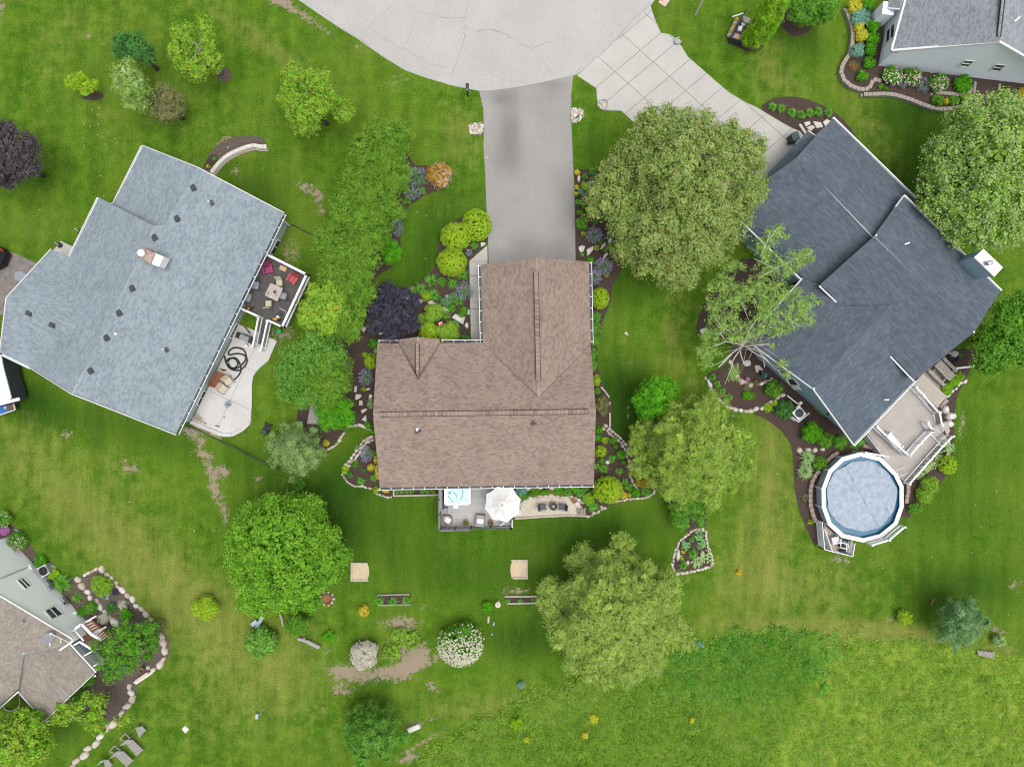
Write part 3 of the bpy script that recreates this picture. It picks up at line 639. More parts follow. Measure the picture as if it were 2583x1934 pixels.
cpoly=[(1455,191),(1485,166),(1517,138),(1545,112),(1571,87),(1608,50),(1641,16),(1652,50),(1667,84),(1688,87),(1703,97),(1716,113),(1735,144),(1766,171),(1808,208),(1842,236),(1883,260),(1910,272),(1952,298),(1990,320),(2018,332),(2030,346),(1900,500),(1700,420),(1606,316),(1567,280),(1524,279),(1507,262),(1504,223),(1490,214)]
cw=[PW(p)for p in cpoly];MB().prism(XY(cw),-.05,.004).build('slab_bed',M['joint'],CD);NOGRASS.append(XY(cw))
J1=[(px('C1',1310,400),px('C1',2200,1200)),]
d1=np.array(PW(px('C1',1900,940))[:2])-np.array(PW(px('C1',1170,290))[:2]);d1/=np.linalg.norm(d1);d2=np.array(PW(px('C1',1460,270))[:2])-np.array(PW(px('C1',960,690))[:2]);d2/=np.linalg.norm(d2)
O0=np.array(PW(px('C1',1310,402))[:2]);Mx=np.linalg.inv(np.stack([d1,d2],1))
qc=[tuple(Mx@(np.array(p[:2])-O0))for p in cw]
def slabs(q,us,vs,O,a,b_,z,mt,parent,name='concrete_slab',gap=.018):
 for i in range(len(us)-1):
  for j in range(len(vs)-1):
   pc=cliprect(q,us[i]+gap,us[i+1]-gap,vs[j]+gap,vs[j+1]-gap)
   if len(pc)>=3 and area2(pc)>.02:MB().prism([tuple(O+a*u+b_*v)for u,v in pc],z-.05,z+random.uniform(-.003,.003)).build(name,mt,parent)
slabs(qc,[-9,-4.2,-1.95,0,1.47,3.3,5.1,6.9,8.7,11.0,13.4,16,20],[-14,-8.4,-5.6,-2.8,-.02,2.6,5.2,8.5],O0,d1,d2,.03,M['concrete'],CD)
FW=thing('front_walk',None,None,W('S1',950,900));tag(FW,kind='structure')
for a,b_ in((120,348),(352,562),(568,810),(816,1058),(1063,1303),(1309,1620)):
 xl=lambda y:850+(y-350)*.023 if y>345 else 850+(350-y)*1.14
 MB().prism(XY(WL('S1',[(xl(a+1)if a>200 else 1112,a),(1119 if a<200 else 1121,a),(1121 if a<500 else 1070,b_),(xl(b_),b_)])),-.02,.035).build('walk_slab',M['concrete'],FW)
# ---------------------------------------------------------------- planting beds
BED={}
def bed(key,pts,mt='mulch',sm=1):
 p=[PW(q)[:2]for q in pts];BED[key]=p;o=sheet('mulch_bed'if mt=='mulch'else 'soil_bed',smooth(p,sm)if sm else p,M[mt],.008+.0005*len(BED));return o
bed('A',[(1041,418),(1085,417),(1110,425),(1139,450),(1129,472),(1101,483),(1069,494),(1044,513),(1025,522),(1012,567),(1009,608),(1015,652),(980,681),(952,694),(945,713),(975,728),(999,732),(1044,719),(1075,697),(1098,675),(1104,627),(1113,586),(1139,560),(1167,545),(1218,538),(1231,557),(1231,614),(1183,659),(1186,858),(1186,905),(965,905),(965,1070),(942,1086),(925,1072),(900,1075),(879,1075),(866,1089),(831,1134),(800,1150),(760,1160),(740,1120),(755,1000),(790,880),(820,760),(870,620),(900,500),(940,400),(990,350),(1030,380)])
bed('B',[(970,1098),(942,1099),(927,1102),(904,1127),(885,1156),(869,1175),(863,1194),(879,1216),(904,1227),(933,1230),(952,1248),(974,1254),(990,1254),(990,1200),(970,1150)])
bed('D',[(1449,428),(1480,428),(1517,430),(1570,470),(1575,540),(1530,560),(1545,600),(1560,640),(1569,665),(1564,690),(1545,719),(1541,760),(1520,811),(1504,871),(1510,928),(1518,960),(1538,1000),(1543,1020),(1542,1077),(1574,1112),(1593,1153),(1621,1146),(1650,1190),(1675,1226),(1653,1237),(1612,1257),(1564,1267),(1523,1280),(1488,1302),(1470,1302),(1440,1240),(1300,1230),(1300,1200),(1480,1200),(1480,700),(1452,660),(1450,540)],sm=0)
bed('E',[(1660,1220),(1690,1222),(1720,1260),(1770,1290),(1790,1320),(1760,1340),(1710,1340),(1690,1280)])
bed('F',[(1772,1333),(1783,1362),(1797,1416),(1789,1430),(1739,1441),(1704,1448),(1697,1420),(1704,1382),(1723,1352),(1750,1336)])
bed('G',[(1790,742),(1768,780),(1752,840),(1780,846),(1820,850),(1850,880),(1830,925),(1784,940),(1780,960),(1790,985),(1830,1028),(1885,1040),(1945,1013),(1985,985),(2030,1020),(1990,930),(1930,850),(1900,760),(1960,740),(2030,760),(2040,700),(1960,690),(1880,640),(1840,690)])
bed('H',[(1895,1044),(1925,1052),(1946,1067),(1978,1093),(2000,1131),(2002,1204),(2006,1251),(2025,1314),(2051,1372),(2066,1368),(2082,1356),(2130,1330),(2200,1150),(2240,1110),(2200,1060),(2100,1080),(1960,930),(1940,960),(1985,985),(1945,1013)])
bed('I',[(2475,880),(2455,905),(2441,950),(2425,975),(2413,1004),(2406,1050),(2407,1110),(2400,1180),(2375,1215),(2330,1270),(2304,1296),(2292,1307),(2275,1304),(2240,1250),(2270,1130),(2320,1000),(2400,880)])
bed('K',[(2010+46*math.cos(t/12*6.283),45+48*math.sin(t/12*6.283))for t in range(12)])
bed('L',[(1911,273),(1945,250),(1985,243),(2030,248),(2066,262),(2105,282),(2143,318),(2168,358),(2178,385),(2120,380),(2030,350),(2020,334),(1990,318),(1952,296)])
bed('M',[(1849,50),(1838,70),(1827,96),(1850,115),(1888,131),(1910,129),(1923,123),(1938,101),(1925,60),(1880,40)])
bed('N',[(10,1290),(30,1320),(75,1370),(100,1410),(140,1445),(170,1455),(200,1455),(254,1430),(278,1447),(317,1491),(365,1542),(396,1574),(425,1605),(430,1635),(422,1665),(387,1697),(345,1725),(345,1755),(318,1792),(290,1830),(240,1790),(190,1790),(130,1815),(100,1790),(180,1700),(200,1600),(100,1500),(30,1440),(-30,1350)],'soil')
bed('O',[(508,433),(520,400),(545,365),(590,345),(640,342),(668,350),(670,358),(640,372),(600,388),(560,412),(535,438)],'soil')
bed('P',[(548+19*math.cos(t/9*6.283)*1.0+18,190+19*math.sin(t/9*6.283))for t in range(9)],'soil')
bed('Q',[(213+30*math.cos(t/9*6.283)+20,243+12*math.sin(t/9*6.283))for t in range(9)])
for i_,J in enumerate(([(795,60),(818,130),(842,200),(852,270),(845,340),(826,430),(800,460),(765,520),(755,575),(780,635),(830,680),(890,705),(950,712),(985,690),(1005,645),(1030,632),(1075,642),(1100,500),(1090,300),(1090,60)],[(935,748),(1010,748),(1090,745),(1170,750),(1240,768),(1320,795),(1400,828),(1480,855),(1560,868),(1640,862),(1720,845),(1800,838),(1860,838),(2300,860),(2300,640),(1000,540)])):
 sheet('mulch_bed',[W('D1',x,y,(.36,.3)[i_])[:2]for x,y in J],M['mulch'],(.36,.3)[i_])
gp=[(1316,1262),(1330,1256),(1350,1255),(1370,1249),(1400,1250),(1430,1255),(1452,1262),(1470,1280),(1476,1290),(1478,1298),(1470,1300),(1400,1303),(1300,1306),(1296,1300),(1308,1280)]
sheet('gravel_patio',[PW(p)for p in gp],M['gravel'],.03)
# ---------------------------------------------------------------- buildings
def wallrun(parent,pts,name='wall',m=None):
 """vertical wall: pts = [(x, y, ztop), ...] along its foot; thin solid"""
 n_=len(pts);a=np.array(pts[0][:2]);b_=np.array(pts[-1][:2]);d=(b_-a)/np.linalg.norm(b_-a);e=np.array([-d[1],d[0]])*.12
 front=[(x,y,z)for x,y,z in pts]+[(pts[-1][0],pts[-1][1],-.1),(pts[0][0],pts[0][1],-.1)]
 back=[(x+e[0],y+e[1],z)for x,y,z in front];k=len(front)
 return MB().add(front+back,[tuple(range(k)),tuple(range(k,2*k))[::-1]]+[(i,k+i,k+(i+1)%k,(i+1)%k)for i in range(k)]).build(name,m,parent)
def footprint(parent,xy,h,m,name='wall'):
 for i in range(len(xy)):
  a,b_=xy[i],xy[(i+1)%len(xy)];wallrun(parent,[(a[0],a[1],h),(b_[0],b_[1],h)],name,m)
def wplane(a,b_):return Plane((a[0],a[1],0),(b_[0],b_[1],0),(a[0],a[1],3))
def window(parent,pl,corners,split=None,frame=None,w=.09,name='window',glass=None,out=.03):
 """frame bars and panes of a window lying in the wall plane; corners are picture points"""
 P_=[pl.hit(c)for c in corners];nn=pl.n.copy();cen=sum(P_)/4
 if np.dot(nn,np.array([0,0,H])-cen)<0:nn=-nn
 P_=[p+nn*out for p in P_];f=MB()
 for i in range(4):f.beam(P_[i],P_[(i+1)%4],w,.05,nn)
 if split:
  for s_ in split:
   e0,t=s_;a=P_[e0]*(1-t)+P_[(e0+1)%4]*t;b_=P_[(e0+3)%4]*(1-t)+P_[(e0+2)%4]*t;f.beam(a,b_,w*.7,.05,nn)
 fr=f.build(name,frame or M['white'],parent)
 MB().poly([p-nn*.022 for p in P_]).build('pane',glass or M['glass'],fr);return fr
def gutter(parent,a,b_,z,out=.16,side=1,m=None,hang=.9,wd_=.04):
 A,B=np.array(PW(a,z)),np.array(PW(b_,z));d=(B-A)/np.linalg.norm(B-A);e=np.array([-d[1],d[0],0])*side;f=MB()
 f.beam(A+e*out-[0,0,.04],B+e*out-[0,0,.04],wd_,.11)
 g_=f.build('gutter',m or M['white'],parent);MB().beam(A+e*out*.5-[0,0,.12],B+e*out*.5-[0,0,.12],out,.02).build('gutter_trough',M['charcoal']if hang<1.2 else M['white'],g_);L=np.linalg.norm(B-A);h_=MB()
 for i in range(int(L/hang)+1):
  p=A+d*min(L,i*hang+.1);h_.beam(p-[0,0,.01],p+e*out-[0,0,.01],.05,.03)
 o=h_.build('gutter_brackets',m or M['white'],g_);o['kind']='stuff';return g_
def ridge(parent,a,b_,z,w=.3,m=None,n_=None,name='ridge_cap',h=.012):
 A,B=np.array(PW(a,z)),np.array(PW(b_,z));L=np.linalg.norm(B-A);k=n_ or int(L/.3);f=MB();d=(B-A)/L;e=np.array([-d[1],d[0],0])*w/2
 for i in range(k):
  p,q=A+d*L*i/k,A+d*L*(i+.96)/k;c1=np.array([0,0,h]);c2=np.array([0,0,h+.015]);lo=np.array([0,0,w*.22])
  f.add([p-e-lo+c1,p+c1,p+e-lo+c1,q-e-lo+c2,q+c2,q+e-lo+c2],[(0,1,4,3),(1,2,5,4)])
 o=f.build(name,m,parent);o['kind']='stuff';return o
def strip(parent,name,pts3,w,h,m):
 f=MB()
 for i in range(len(pts3)-1):f.beam(pts3[i],pts3[i+1],w,h)
 return f.build(name,m,parent)
def pipe(parent,p,z,h=.4,r=.06,m=None,name='vent_pipe',base=True,lean=None):
 c=PW(p,z);f=MB().lathe((c[0],c[1],z-.1),[(r,0),(r,h+.1),(r*.6,h+.12)],10)
 o=f.build(name,m or M['white'],parent,smooth=False)
 if base:MB().box((c[0],c[1],z+.01),(r*5,r*5,.03),.4).build('flashing',M['dark'],o)
 return o
CEN=lambda xy:(sum(p[0]for p in xy)/len(xy),sum(p[1]for p in xy)/len(xy),0)
# ---- brown-roofed house
HB=thing('house','brown shingled house with T-shaped roof at the end of the grey asphalt driveway','house',PW((1240,1000)))
ze,zr=2.75,5.3
e_tl,e_tr,e_bl,e_br=(952,865),(1487,867),(958,1229),(1498,1221);r_l,r_r=(941,1045),(1503,1036)
PN=Plane(PW(e_tl,ze),PW((1490,866),ze),PW((1220,1041),zr));PS=Plane(PW(e_bl,ze),PW(e_br,ze),PW((1220,1042),zr))
v_ml,v_pk,v_mr=(1219,864),(1358,1000),(1490,868)
PGW=Plane(PW((1214,667),ze),PW((1219,864),ze),PW((1355,800),5.0));PGE=Plane(PW((1485,660),ze),PW((1490,868),ze),PW((1355,800),5.0))
g_tl,g_pk,g_tr=(1214,667),(1354,651),(1485,660)
d_l,d_pk,d_r,d_in=(1006,856),(1053,850),(1109,855),(1055,958)
PDW=Plane(PW((1006,856),ze),PW((1008,868),ze),PW((1053,860),3.85));PDE=Plane(PW((1109,855),ze),PW((1109,868),ze),PW((1053,860),3.85))
kw=dict(tw=.25,ch=.14,th=.022,m=M['sh_brown'],parent=HB)
shingles('shingles',[e_tl,(1006,866),d_in,(1110,865),v_ml,v_pk,v_mr,(1503,1036),r_l],PN,e_tl,(1490,866),**kw)
shingles('shingles',[e_bl,e_br,r_r,r_l],PS,e_bl,e_br,**kw)
shingles('shingles',[g_tl,v_ml,v_pk,g_pk],PGW,g_tl,v_ml,**kw)
shingles('shingles',[g_tr,g_pk,v_pk,v_mr],PGE,v_mr,g_tr,**kw)
shingles('shingles',[d_l,(1006,866),d_in,d_pk],PDW,d_l,(1006,868),**kw)
shingles('shingles',[d_r,d_pk,d_in,(1110,865)],PDE,d_r,(1109,868),**kw)
M['valley']=mat('valley_flashing',(.13,.10,.105),.8)
for a,b_,z0,z1 in((v_ml,v_pk,ze,4.9),(v_mr,v_pk,ze,4.9),((1006,866),d_in,ze,4.0),((1110,865),d_in,ze,4.0)):
 A=PN.hit(a);B=PN.hit(b_);strip(HB,'valley',[A+[0,0,.03],B+[0,0,.03]],.07,.02,M['valley'])
M['vent_edge']=mat('ridge_vent_edge',(.02,.018,.02),.9)  # near-black colour of the ridge vent edges
def rvent(a,b_,z,w=.34):
 A,B=np.array(PW(a,z)),np.array(PW(b_,z));d=(B-A)/np.linalg.norm(B-A);e=np.array([-d[1],d[0],0])
 o=MB().beam(A,B,w+.06,.09).build('ridge_vent',M['vent_edge'],HB);f=MB();k=int(np.linalg.norm(B-A)/.3)
 for i in range(k):f.beam(A+(B-A)*i/k+[0,0,.06],A+(B-A)*(i+.94)/k+[0,0,.06+.01],w-.02,.03)
 q=f.build('vent_caps',M['sh_brown'],o);q['kind']='stuff'
rvent((958,1045),(1484,1038),zr+.04);rvent((1352,685),(1358,960),5.06);rvent((1053,866),(1054,945),3.92,.28)
ridge(HB,(1354,652),(1353,685),5.0,.3,M['sh_brown'])
gutter(HB,(955,1230),(1499,1222),ze-.02,.17,-1);gutter(HB,(1212,667),(1217,864),ze-.02,.17,-1);gutter(HB,(1487,660),(1491,868),ze-.02,.17,1)
gutter(HB,(953,863),(1004,863),ze-.02,.15,1);gutter(HB,(1113,862),(1218,862),ze-.02,.15,1)
ov=13
fp=[(965,878),(1013,878),(1013,868),(1103,868),(1103,878),(1232,878),(1232,682),(1472,676),(1476,880),(1486,880),(1488,1205),(969,1214)]
footprint(HB,[PW(p,ze)[:2]for p in fp],ze,M['side_brown'])
pipe(HB,(1053,1083),PS.z(*PW((1053,1083),4.6)[:2]),.35,.1,M['white'],'exhaust_hood');pipe(HB,(1345,1065),PS.z(*PW((1345,1065),4.9)[:2]),.3,.09,M['charcoal'],'vent_pipe')
o=MB().lathe(tuple(np.array(PW((1345,1065),5.2))),[(.06,0),(.06,.03)],8).build('pipe_rim',M['white'],HB)
pipe(HB,(1053,1081),5.0,.02,.09,M['white'],'hood_cap',base=False)
# ---- grey-blue shingled house, left
HG=thing('house','grey-blue shingled house with an angled wing and brick chimney beside the hedge','house',PW((400,750)))
ze=2.8
PE=Plane(PW((716,538),ze),PW((444,1093),ze),PW((285,780),6.35));PW2=Plane(PW((250,499),2.8),PW((176,649),2.8),PW((285,780),6.35))
PW1=Plane(PW((361,369),2.8),PW((288,514),2.8),PW((452,503),5.8));PE1=PE
PNW=Plane(PW((130,629),2.8),PW((176,649),2.8),PW((100,787),4.8));PSW=Plane(PW((2,890),2.8),PW((75,925),2.8),PW((100,787),4.8))
kg=dict(tw=.26,ch=.14,th=.022,m=M['sh_grey'],parent=HG)
shingles('shingles',[(716,538),(444,1093),(182,991),(388,570),(415,567),(498,423)],PE,(716,538),(444,1093),**kg)
shingles('shingles',[(250,499),(388,570),(182,991),(75,925),(193,827),(176,649)],PW2,(250,499),(176,649),**kg)
shingles('shingles',[(361,369),(498,423),(400,598),(272,543)],PW1,(361,369),(288,514),**kg)
shingles('shingles',[(130,629),(176,649),(193,827),(19,751)],PNW,(130,629),(176,649),**kg)
shingles('shingles',[(19,751),(193,827),(75,925),(2,890)],PSW,(2,890),(75,925),**kg)
ridge(HG,(387,572),(183,990),6.33,.36,M['sh_grey']);ridge(HG,(497,425),(415,566),5.85,.36,M['sh_grey']);ridge(HG,(20,751),(192,826),4.78,.36,M['sh_grey'])
gutter(HG,(717,539),(446,1094),2.78,.16,1,hang=1.1);gutter(HG,(359,369),(287,513),2.78,.1,-1,hang=2);gutter(HG,(248,499),(175,648),2.78,.1,-1,hang=2);gutter(HG,(3,892),(76,927),2.78,.12,-1,hang=2)
strip(HG,'rake_board',[np.array(PW((361,368),2.8)),np.array(PW((498,422),5.8)),np.array(PW((717,537),2.8))],.06,.16,M['fascia'])
strip(HG,'rake_board',[np.array(PW((74,926),2.8)),np.array(PW((181,993),6.33)),np.array(PW((444,1096),2.8))],.06,.16,M['wood_tan']if 0 else M['fascia'])
strip(HG,'rake_board',[np.array(PW((129,629),2.8)),np.array(PW((17,751),4.78)),np.array(PW((0,890),2.8))],.06,.16,M['fascia'])
east=[PW((728,566))[:2],PW((480,1063))[:2]]
wallrun(HG,[(east[1][0],east[1][1],2.7),(east[0][0],east[0][1],2.7)],'wall',M['side_greyblue'])
a,b_=PW((472,1045))[:2],PW((225,935),0)[:2];wallrun(HG,[(a[0],a[1],2.7),((a[0]*.5+b_[0]*.5)-.3,a[1]*.5+b_[1]*.5,5.6),(b_[0]-1.2,b_[1]-.4,2.9)],'wall',M['side_greyblue'])
fpw=[PW(p,2.7)[:2]for p in((707,548),(498,437),(365,385),(300,508),(262,512),(190,655),(140,645),(32,752),(18,884),(80,912))]
for i in range(len(fpw)-1):wallrun(HG,[(fpw[i][0],fpw[i][1],2.6),(fpw[i+1][0],fpw[i+1][1],2.6)],'wall',M['side_greyblue'])
ep=wplane(*east)
window(HG,ep,[(698.7,604.3),(707.4,609.2),(690.5,644.6),(681.3,638)],[(1,.47)])
window(HG,ep,[(594.6,816.5),(607,819),(589,853.5),(577.2,851)],[(1,.5)])
window(HG,ep,[(511.8,986),(523.8,985.4),(507,1021.3),(496,1020.8)],[(1,.5)])
zc=6.25;cx=[PW(p,zc+.9)for p in(px('A2',1130,465),px('A2',1225,515),px('A2',1190,600),px('A2',1090,540))]
CH=MB().prism(XY(cx),5.2,6.95).build('chimney',M['brick'],HG);MB().prism(XY([tuple(np.array(p)*1.0)for p in cx]),6.955,7.03).build('chimney_crown',M['mortar'],CH)
c2=[PW(p,6.9)for p in(px('A2',1228,512),px('A2',1303,545),px('A2',1262,625),px('A2',1190,597))];MB().prism(XY(c2),6.0,6.9).build('chimney_shroud',M['white'],CH)
c=W('A2',1125,515,7.3);MB().lathe((c[0],c[1],7.0),[(.17,0),(.17,.25),(.27,.27),(.27,.38),(.1,.42)],14).build('flue_cap',M['white'],CH)
for i,(x,y)in enumerate(((1540,-2),(1410,243),(1232,393),(1053,796),(950,992),(850,1190),(724,1453),(234,996),(419,1088))):
 p=px('A2',x,y);pl=PE if i<7 else PSW;q=pl.hit(p);MB().box((q[0],q[1],q[2]+.06),(.45,.36,.13),-1.1 if i<7 else-.42,0).build('roof_vent',M['charcoal'],HG)
for x,y in((1672,112),(1312,1280)):
 q=PE.hit(px('A2',x,y));MB().lathe((q[0],q[1],q[2]-.1),[(.05,0),(.05,.45)],8).build('vent_pipe',M['white'],HG);MB().box((q[0]+.12,q[1]-.05,q[2]+.02),(.4,.3,.03),-1.1,.2).build('flashing',M['charcoal'],HG)
q=PE.hit(px('A2',980,1165));t_=W('A2',912,1146,8.0);MB().tube([(q[0],q[1],q[2]),(q[0],q[1],q[2]+.9)],.05,8).lathe((q[0]-.02,q[1],q[2]+.9),[(.09,0),(.1,.1),(.04,.12)],10).build('flue_pipe',M['white'],HG)
sp=[px('A2',480,418),px('A2',585,468),px('A2',555,550),px('A2',420,492)];st_=MB().prism(XY([PW(p,.5)for p in sp]),0,.45).build('stoop',M['concrete'],HG)
# ---- dark-roofed blue house, right
HD=thing('house','blue house under a dark slate-coloured roof with stepped gables next to the round pool','house',PW((2150,750)))
kd=dict(tw=.42,ch=.15,th=.022,m=M['sh_dark'],parent=HD)
PAe=Plane(PW((2100,300),3.0),PW((2309,504),3.0),PW((2104,492),5.15));PAw=Plane(PW((1872,554),3.0),PW((2027,703),3.0),PW((2104,492),5.15))
PBe=Plane(PW((2279,496),4.3),PW((2523,735),4.3),PW((2331,717),6.15));PBw=Plane(PW((2070,718),4.3),PW((2308,957),4.3),PW((2331,717),6.15))
PCn=Plane(PW((1886,860),3.15),PW((2027,703),3.15),PW((2051,979),5.3));PCs=Plane(PW((2152,1120),3.15),PW((2308,957),3.15),PW((2051,979),5.3))
shingles('shingles',[(2100,300),(2309,504),(2279,540),(2206,600),(2010,398)],PAe,(2100,300),(2309,504),**kd)
shingles('shingles',[(1872,554),(2027,703),(2071,716),(2206,600),(2010,398),(1935,452)],PAw,(1872,554),(2027,703),**kd)
shingles('shingles',[(2279,496),(2523,735),(2457,838),(2206,597)],PBe,(2279,496),(2523,735),**kd)
shingles('shingles',[(2206,597),(2457,838),(2308,957),(2241,887),(2248,770),(2127,773),(2070,718)],PBw,(2070,718),(2308,957),**kd)
shingles('shingles',[(1886,860),(2027,703),(2071,718),(2127,773),(2248,770),(2051,981)],PCn,(1886,860),(2027,703),**kd)
shingles('shingles',[(2051,981),(2248,770),(2241,887),(2308,957),(2152,1120)],PCs,(2152,1120),(2308,957),**kd)
sp=[(2038,331),(2057,344),(2004,398),(1950,452),(1930,462),(1934,440)]
PA3=Plane(PW(sp[0],2.7),PW(sp[5],2.7),PW(sp[2],2.95));shingles('shingles',sp,PA3,sp[0],sp[5],**kd)
ridge(HD,(2010,399),(2206,599),5.13,.34,M['sh_dark']);ridge(HD,(2207,598),(2456,837),6.13,.34,M['sh_dark']);ridge(HD,(2247,772),(2052,979),5.28,.34,M['sh_dark'])
gutter(HD,(2100,298),(2311,503),3.0,.1,1,hang=3,wd_=.1);gutter(HD,(2279,494),(2525,735),4.3,.1,1,hang=3,wd_=.1)
gutter(HD,(1871,556),(2026,705),3.0,.1,-1,hang=3,wd_=.09);gutter(HD,(2069,719),(2127,774),4.25,.1,-1,hang=3,wd_=.09);gutter(HD,(2240,888),(2307,958),4.25,.1,-1,hang=3,wd_=.09)
gutter(HD,(2153,1122),(2309,958),3.1,.1,-1,hang=3,wd_=.08);gutter(HD,(1885,860),(2026,704),3.1,.1,1,hang=3,wd_=.07)
strip(HD,'rake_board',[np.array(PW((1886,861),3.1)),np.array(PW((2051,982),5.27)),np.array(PW((2152,1121),3.1))],.07,.18,M['fascia'])
strip(HD,'rake_board',[np.array(PW((2278,495),4.3)),np.array(PW((2258,522),4.75))],.08,.18,M['fascia'])
strip(HD,'rake_board',[np.array(PW((2037,330),2.75)),np.array(PW((2057,343),2.95))],.08,.12,M['fascia'])
sw=[PW((1862,853))[:2],PW((2134,1093))[:2]]
sw=[PW(p)[:2]for p in((1872,866),(1956,950),(2134,1093))]
b0,b1=np.array(PW((1905,898))[:2]),np.array(PW((2134,1095))[:2])
pk=PW((2051,980),5.3)[:2];dd=(b1-b0)/np.linalg.norm(b1-b0);tt=np.dot(np.array(pk)-b0,dd);pkf=b0+dd*tt
wallrun(HD,[(b0[0],b0[1],3.1),(pkf[0],pkf[1],4.85),(b1[0],b1[1],2.85)],'wall',M['side_blue'])
swp=wplane(b0,b1)
wh=lambda x,y:px('S5',x,y)
window(HD,swp,[wh(735,553),wh(800,553),wh(845,606),wh(775,606)],None,w=.1)
MB().poly([swp.hit(wh(x,y))+[-.05,-.05,.02]for x,y in((777,608),(846,608),(876,640),(806,641))]).build('window_panel',M['white'],HD)
window(HD,swp,[wh(668,482),wh(735,484),wh(775,548),wh(705,524)],None,w=.09)
for x,y in((672,546),(735,612)):
 q=swp.hit(wh(x,y));MB().box((q[0]-.08,q[1]-.1,q[2]),(.25,.4,.16),.85).build('wall_vent',M['white'],HD)
q=swp.hit(wh(1083,830));MB().box((q[0]-.04,q[1]-.04,q[2]),(.08,.36,.22),-.8).build('louvre',M['charcoal'],HD)
fpd=[PW(p,3)[:2]for p in((2147,1110),(2300,950))];wallrun(HD,[(*b1,2.8),(*fpd[1],2.8)],'wall',M['side_blue'])
for pts,h in((((1905,880),(2022,722),(2030,712)),3.0),(((2020,705),(1884,566),(1950,470),(2030,395),(2095,314),(2297,508)),2.9),(((2075,724),(2205,612),(2278,510),(2512,735),(2452,832),(2305,948)),4.1)):
 f_=[PW(p,h)[:2]for p in pts]
 for i in range(len(f_)-1):wallrun(HD,[(*f_[i],h),(*f_[i+1],h)],'wall',M['side_blue'])
ct=[(2480.6,630.4),(2526.6,674.7),(2507.6,695.4),(2460,649.4)];cw_=XY([PW(p,6.5)for p in ct]);CH=MB().prism(cw_,0,6.42).build('chimney',M['side_blue'],HD)
MB().prism(XY([PW(p,6.5)for p in((2480.6,628),(2529.6,674.7),(2508,698),(2457,649.4))]),6.425,6.52).build('chimney_cap',M['white'],CH)
c=W('D2',1935,592,6.9);MB().lathe((c[0],c[1],6.5),[(.16,0),(.16,.32),(.2,.34),(.2,.5),(.08,.55)],14).build('flue_cap',M['steel'],CH)
for t,x,y,pl in(('D2',1257,447,PBe),('D3',1097,183,PCs)):
 q=pl.hit(px(t,x,y));MB().beam((q[0]-.02,q[1],q[2]+.05),(q[0]+.28,q[1]+(.1 if t=='D2'else 0),q[2]+.2),.11,.11).build('vent_pipe',M['white'],HD)
for t,x,y in(('D2',1032,375),('D2',1808,1142),('D2',535,1592)):
 p=px(t,x,y);c=PW(p,6.2 if y<1500 and t=='D2'else 5.4);MB().box((c[0],c[1],c[2]),(.14,.14,.06),.7).build('ridge_bracket',M['steel'],HD)
thg=thing('downspout_extension','white downspout pipe sticking out over the bed beside the picnic table','pipe',W('R6',2000,310));MB().tube([W('R6',1800,335,.5),W('R6',1980,315,.4),W('R6',2150,295,.35)],[.09,.09,.1],8).build('pipe',M['white'],thg)
# ---- pale house with silver roof, upper right
HS=thing('house','pale blue-grey house with silver shingles and curved block-walled garden at upper right','house',PW((2500,60)))
ks=dict(tw=.25,ch=.14,th=.022,m=M['sh_silver'],parent=HS)
PSl=Plane(PW((2252,127),2.9),PW((2287,0),2.9),PW((2524,50),6.0));PSr=Plane(PW((2700,215),2.9),PW((2745,0),2.9),PW((2524,50),6.0))
shingles('shingles',[(2252,127),(2520,105),(2545,-130),(2325,-140)],PSl,(2252,127),(2287,0),**ks)
shingles('shingles',[(2520,105),(2700,208),(2760,-120),(2545,-130)],PSr,(2700,208),(2745,0),**ks)
strip(HS,'rake_board',[np.array(PW((2250,128),2.9)),np.array(PW((2520,106),5.97)),np.array(PW((2702,211),2.9))],.16,.16,M['fascia'])
gutter(HS,(2252,128),(2325,-140),2.88,.1,1,hang=4,wd_=.14)
rr_=MB().beam(PW((2519,93),6.06),PW((2544,-130),6.06),.32,.1).build('ridge_vent',M['vent_edge'],HS)
ridge(HS,(2520,92),(2545,-130),6.13,.26,M['sh_silver'])
fa,fb=np.array(PW((2209.6,171))[:2]),np.array(PW((2640,223))[:2]);gp_=wplane(fa,fb);pkp=PW((2520,106),5.97)[:2];d_=(fb-fa)/np.linalg.norm(fb-fa);pf=fa+d_*np.dot(np.array(pkp)-fa,d_)
wallrun(HS,[(*fa,2.85),(*pf,5.85),(*fb,2.85)],'wall',M['side_pale'])
la=np.array(PW((2226,55))[:2]);lb=np.array(PW((2262,-110))[:2]);wallrun(HS,[(*lb,2.85),(*fa,2.85)],'wall',M['side_pale'])
for cs in(((1740,480),(1815,485),(1757,532),(1685,525)),((1990,512),(2065,518),(2012,566),(1938,558))):window(HS,gp_,[px('D1',*c)for c in cs],[(1,.5)],w=.08)
window(HS,gp_,[px('D1',*c)for c in((1882,650),(1957,660),(1905,714),(1830,705))],[(1,.5)],w=.08)
lp=wplane(fa,lb);window(HS,lp,[px('D1',*c)for c in((1113,250),(1187,172),(1178,290),(1104,362))],[(0,.5)],w=.16)
bayr=[px('D1',*c)for c in((1125,65),(1220,75),(1247,-20),(1140,-40))];PB_=Plane(PW(bayr[0],2.2),PW(bayr[3],2.2),PW(bayr[1],2.75))
shingles('shingles',bayr,PB_,bayr[0],bayr[3],**ks);strip(HS,'bay_fascia',[np.array(PW((bayr[0][0],bayr[0][1]+1),2.2)),np.array(PW((bayr[1][0],bayr[1][1]+1),2.75))],.1,.14,M['fascia'])
bx=[PW(p)[:2]for p in(px('D1',1012,165),px('D1',1075,110),px('D1',1120,-60),px('D1',1015,-60))];bx=[W('D1',1030,170)[:2],W('D1',1085,190)[:2],W('D1',1110,-60)[:2],W('D1',1005,-60)[:2]]
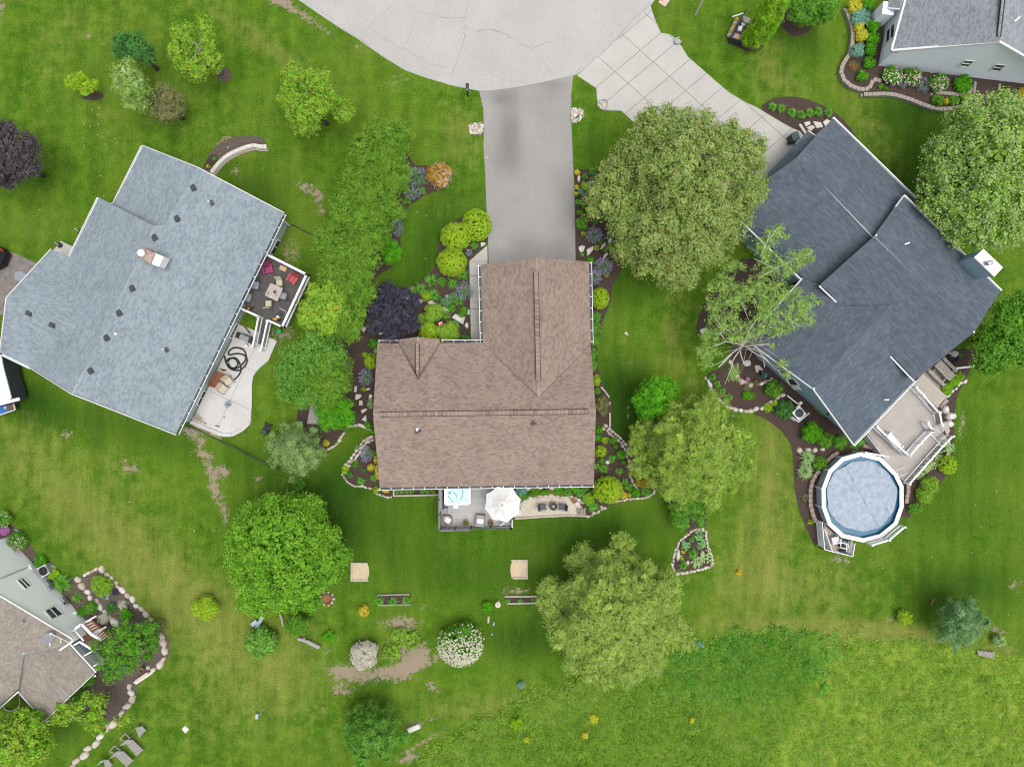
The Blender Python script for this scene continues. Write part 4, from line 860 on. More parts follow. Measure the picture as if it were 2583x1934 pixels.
bxt=XY([PW(p,2.2)for p in bayr]);MB().prism([tuple(np.array(p)*.985)for p in bxt],.0,2.15).build('bay_wall',M['side_pale'],HS)
strip(HS,'downspout',[np.array(W('D1',1152,355,2.85)),np.array(W('D1',1150,408,2.7)),np.array(W('D1',1205,418,2.85))],.1,.08,M['wood_pale'])
q=PSr.hit(px('D1',2140,165));MB().beam((q[0]-.12,q[1]-.1,q[2]+.05),(q[0]+.15,q[1]+.15,q[2]+.25),.13,.13).build('vent_pipe',M['white'],HS)
strip(HS,'hose_bib_arm',[np.array(W('D1',1460,585,.5)),np.array(W('D1',1520,572,.5)),np.array(W('D1',1565,590,.4))],.04,.04,M['steel'])
# ---- white house with tan roof, lower left
HW=thing('house','white gabled house with tan shingles and a small sunroom roof at lower left','house',PW((60,1600)))
kt=dict(tw=.25,ch=.14,th=.022,m=M['sh_tan'],parent=HW)
PM=Plane(PW((184,1612),2.85),PW((-40,1812),2.85),PW((0,1501),5.0))
shingles('shingles',[(184,1612),(168,1625),(59,1650),(46,1737),(-120,1884),(-330,1650),(-160,1420),(0,1503)],PM,(184,1612),(-40,1812),**kt)
strip(HW,'rake_board',[PM.hit((184,1610))+[0,0,.02],PM.hit((0,1500))+[0,0,.02],PM.hit((-160,1418))],.1,.16,M['fascia'])
PS1=Plane(PW((171,1624),2.45),PW((238,1697),2.45),PW((115,1700),3.3));PS2=Plane(PW((48,1742),2.45),PW((114,1815),2.45),PW((115,1700),3.3))
sr=(57,1645);sp_=(174,1757)
shingles('shingles',[(171,1624),(238,1697),sp_,sr],PS1,(171,1624),(238,1697),**kt);shingles('shingles',[(48,1742),sr,sp_,(114,1815)],PS2,(48,1742),(114,1815),**kt)
ridge(HW,sr,sp_,3.3,.3,M['sh_tan'])
strip(HW,'roof_flashing',[PS1.hit((170,1622))+[0,0,.12],PS1.hit((59,1647))+[0,0,.12]],.14,.08,M['aqua'])
strip(HW,'copper_flashing',[PS2.hit((50,1652))+[0,0,.10],PS2.hit((43,1738))+[0,0,.14]],.14,.08,M['copper'])
gutter(HW,(-40,1817),(44,1742),2.8,.1,-1,hang=3,wd_=.06);gutter(HW,(47,1743),(113,1816),2.43,.08,-1,hang=2.2,wd_=.06);gutter(HW,(172,1623),(240,1697),2.43,.09,1,hang=3,wd_=.09)
strip(HW,'rake_board',[PS1.hit((238,1698)),PS1.hit((175,1758))],.05,.12,M['fascia']);strip(HW,'rake_board',[PS2.hit((175,1758)),PS2.hit((115,1817))],.05,.12,M['fascia'])
for x,y in((240,1704),(122,1818)):MB().tube([PW((x,y),2.4),PW((x-2,y+1),1.6),PW((x-2,y+1),.1)],.07,8).build('downspout',M['white'],HW)
wa,wb=np.array(PW((-160,1160))[:2]),np.array(PW((213,1560))[:2]);wpl=wplane(wa,wb)
eb,ebr=PM.hit((184,1612)),PM.hit((-160,1418));d_=(wb-wa)/np.linalg.norm(wb-wa);f0=wa+d_*np.dot(ebr[:2]-wa,d_);f1=wa+d_*np.dot(eb[:2]-wa,d_)
wallrun(HW,[(*f1,2.75),(*f0,ebr[2]-.15)],'wall',M['side_white'])
wc=np.array(PW((70,1700))[:2]);wallrun(HW,[(*f1,2.7),(*wc,2.7)],'wall',M['side_white']);MB().prism(XY([PW(p,2.4)for p in((160,1640),(225,1697),(118,1802),(60,1742))]),0,2.35).build('sunroom_wall',M['side_white'],HW)
for cs in(((133,172),(185,152),(248,212),(200,242)),((352,413),(435,375),(503,440),(412,482))):window(HW,wpl,[px('A4',*c)for c in cs],[(0,.5)],w=.09)
q=PM.hit(px('R8',440,180));MB().lathe((q[0],q[1],q[2]),[(.07,0),(.07,.35)],8).build('vent_pipe',M['steel'],HW)
D0=W('R8',860,480,4.2);dish=MB().lathe((0,0,0),[(.02,-.06),(.25,-.03),(.42,.06),(.45,.1)],18).build('satellite_dish',M['steel'],HW,local=True);dish.location=np.array(W('R8',840,480,4.0))-origin(HW);dish.rotation_euler=(-.7,.25,0)
q=np.array(W('R8',870,600,3.2));MB().tube([q,W('R8',870,420,3.9),W('R8',890,390,4.2)],.05,8).tube([W('R8',890,400,4.1),W('R8',1060,480,3.6),W('R8',1190,545,3.0)],.03,6).tube([W('R8',1060,485,3.6),W('R8',1060,560,3.1)],.04,6).build('dish_mast',M['white'],HW)
for t,x,y in(('A4',235,60),('A4',235,75),('A4',590,435)):q=wpl.hit(px(t,x,y));MB().box((q[0]+.1,q[1]+.08,q[2]),(.3,.18,.2),-.8).build('wall_vent',M['white'],HW)
for x,y,w_ in((372,205,.5),(410,235,.35),(390,245,.3),(520,335,.6),(545,350,.3)):
 q=wpl.hit(px('A4',x,y));MB().box((q[0]+.12,q[1]+.12,max(.5,q[2])),(w_,.2,.35),-.85).build('utility_meter',M['steel'],HW)
strip(HW,'conduit',[wpl.hit(px('A4',0,160))+[.04,.04,0],wpl.hit(px('A4',225,68))+[.04,.04,0]],.05,.05,M['steel'])
wl=[W('A4',20,1180,.0)[:2],W('A4',160,1060,0)[:2]];c=W('A4',95,1130,.1);f=MB()
for i in range(9):
 t=math.pi*i/8;u=np.array([.74,.67]);v_=np.array([.67,-.74])*1.0;p=np.array(c[:2])+u*math.cos(t)*.8+v_*math.sin(t)*.75
 t2=math.pi*(i+1)/8;p2=np.array(c[:2])+u*math.cos(t2)*.8+v_*math.sin(t2)*.75
 if i<8:f.beam((*p,.1),(*p2,.1),.05,.3)
f.build('window_well',M['steel'],HW)
# ---------------------------------------------------------------- trees
def ring(t,cx,cy,R,r,n_,z,rz,j=.15,sq=1.0):
 out=[]
 for i in range(n_):
  a=2*math.pi*(i+random.random()*.5)/n_;q=R*random.uniform(1-j,1+j);out.append((t,cx+q*math.cos(a),cy+q*math.sin(a)*sq,r*random.uniform(.8,1.2),r*random.uniform(.8,1.2),z+random.uniform(-.4,.4),rz))
 return out
tree('linden_tree','very large dense tree with olive leaves between the concrete driveway and the dark-roofed house','tree',
[('C1',1600,1350,330,330,6.2,3.4),('C1',1450,1050,200,170,5.6,2.2),('C1',1700,1060,200,170,5.8,2.2),('C1',1950,1130,180,150,5.4,2.0),('C1',1930,1320,190,170,6.0,2.2),('C1',2120,1250,170,200,5.0,2.0),('C1',2150,1500,150,200,5.0,2.0),('C1',1270,1250,190,170,5.0,2.0),('C1',1180,1420,200,150,4.6,1.9),('C1',1060,1560,160,130,4.0,1.6),
('C2',1150,120,260,170,4.8,2.0),('C2',1000,80,150,120,3.8,1.4),('C2',1250,300,200,170,4.8,2.0),('C2',1200,480,130,130,4.0,1.6),('C2',1450,400,260,220,5.6,2.4),('C2',1380,600,150,120,4.6,1.8),('C2',1600,680,150,120,4.4,1.8),('C2',1750,500,210,170,5.2,2.2),('C2',1950,300,230,200,5.2,2.2),('C2',2080,120,120,180,5.0,2.0),('C2',1700,150,330,260,6.6,2.8),('C2',1560,760,110,50,3.6,1.2),('C1',1330,1000,70,70,4.6,1.2)],
M['lf_linden'],leaf=.19,trunk_r=.3,dens=42,clump=.42,per=14,depth=.4,rnd=.8,up=.35)
tree('maple_tree','large pale green tree touching the right edge beside the silver-roofed house','tree',
[('D1',1950,1200,330,330,6.5,3.2),('D1',1750,950,160,150,5.0,2.0),('D1',2000,880,170,130,5.2,2.0),('D1',1650,1250,200,200,5.2,2.2),('D1',1560,1420,180,200,4.8,2.0),('D1',1500,1180,90,80,4.4,1.4),('D2',1600,80,220,190,5.2,2.2),('D2',1750,300,200,170,5.0,2.0),('D2',1950,350,200,170,5.2,2.0),('D2',2150,250,160,200,5.2,2.0),('D2',1900,80,280,230,6.4,2.6),('D1',2180,1100,150,250,5.6,2.2),('D1',1640,960,60,60,4.2,1.0)],
M['lf_silver'],leaf=.24,trunk_r=.28,dens=30,clump=.5,per=14,depth=.4,rnd=.9,up=.3)
tree('shade_tree','dark green tree behind the tall chimney of the dark-roofed house','tree',
[('D2',2080,1080,190,200,3.8,1.9),('D2',1980,1280,190,170,3.4,1.6),('D2',2150,950,100,130,3.6,1.6),('D2',1900,1400,120,80,2.6,1.2),('D2',2150,1280,90,140,3.4,1.5),('D2',1880,1180,70,90,3,1.3)],M['lf_mid'],leaf=.2,dens=30,clump=.5,per=12,rnd=.8)
tree('maple_tree','lumpy bright green maple beside the left sandbox','tree',
[('B3',330,1250,330,300,6.0,2.8),('B3',120,1150,140,150,4.6,1.9),('B3',260,1060,140,110,4.4,1.8),('B3',470,1020,150,100,4.4,1.8),('B3',600,1010,80,60,3.8,1.2),('B3',600,1180,140,150,4.4,1.9),('B3',720,1270,110,90,4.0,1.5),('B3',800,1420,110,80,3.6,1.4),('B3',640,1450,190,160,4.6,2.0),('B3',60,1420,150,180,4.6,1.9),('B3',150,1600,170,120,4.4,1.8),('B3',400,1560,250,180,5.2,2.2),('B4',560,160,180,130,4.0,1.6),('B4',300,300,230,120,3.8,1.6),('B4',120,330,110,90,3.4,1.3),('B4',720,100,120,100,3.8,1.5),('B4',560,330,90,60,3.2,1.2),('B3',-10,1280,70,90,4.2,1.5)],
M['lf_maple'],leaf=.2,trunk_r=.24,dens=42,clump=.38,per=14,depth=.3,rnd=.55,up=.5)
tree('maple_tree','young upright maple with yellow tips on the open lawn left of the cul-de-sac','tree',
[('B1',470,640,110,100,4.6,1.5),('B1',630,680,120,110,4.8,1.5),('B1',440,800,90,130,4.2,1.5),('B1',550,900,150,140,4.8,1.8),('B1',700,820,100,100,4.2,1.4),('B1',560,1020,110,60,3.6,1.2),('B1',840,900,90,80,3.2,1.0),('B1',800,820,60,50,3.2,.9)],M['lf_maple_y'],leaf=.17,dens=45,clump=.3,per=10,rnd=.7)
tree('young_tree','leaning young tree with bare grey limbs next to a small round mulch ring','tree',
[('A1',1480,300,90,110,4.4,1.3),('A1',1640,220,60,90,4.8,1.1),('A1',1440,450,80,100,4.0,1.2),('A1',1560,560,100,90,3.8,1.2),('A1',1690,500,90,90,3.8,1.1),('A1',1680,360,70,90,4.2,1.1),('A1',1600,420,60,60,3.4,1.0)],M['lf_maple_y'],leaf=.16,dens=45,clump=.28,per=10,bark=M['bark_pale'],nl=26,base=('A1',1770,590,0),trunk_r=.11)
tree('young_tree','dark green bushy tree, topmost of the three clumped on the upper left lawn','tree',[('A1',1080,380,110,110,3.6,1.4),('A1',980,330,70,60,3.2,1.0),('A1',1160,440,80,90,3.2,1.2),('A1',960,420,60,70,3.0,1.0)],M['lf_dark'],leaf=.15,dens=50,clump=.28,per=10,nl=14)
tree('young_tree','pale green feathery tree, middle of the three clumped on the upper left lawn','tree',[('A1',1020,580,120,100,3.6,1.3),('A1',1090,720,120,130,3.8,1.5),('A1',960,680,60,90,3.2,1.1),('A1',1100,840,90,60,3.0,1.0)],M['lf_silver'],leaf=.15,dens=42,clump=.28,per=10,needle=True,asp=.35)
tree('young_tree','reddish tinged bush, lowest of the three clumped on the upper left lawn','tree',[('A1',1330,780,110,100,2.6,1.1),('A1',1330,900,120,80,2.4,1.0),('A1',1420,860,60,70,2.2,.9)],M['lf_redgreen'],leaf=.13,dens=50,clump=.25,per=8,nl=14)
tree('golden_bush','small lime yellow bush over a dark mulch ring on the upper left lawn','shrub',[('A1',610,640,90,50,1.6,.7),('A1',700,690,90,60,1.6,.7),('A1',590,670,60,50,1.5,.6)],M['lf_lime'],leaf=.12,dens=60,clump=.18,per=8,base=('A1',735,740,0),trunk_r=.05)
tree('purple_tree','dark purple-black tree cut by the left edge','tree',[('A1',120,1180,200,160,4.4,1.8),('A1',20,1060,90,100,4.2,1.4),('A1',200,1320,140,120,4.0,1.6),('A1',60,1350,170,130,4.0,1.6),('A1',-120,1250,200,250,5,2)],M['lf_purple'],leaf=.17,dens=45,clump=.32,per=10)
tree('plum_tree','dark blue-purple plum tree in the front bed beside the front gable','tree',
[('B2',1220,970,150,135,3.0,1.5),('B2',1210,820,80,70,2.6,1.0),('B2',1340,860,80,70,2.6,1.0),('B2',1060,960,90,70,2.6,1.0),('B2',1120,1080,90,80,2.6,1.0),('B2',1360,1060,90,90,2.8,1.1),('B2',1230,1150,80,80,2.4,1.0),('B2',1100,830,50,50,2.4,.7),('B2',990,950,30,30,2.3,.5),('B2',1420,920,40,60,2.3,.6)],M['lf_plum'],leaf=.15,dens=60,clump=.3,per=10,needle=True,asp=.5,rnd=.8)
def pine(name,label,t,cx,cy,R,m,zt,arms=16,r0=.24,seed=0,tr=.16,sq=1.0,rings=4,leaf=.2,asp=.16,dens=75,lobe=.19,base=None,cl=.34):
 L=[]
 for k in range(rings):
  f=1-k/rings*.82;na=max(4,int(arms*f))
  for i in range(na):
   a=2*math.pi*(i+.5*k+random.random()*.6)/na;q=R*f*random.uniform(.66,1.08)*.86;z=zt*(.38+.58*(k/max(1,rings-1)));u=random.uniform(.55,1.15)
   L.append((t,cx+q*math.cos(a),cy+q*math.sin(a)*sq,R*lobe*u,R*lobe*u,z,R*lobe*.55/VIEW[t][2]/30))
   if f>.5:L.append((t,cx+q*.7*math.cos(a+.1),cy+q*.7*math.sin(a+.1)*sq,R*lobe*.9,R*lobe*.9,z+.3,R*lobe*.5/VIEW[t][2]/30))
 L.append((t,cx,cy,R*.16,R*.16,zt,.5))
 return tree(name,label,'tree',L,M[m],leaf=leaf,asp=asp,needle=True,dens=dens,clump=cl,per=13,nl=len(L),trunk_r=tr,rnd=.9,up=.3,depth=.5,lo=-.35,base=base,flat=.8,core=.8)
pine('pine_tree','broad yellow-green pine overlapping the property corner beside the stepping path on the right','C3',1735,590,500,'lf_pine2',6.5,arms=18,sq=1.0,leaf=.28)
pine('pine_tree','largest pine, pale olive with grey limbs, in the back lawn right of the sandboxes','C4',1110,420,610,'lf_pine',7.0,arms=20,sq=1.02,leaf=.24,asp=.24)
pine('pine_tree','greyish green feathery pine at the end of the hedge beside the push mower','B3',470,590,250,'lf_pinegrey',4.6,arms=12,sq=1.05,leaf=.24)
pine('spruce_tree','blue-green conifer on the right lawn above a small log pile','D4',1710,500,250,'lf_bluespruce',4.4,arms=11,leaf=.24)
pine('juniper_tree','wispy green conifer standing at the back corner beside a stone slab','B4',1060,1370,290,'lf_juniper',4.2,arms=12,leaf=.34,asp=.12,sq=1.0,dens=60)
tree('columnar_evergreen','tall bright green columnar evergreen leaning over the planter garden, left of the pair','tree',[('S6',640,620,170,130,1.4,1.2),('S6',720,430,170,160,2.8,1.3),('S6',840,240,150,160,4.2,1.3),('S6',920,60,110,130,5.4,1.2),('S6',970,-60,60,90,6.2,.9)],M['lf_column'],leaf=.13,dens=85,clump=.2,per=8,base=('S6',600,700,0),trunk_r=.1,depth=.15,lo=-.6)
tree('columnar_evergreen','tall bright green columnar evergreen, right-hand one of the touching pair at the top','tree',[('S6',760,640,100,90,1.0,1.0),('S6',880,460,110,140,2.4,1.2),('S6',990,280,110,150,3.8,1.2),('S6',1080,90,90,130,5.0,1.1)],M['lf_column'],leaf=.13,dens=85,clump=.2,per=8,base=('S6',720,720,0),trunk_r=.1,depth=.15,lo=-.6)
tree('ornamental_tree','small round green tree over a circular mulch ring at the top edge','tree',[('D1',520,60,180,120,2.8,1.2),('D1',400,60,100,80,2.5,1.0),('D1',650,40,110,90,2.5,1.0),('D1',580,150,100,60,2.3,.9),('D1',450,150,80,50,2.2,.8)],M['lf_mid'],leaf=.14,dens=60,clump=.25,per=9,base=('D1',420,110,0),trunk_r=.08)
for i,(x,y,rx,ry)in enumerate([(985,352,52,50),(945,408,62,55),(990,440,45,52),(915,478,55,52),(962,510,48,55),(890,535,52,50),(930,580,52,55),(850,625,48,55),(905,640,55,55),(860,700,50,48),(905,725,42,50),(875,800,42,50),(770,925,58,52),(815,885,48,50),(840,940,46,50),(765,975,48,38),(815,985,42,36)]):
 LB=['northernmost, at the upper tip of the hedge','upper left, behind the tip','upper right, next to the blue flowers','left side, near the bare dirt patches','right side, above the small blue flower strip','left side, widest bulge of the upper hedge','right side, above the round green bush','left side, nearest the raised dark deck corner','centre, left of the round green bush','left side, just above the yellow-leaved vine','right side, beside the plum tree','right of the yellow-leaved vine','lower left, beside the concrete patio','lower centre, below the yellow-leaved vine','lower right, above the stepping stones','lowest left, above the old split logs','lowest right, beside the round garden shrub'][i]
 rx*=1.12+.03*(i>10);ry*=1.1+.25*(i>10);p_=[('P',x,y,rx,ry,3.4,2.0),('P',x-rx*.35,y-ry*.3,rx*.5,ry*.5,4.3,1.2),('P',x+rx*.35,y+ry*.25,rx*.5,ry*.5,4.1,1.2),('P',x-rx*.1,y+ry*.45,rx*.45,ry*.45,4.0,1.1)]
 tree('arborvitae','green arborvitae in the hedge, '+LB,'hedge tree',p_,M['lf_thuja'if i not in(12,13,15)else 'lf_juniper'],leaf=.22,asp=.35,dens=46,clump=.34,per=12,needle=True,rnd=.9,group='arborvitae hedge trees',depth=.5,nl=6)
tree('vine_tree','yellow-green broad-leaved tree growing in the hedge next to the dark deck','tree',[('B2',680,850,130,90,4.4,1.3),('B2',620,980,130,110,4.2,1.3),('B2',760,950,130,110,4.6,1.4),('B2',700,1090,130,90,4.4,1.3),('B2',830,870,70,60,4.0,1.0),('B2',560,1060,70,60,3.8,1.0)],M['lf_maple_y'],leaf=.22,dens=40,clump=.3,per=9,rnd=.5,up=.6)
tree('bush_tree','bright green leafy tree at the lower end of the hedge beside the lawn path','shrub',[('B3',800,230,110,80,2.4,1.0),('B3',860,330,80,90,2.2,.9),('B3',740,340,90,90,2.2,.9),('B3',660,280,50,60,1.9,.7)],M['lf_bright'],leaf=.16,dens=55,clump=.3,per=9)
BT=tree('birch_tree','white-limbed birch reaching over the dark roof','tree',
[('D2',230,370,90,70,5.6,.6),('D2',420,540,120,60,5.6,.6),('D2',330,600,120,60,5.6,.6),('D2',200,650,150,90,5.4,.8),('D2',130,480,110,90,5.2,.8),('D2',90,800,140,120,5.6,1.0),('D2',280,850,150,90,6.0,.8),('D2',450,930,130,80,6.2,.7),('D2',380,1050,140,80,6.0,.7),('D2',180,1020,150,100,5.8,.9),('D2',250,1130,100,50,5.6,.6),('S5',120,330,90,70,3.6,.8),('S5',100,430,70,60,3.4,.7),('S5',310,530,60,50,3.4,.6),('S5',620,290,40,25,5,.4),('S5',700,430,50,40,4.6,.5),('S5',740,520,60,30,4.6,.4),('S5',250,120,130,80,4.8,1.0),('S5',120,200,90,60,4.2,.8),('C2',1950,780,120,90,4.8,1.0),('C2',1900,950,90,100,4.4,1.0),('C2',2080,880,120,110,5.2,1.1),('C2',2020,620,100,60,4.6,.8),('C2',1850,1280,60,50,3.4,.6),('C2',2060,1460,50,60,3.2,.5),('S5',400,200,160,80,5.0,.9)],
M['lf_birch'],leaf=.14,dens=46,clump=.3,per=8,rnd=1.0,bark=M['bark_pale'],nl=12,base=('S5',395,290,2.2),trunk_r=.09,depth=.75,core=.5)
mb=MB()
M['bark_white']=mat('birch_bark',(.62,.58,.53),.8,c2=(.40,.36,.33),scale=7)
for pts in[[(395,290),(300,190),(210,130),(170,60)],[(395,290),(260,260),(150,300)],[(395,290),(300,360),(230,420),(150,455)],[(395,290),(320,400),(290,500),(250,600)],[(395,290),(470,340),(570,400),(660,490)],[(395,290),(520,340),(600,420)],[(395,290),(430,200),(510,160)],[(395,290),(380,210),(370,130)],[(395,290),(450,230),(430,180)],[(395,290),(500,285),(610,280)],[(395,290),(560,390),(570,460)],[(210,130),(205,50)],[(260,260),(215,195)],[(300,360),(200,460)],[(370,290),(375,360),(400,440)],[(690,60),(700,70),(680,110)],[(655,90),(650,130)]]:
 Z=[4.6+.5*i for i in range(len(pts))];P3=[W('S5',x+random.uniform(-4,4),y+random.uniform(-4,4),z)for(x,y),z in zip(pts,Z)];mb.tube(P3,[max(.012,.055-.014*i)for i in range(len(P3))],6)
for pts in[[(80,1040),(20,1130),(0,1190)],[(60,560),(230,640),(330,590),(430,540),(520,520)],[(230,640),(120,700)],[(110,545),(160,430),(260,300)],[(160,430),(190,340)],[(60,870),(90,950),(150,1060)],[(250,990),(330,1030),(430,1100)],[(250,990),(260,1080)]]:
 P3=[W('D2',x,y,5.9+.25*i)for i,(x,y)in enumerate(pts)];mb.tube(P3,[max(.012,.035-.008*i)for i in range(len(P3))],6)
o=mb.build('white_limbs',M['bark_white'],BT,smooth=True);o['kind']='stuff'
tree('shrubby_tree','loose green shrub tree growing beside the island bed under the pine edge','shrub',[('C3',1600,930,70,60,1.8,.8),('C3',1680,1000,90,80,2.0,.9),('C3',1760,1060,80,80,1.8,.8),('C3',1620,1080,90,80,1.8,.8),('C3',1630,1170,70,50,1.5,.6),('C3',1780,1150,50,50,1.5,.6)],M['lf_mid'],leaf=.14,dens=50,clump=.28,per=9)
tree('round_tree','dense dark green round tree at the edge of the side lawn above the broad pine','tree',[('C3',1420,150,150,140,2.8,1.5),('C3',1360,260,90,80,2.4,1.1),('C3',1500,250,90,90,2.6,1.1),('C3',1530,110,80,90,2.6,1.1),('C2',1480,1580,90,80,2.6,1.1)],M['lf_bright'],leaf=.13,dens=75,clump=.2,per=8,lo=-.3)
tree('lilac_tree','straggly dark shrub tree with grey stems beside the white porch','tree',[('A4',980,590,150,90,2.6,.9),('A4',870,700,120,120,2.8,1.0),('A4',1030,700,150,120,2.9,1.0),('A4',900,830,130,110,2.6,.9),('A4',1180,560,110,80,2.2,.8),('A4',1050,820,80,90,2.2,.8),('A4',1220,660,70,90,2.0,.7),('A4',900,930,70,60,2.0,.6)],M['lf_mid'],leaf=.13,dens=34,clump=.3,per=8,nl=40,rnd=.9,depth=.6)
tree('young_tree','yellow-green open tree below the sunroom at lower left','tree',[('A4',760,1130,110,80,3.0,1.0),('A4',740,1240,110,80,3.0,1.0),('A4',550,1200,110,90,2.8,.9),('A4',780,1330,80,60,2.6,.8),('A4',1000,1270,70,40,2.4,.6),('A4',480,1260,70,60,2.4,.7)],M['lf_maple_y'],leaf=.16,dens=30,clump=.32,per=9,nl=30,depth=.6)
tree('corner_tree','yellow-green tree filling the bottom left corner','tree',[('A4',150,1350,200,120,3.6,1.4),('A4',300,1480,110,120,3.4,1.2),('A4',120,1520,200,150,4.0,1.6),('A4',-40,1400,150,200,4.2,1.6),('A4',250,1250,100,60,2.8,.9)],M['lf_maple_y'],leaf=.19,dens=32,clump=.38,per=10,nl=20,rnd=.8)
# ---------------------------------------------------------------- shrubs and perennials
B=ball
B('orange spirea with white blossom on its right side in the tip of the front bed','B1',1598,1395,112,'lf_orange',h=1.2,ry=118,leaf=.09,flower='fl_white',fn=260,fside=(1,-.35),fsize=.08,name='spirea',loose=.2)
catmint('blue flowering catmint beside the orange spirea','B1',1430,1420,100,ry=90);catmint('blue catmint patch, lower end of the front bed tip','B1',1390,1540,70,ry=50);catmint('narrow blue catmint between hedge and curved lawn','B2',1270,310,50,ry=80)
lily('green daylily tuft below the orange spirea','B1',1470,1520,40);lily('green daylily tuft on the lawn edge below the blue catmint','B2',1350,100,50);lily('green daylily tuft above the blue catmint','B1',1400,1370,50)
B('small green bush between the blue catmint and hedge','B2',1280,200,60,'lf_mid',loose=.3);B('large round deep green bush on the curved lawn edge','B2',1218,510,98,'lf_bright',ry=122,h=1.8,loose=.1)
gl='clipped round lime-green shrubs beside the driveway'
for L_,x,y,r,ry in(('top one, touching the driveway edge',1900,290,126,136),('middle one, left-most bulge',1735,380,130,118),('lowest one, above the daylilies',1700,585,126,118)):B('clipped round lime-green shrub, '+L_,'B2',x,y,r,'lf_lime',h=1.7,ry=ry,leaf=.12,dens=150,group=gl)
for L_,x,y,r in(('left of the group below the lime shrubs',1450,800,75),('centre of the group below the lime shrubs',1540,735,80),('lower centre, beside the dwarf yellow-green ball',1560,850,80),('against the concrete front walk',1790,690,75),('above the catmint by the front walk',1710,760,60),('below the catmint by the front walk',1760,895,65),('beside the flat stone and bright viburnum',1650,1005,60),('under the topmost lime shrub',1880,460,45)):lily('daylily clump '+L_,'B2',x,y,r,group='daylily clumps in the front bed')
catmint('blue catmint spilling over the front walk','B2',1800,820,78);catmint('dark blue catmint next to the paver under the lime shrubs','B2',1840,515,28,n=60)
B('small yellow-green ball between daylilies in the front bed','B2',1495,860,42,'lf_lime');B('tiny yellow-green ball left of the daylilies in the front bed','B2',1385,810,32,'lf_lime');B('low moss green cushion in the middle of the front bed','B2',1700,955,32,'lf_bright',h=.3);B('olive green small bush right of the daylilies in the front bed','B2',1620,745,40,'lf_mid',loose=.4)
B('grey-green rounded perennial, left of the glass globe','B2',1650,905,50,'lf_catmint',loose=.3);B('grey-green rounded perennial, right of the glass globe','B2',1700,870,45,'lf_catmint',loose=.3);B('low green perennial beside the front walk paver','B2',1790,985,44,'lf_mid',loose=.4);B('spiky green clump by the front walk end','B2',1810,1195,42,'lf_dark',loose=.5)
B('yellow-green mounded shrub, upper of the bright mass under the front gable','B2',1560,990,85,'lf_maple_y',loose=.5,leaf=.14,h=1.5);B('leafy bright shrub left of the flower pot figure','B2',1480,1050,60,'lf_maple_y',loose=.6,leaf=.16);B('large bright green shrub against the front gable, left half','B2',1520,1140,90,'lf_lime',loose=.4,leaf=.15,h=1.6);B('large bright green shrub against the front gable, right half','B2',1670,1150,100,'lf_maple_y',loose=.4,leaf=.15,h=1.6);B('hosta-like pale bush beside the largest flat stone','B2',1730,1085,35,'lf_hosta',loose=.5)
for x,y,r,mm,lb in((1075,1230,40,'lf_bright','bright leafy sapling above the left wall bed'),(1008,1320,18,'lf_lime','tiny lime seedling in the left mulch'),(1000,1598,16,'lf_lime','tiny yellow seedling beside the stepping stones'),(1100,1290,24,'lf_hosta_v','pale striped plant against the left wall')):B(lb,'B2',x,y,r,mm,loose=.6)
B('olive round bush against the left wall of the brown house','B2',1055,1375,55,'lf_lime',ry=68,h=1.2);catmint('blue catmint against the left wall','B2',1020,1500,60,ry=75)
B('pale variegated bush peeking out at the left wall below the ridge','B3',1055,215,28,'lf_hosta_v',ry=55,loose=.4);B('small round green ball at the grass path corner by the wall','B3',1038,385,32,'lf_bright');B('small bright bush under the left eave by the grass path','B3',1070,445,22,'lf_bright')
B('yellow creeping plant at the lower tip of the hedge bed','B3',702,527,30,'lf_yellow',h=.4)
catmint('large blue catmint in the lower left bed','S3',365,320,75,ry=100);B('green shrub behind the large catmint by the wall','S3',440,310,50,'lf_mid',ry=60,loose=.4)
for x,y,r,rr_,lb in((418,480,50,48,'bright yellow shrub beside the large catmint'),(478,380,22,50,'narrow yellow shrub under the left eave, upper'),(495,540,28,90,'narrow yellow shrub under the left eave, lower')):B(lb,'S3',x,y,r,'lf_yellow',ry=rr_,h=.8,name='golden_shrub')
lily('pale grassy clump under the left eave','S3',455,610,62,n=150,w=.03);lily('daylily clump at the bottom of the lower left bed','S3',300,640,72,n=150);B('dark green perennial in the middle of the lower left bed','S3',228,440,50,'lf_mid',loose=.6);B('dark green perennial inside the left point of the lower left bed','S3',155,570,45,'lf_dark',loose=.5);B('dusky small perennial among the mulch of the lower left bed','S3',325,520,28,'lf_dark',loose=.6)
B('green ball on the left point of the lower left bed','S3',97,510,48,'lf_lime',ry=58);B('green ball at the lower right corner of the lower left bed','S3',483,760,48,'lf_lime');B('small yellow flowers beside the timber planter','S3',600,765,42,'lf_yellow',ry=28,h=.4,loose=.5);B('low pale plant among the edging stones left of the house','S3',245,235,28,'lf_hosta',h=.3,loose=.4)
for i,x in enumerate((740,800,860,920,1050,1110,1190)):lily(['first','second','third','fourth','fifth','sixth','last'][i]+' bushy plant from the left in the timber planter under the rear eave','S3',x,770,45,'lf_mid',n=90,w=.06,h=.5,group='plants in the timber planter')
for x,y,r,k,lb in((90,85,38,'lf_yellow','yellow groundcover patch at the head of the drive-side bed'),(80,290,32,'lf_yellow','yellow groundcover beside the weathered log'),(70,380,22,'lf_yellow','yellow groundcover strip along the drive'),(135,355,38,'lf_bluegreen','blue-green tuft left of the lime bush'),(190,270,60,'lf_lime','lime leafy bush under the big linden'),(200,550,48,'lf_mid','green bush left of the linden edge'),(130,640,42,'lf_mid','small green bush above the round one on the drive'),(265,670,60,'lf_mid','broad leafy bush beside the linden'),(100,495,38,'lf_bright','bright small bush on the drive edge')):B(lb,'S2',x,y,r,k,loose=.5,h=.6)
B('round mid-green bush touching the drive','S2',152,790,100,'lf_mid',h=1.1,loose=.25)
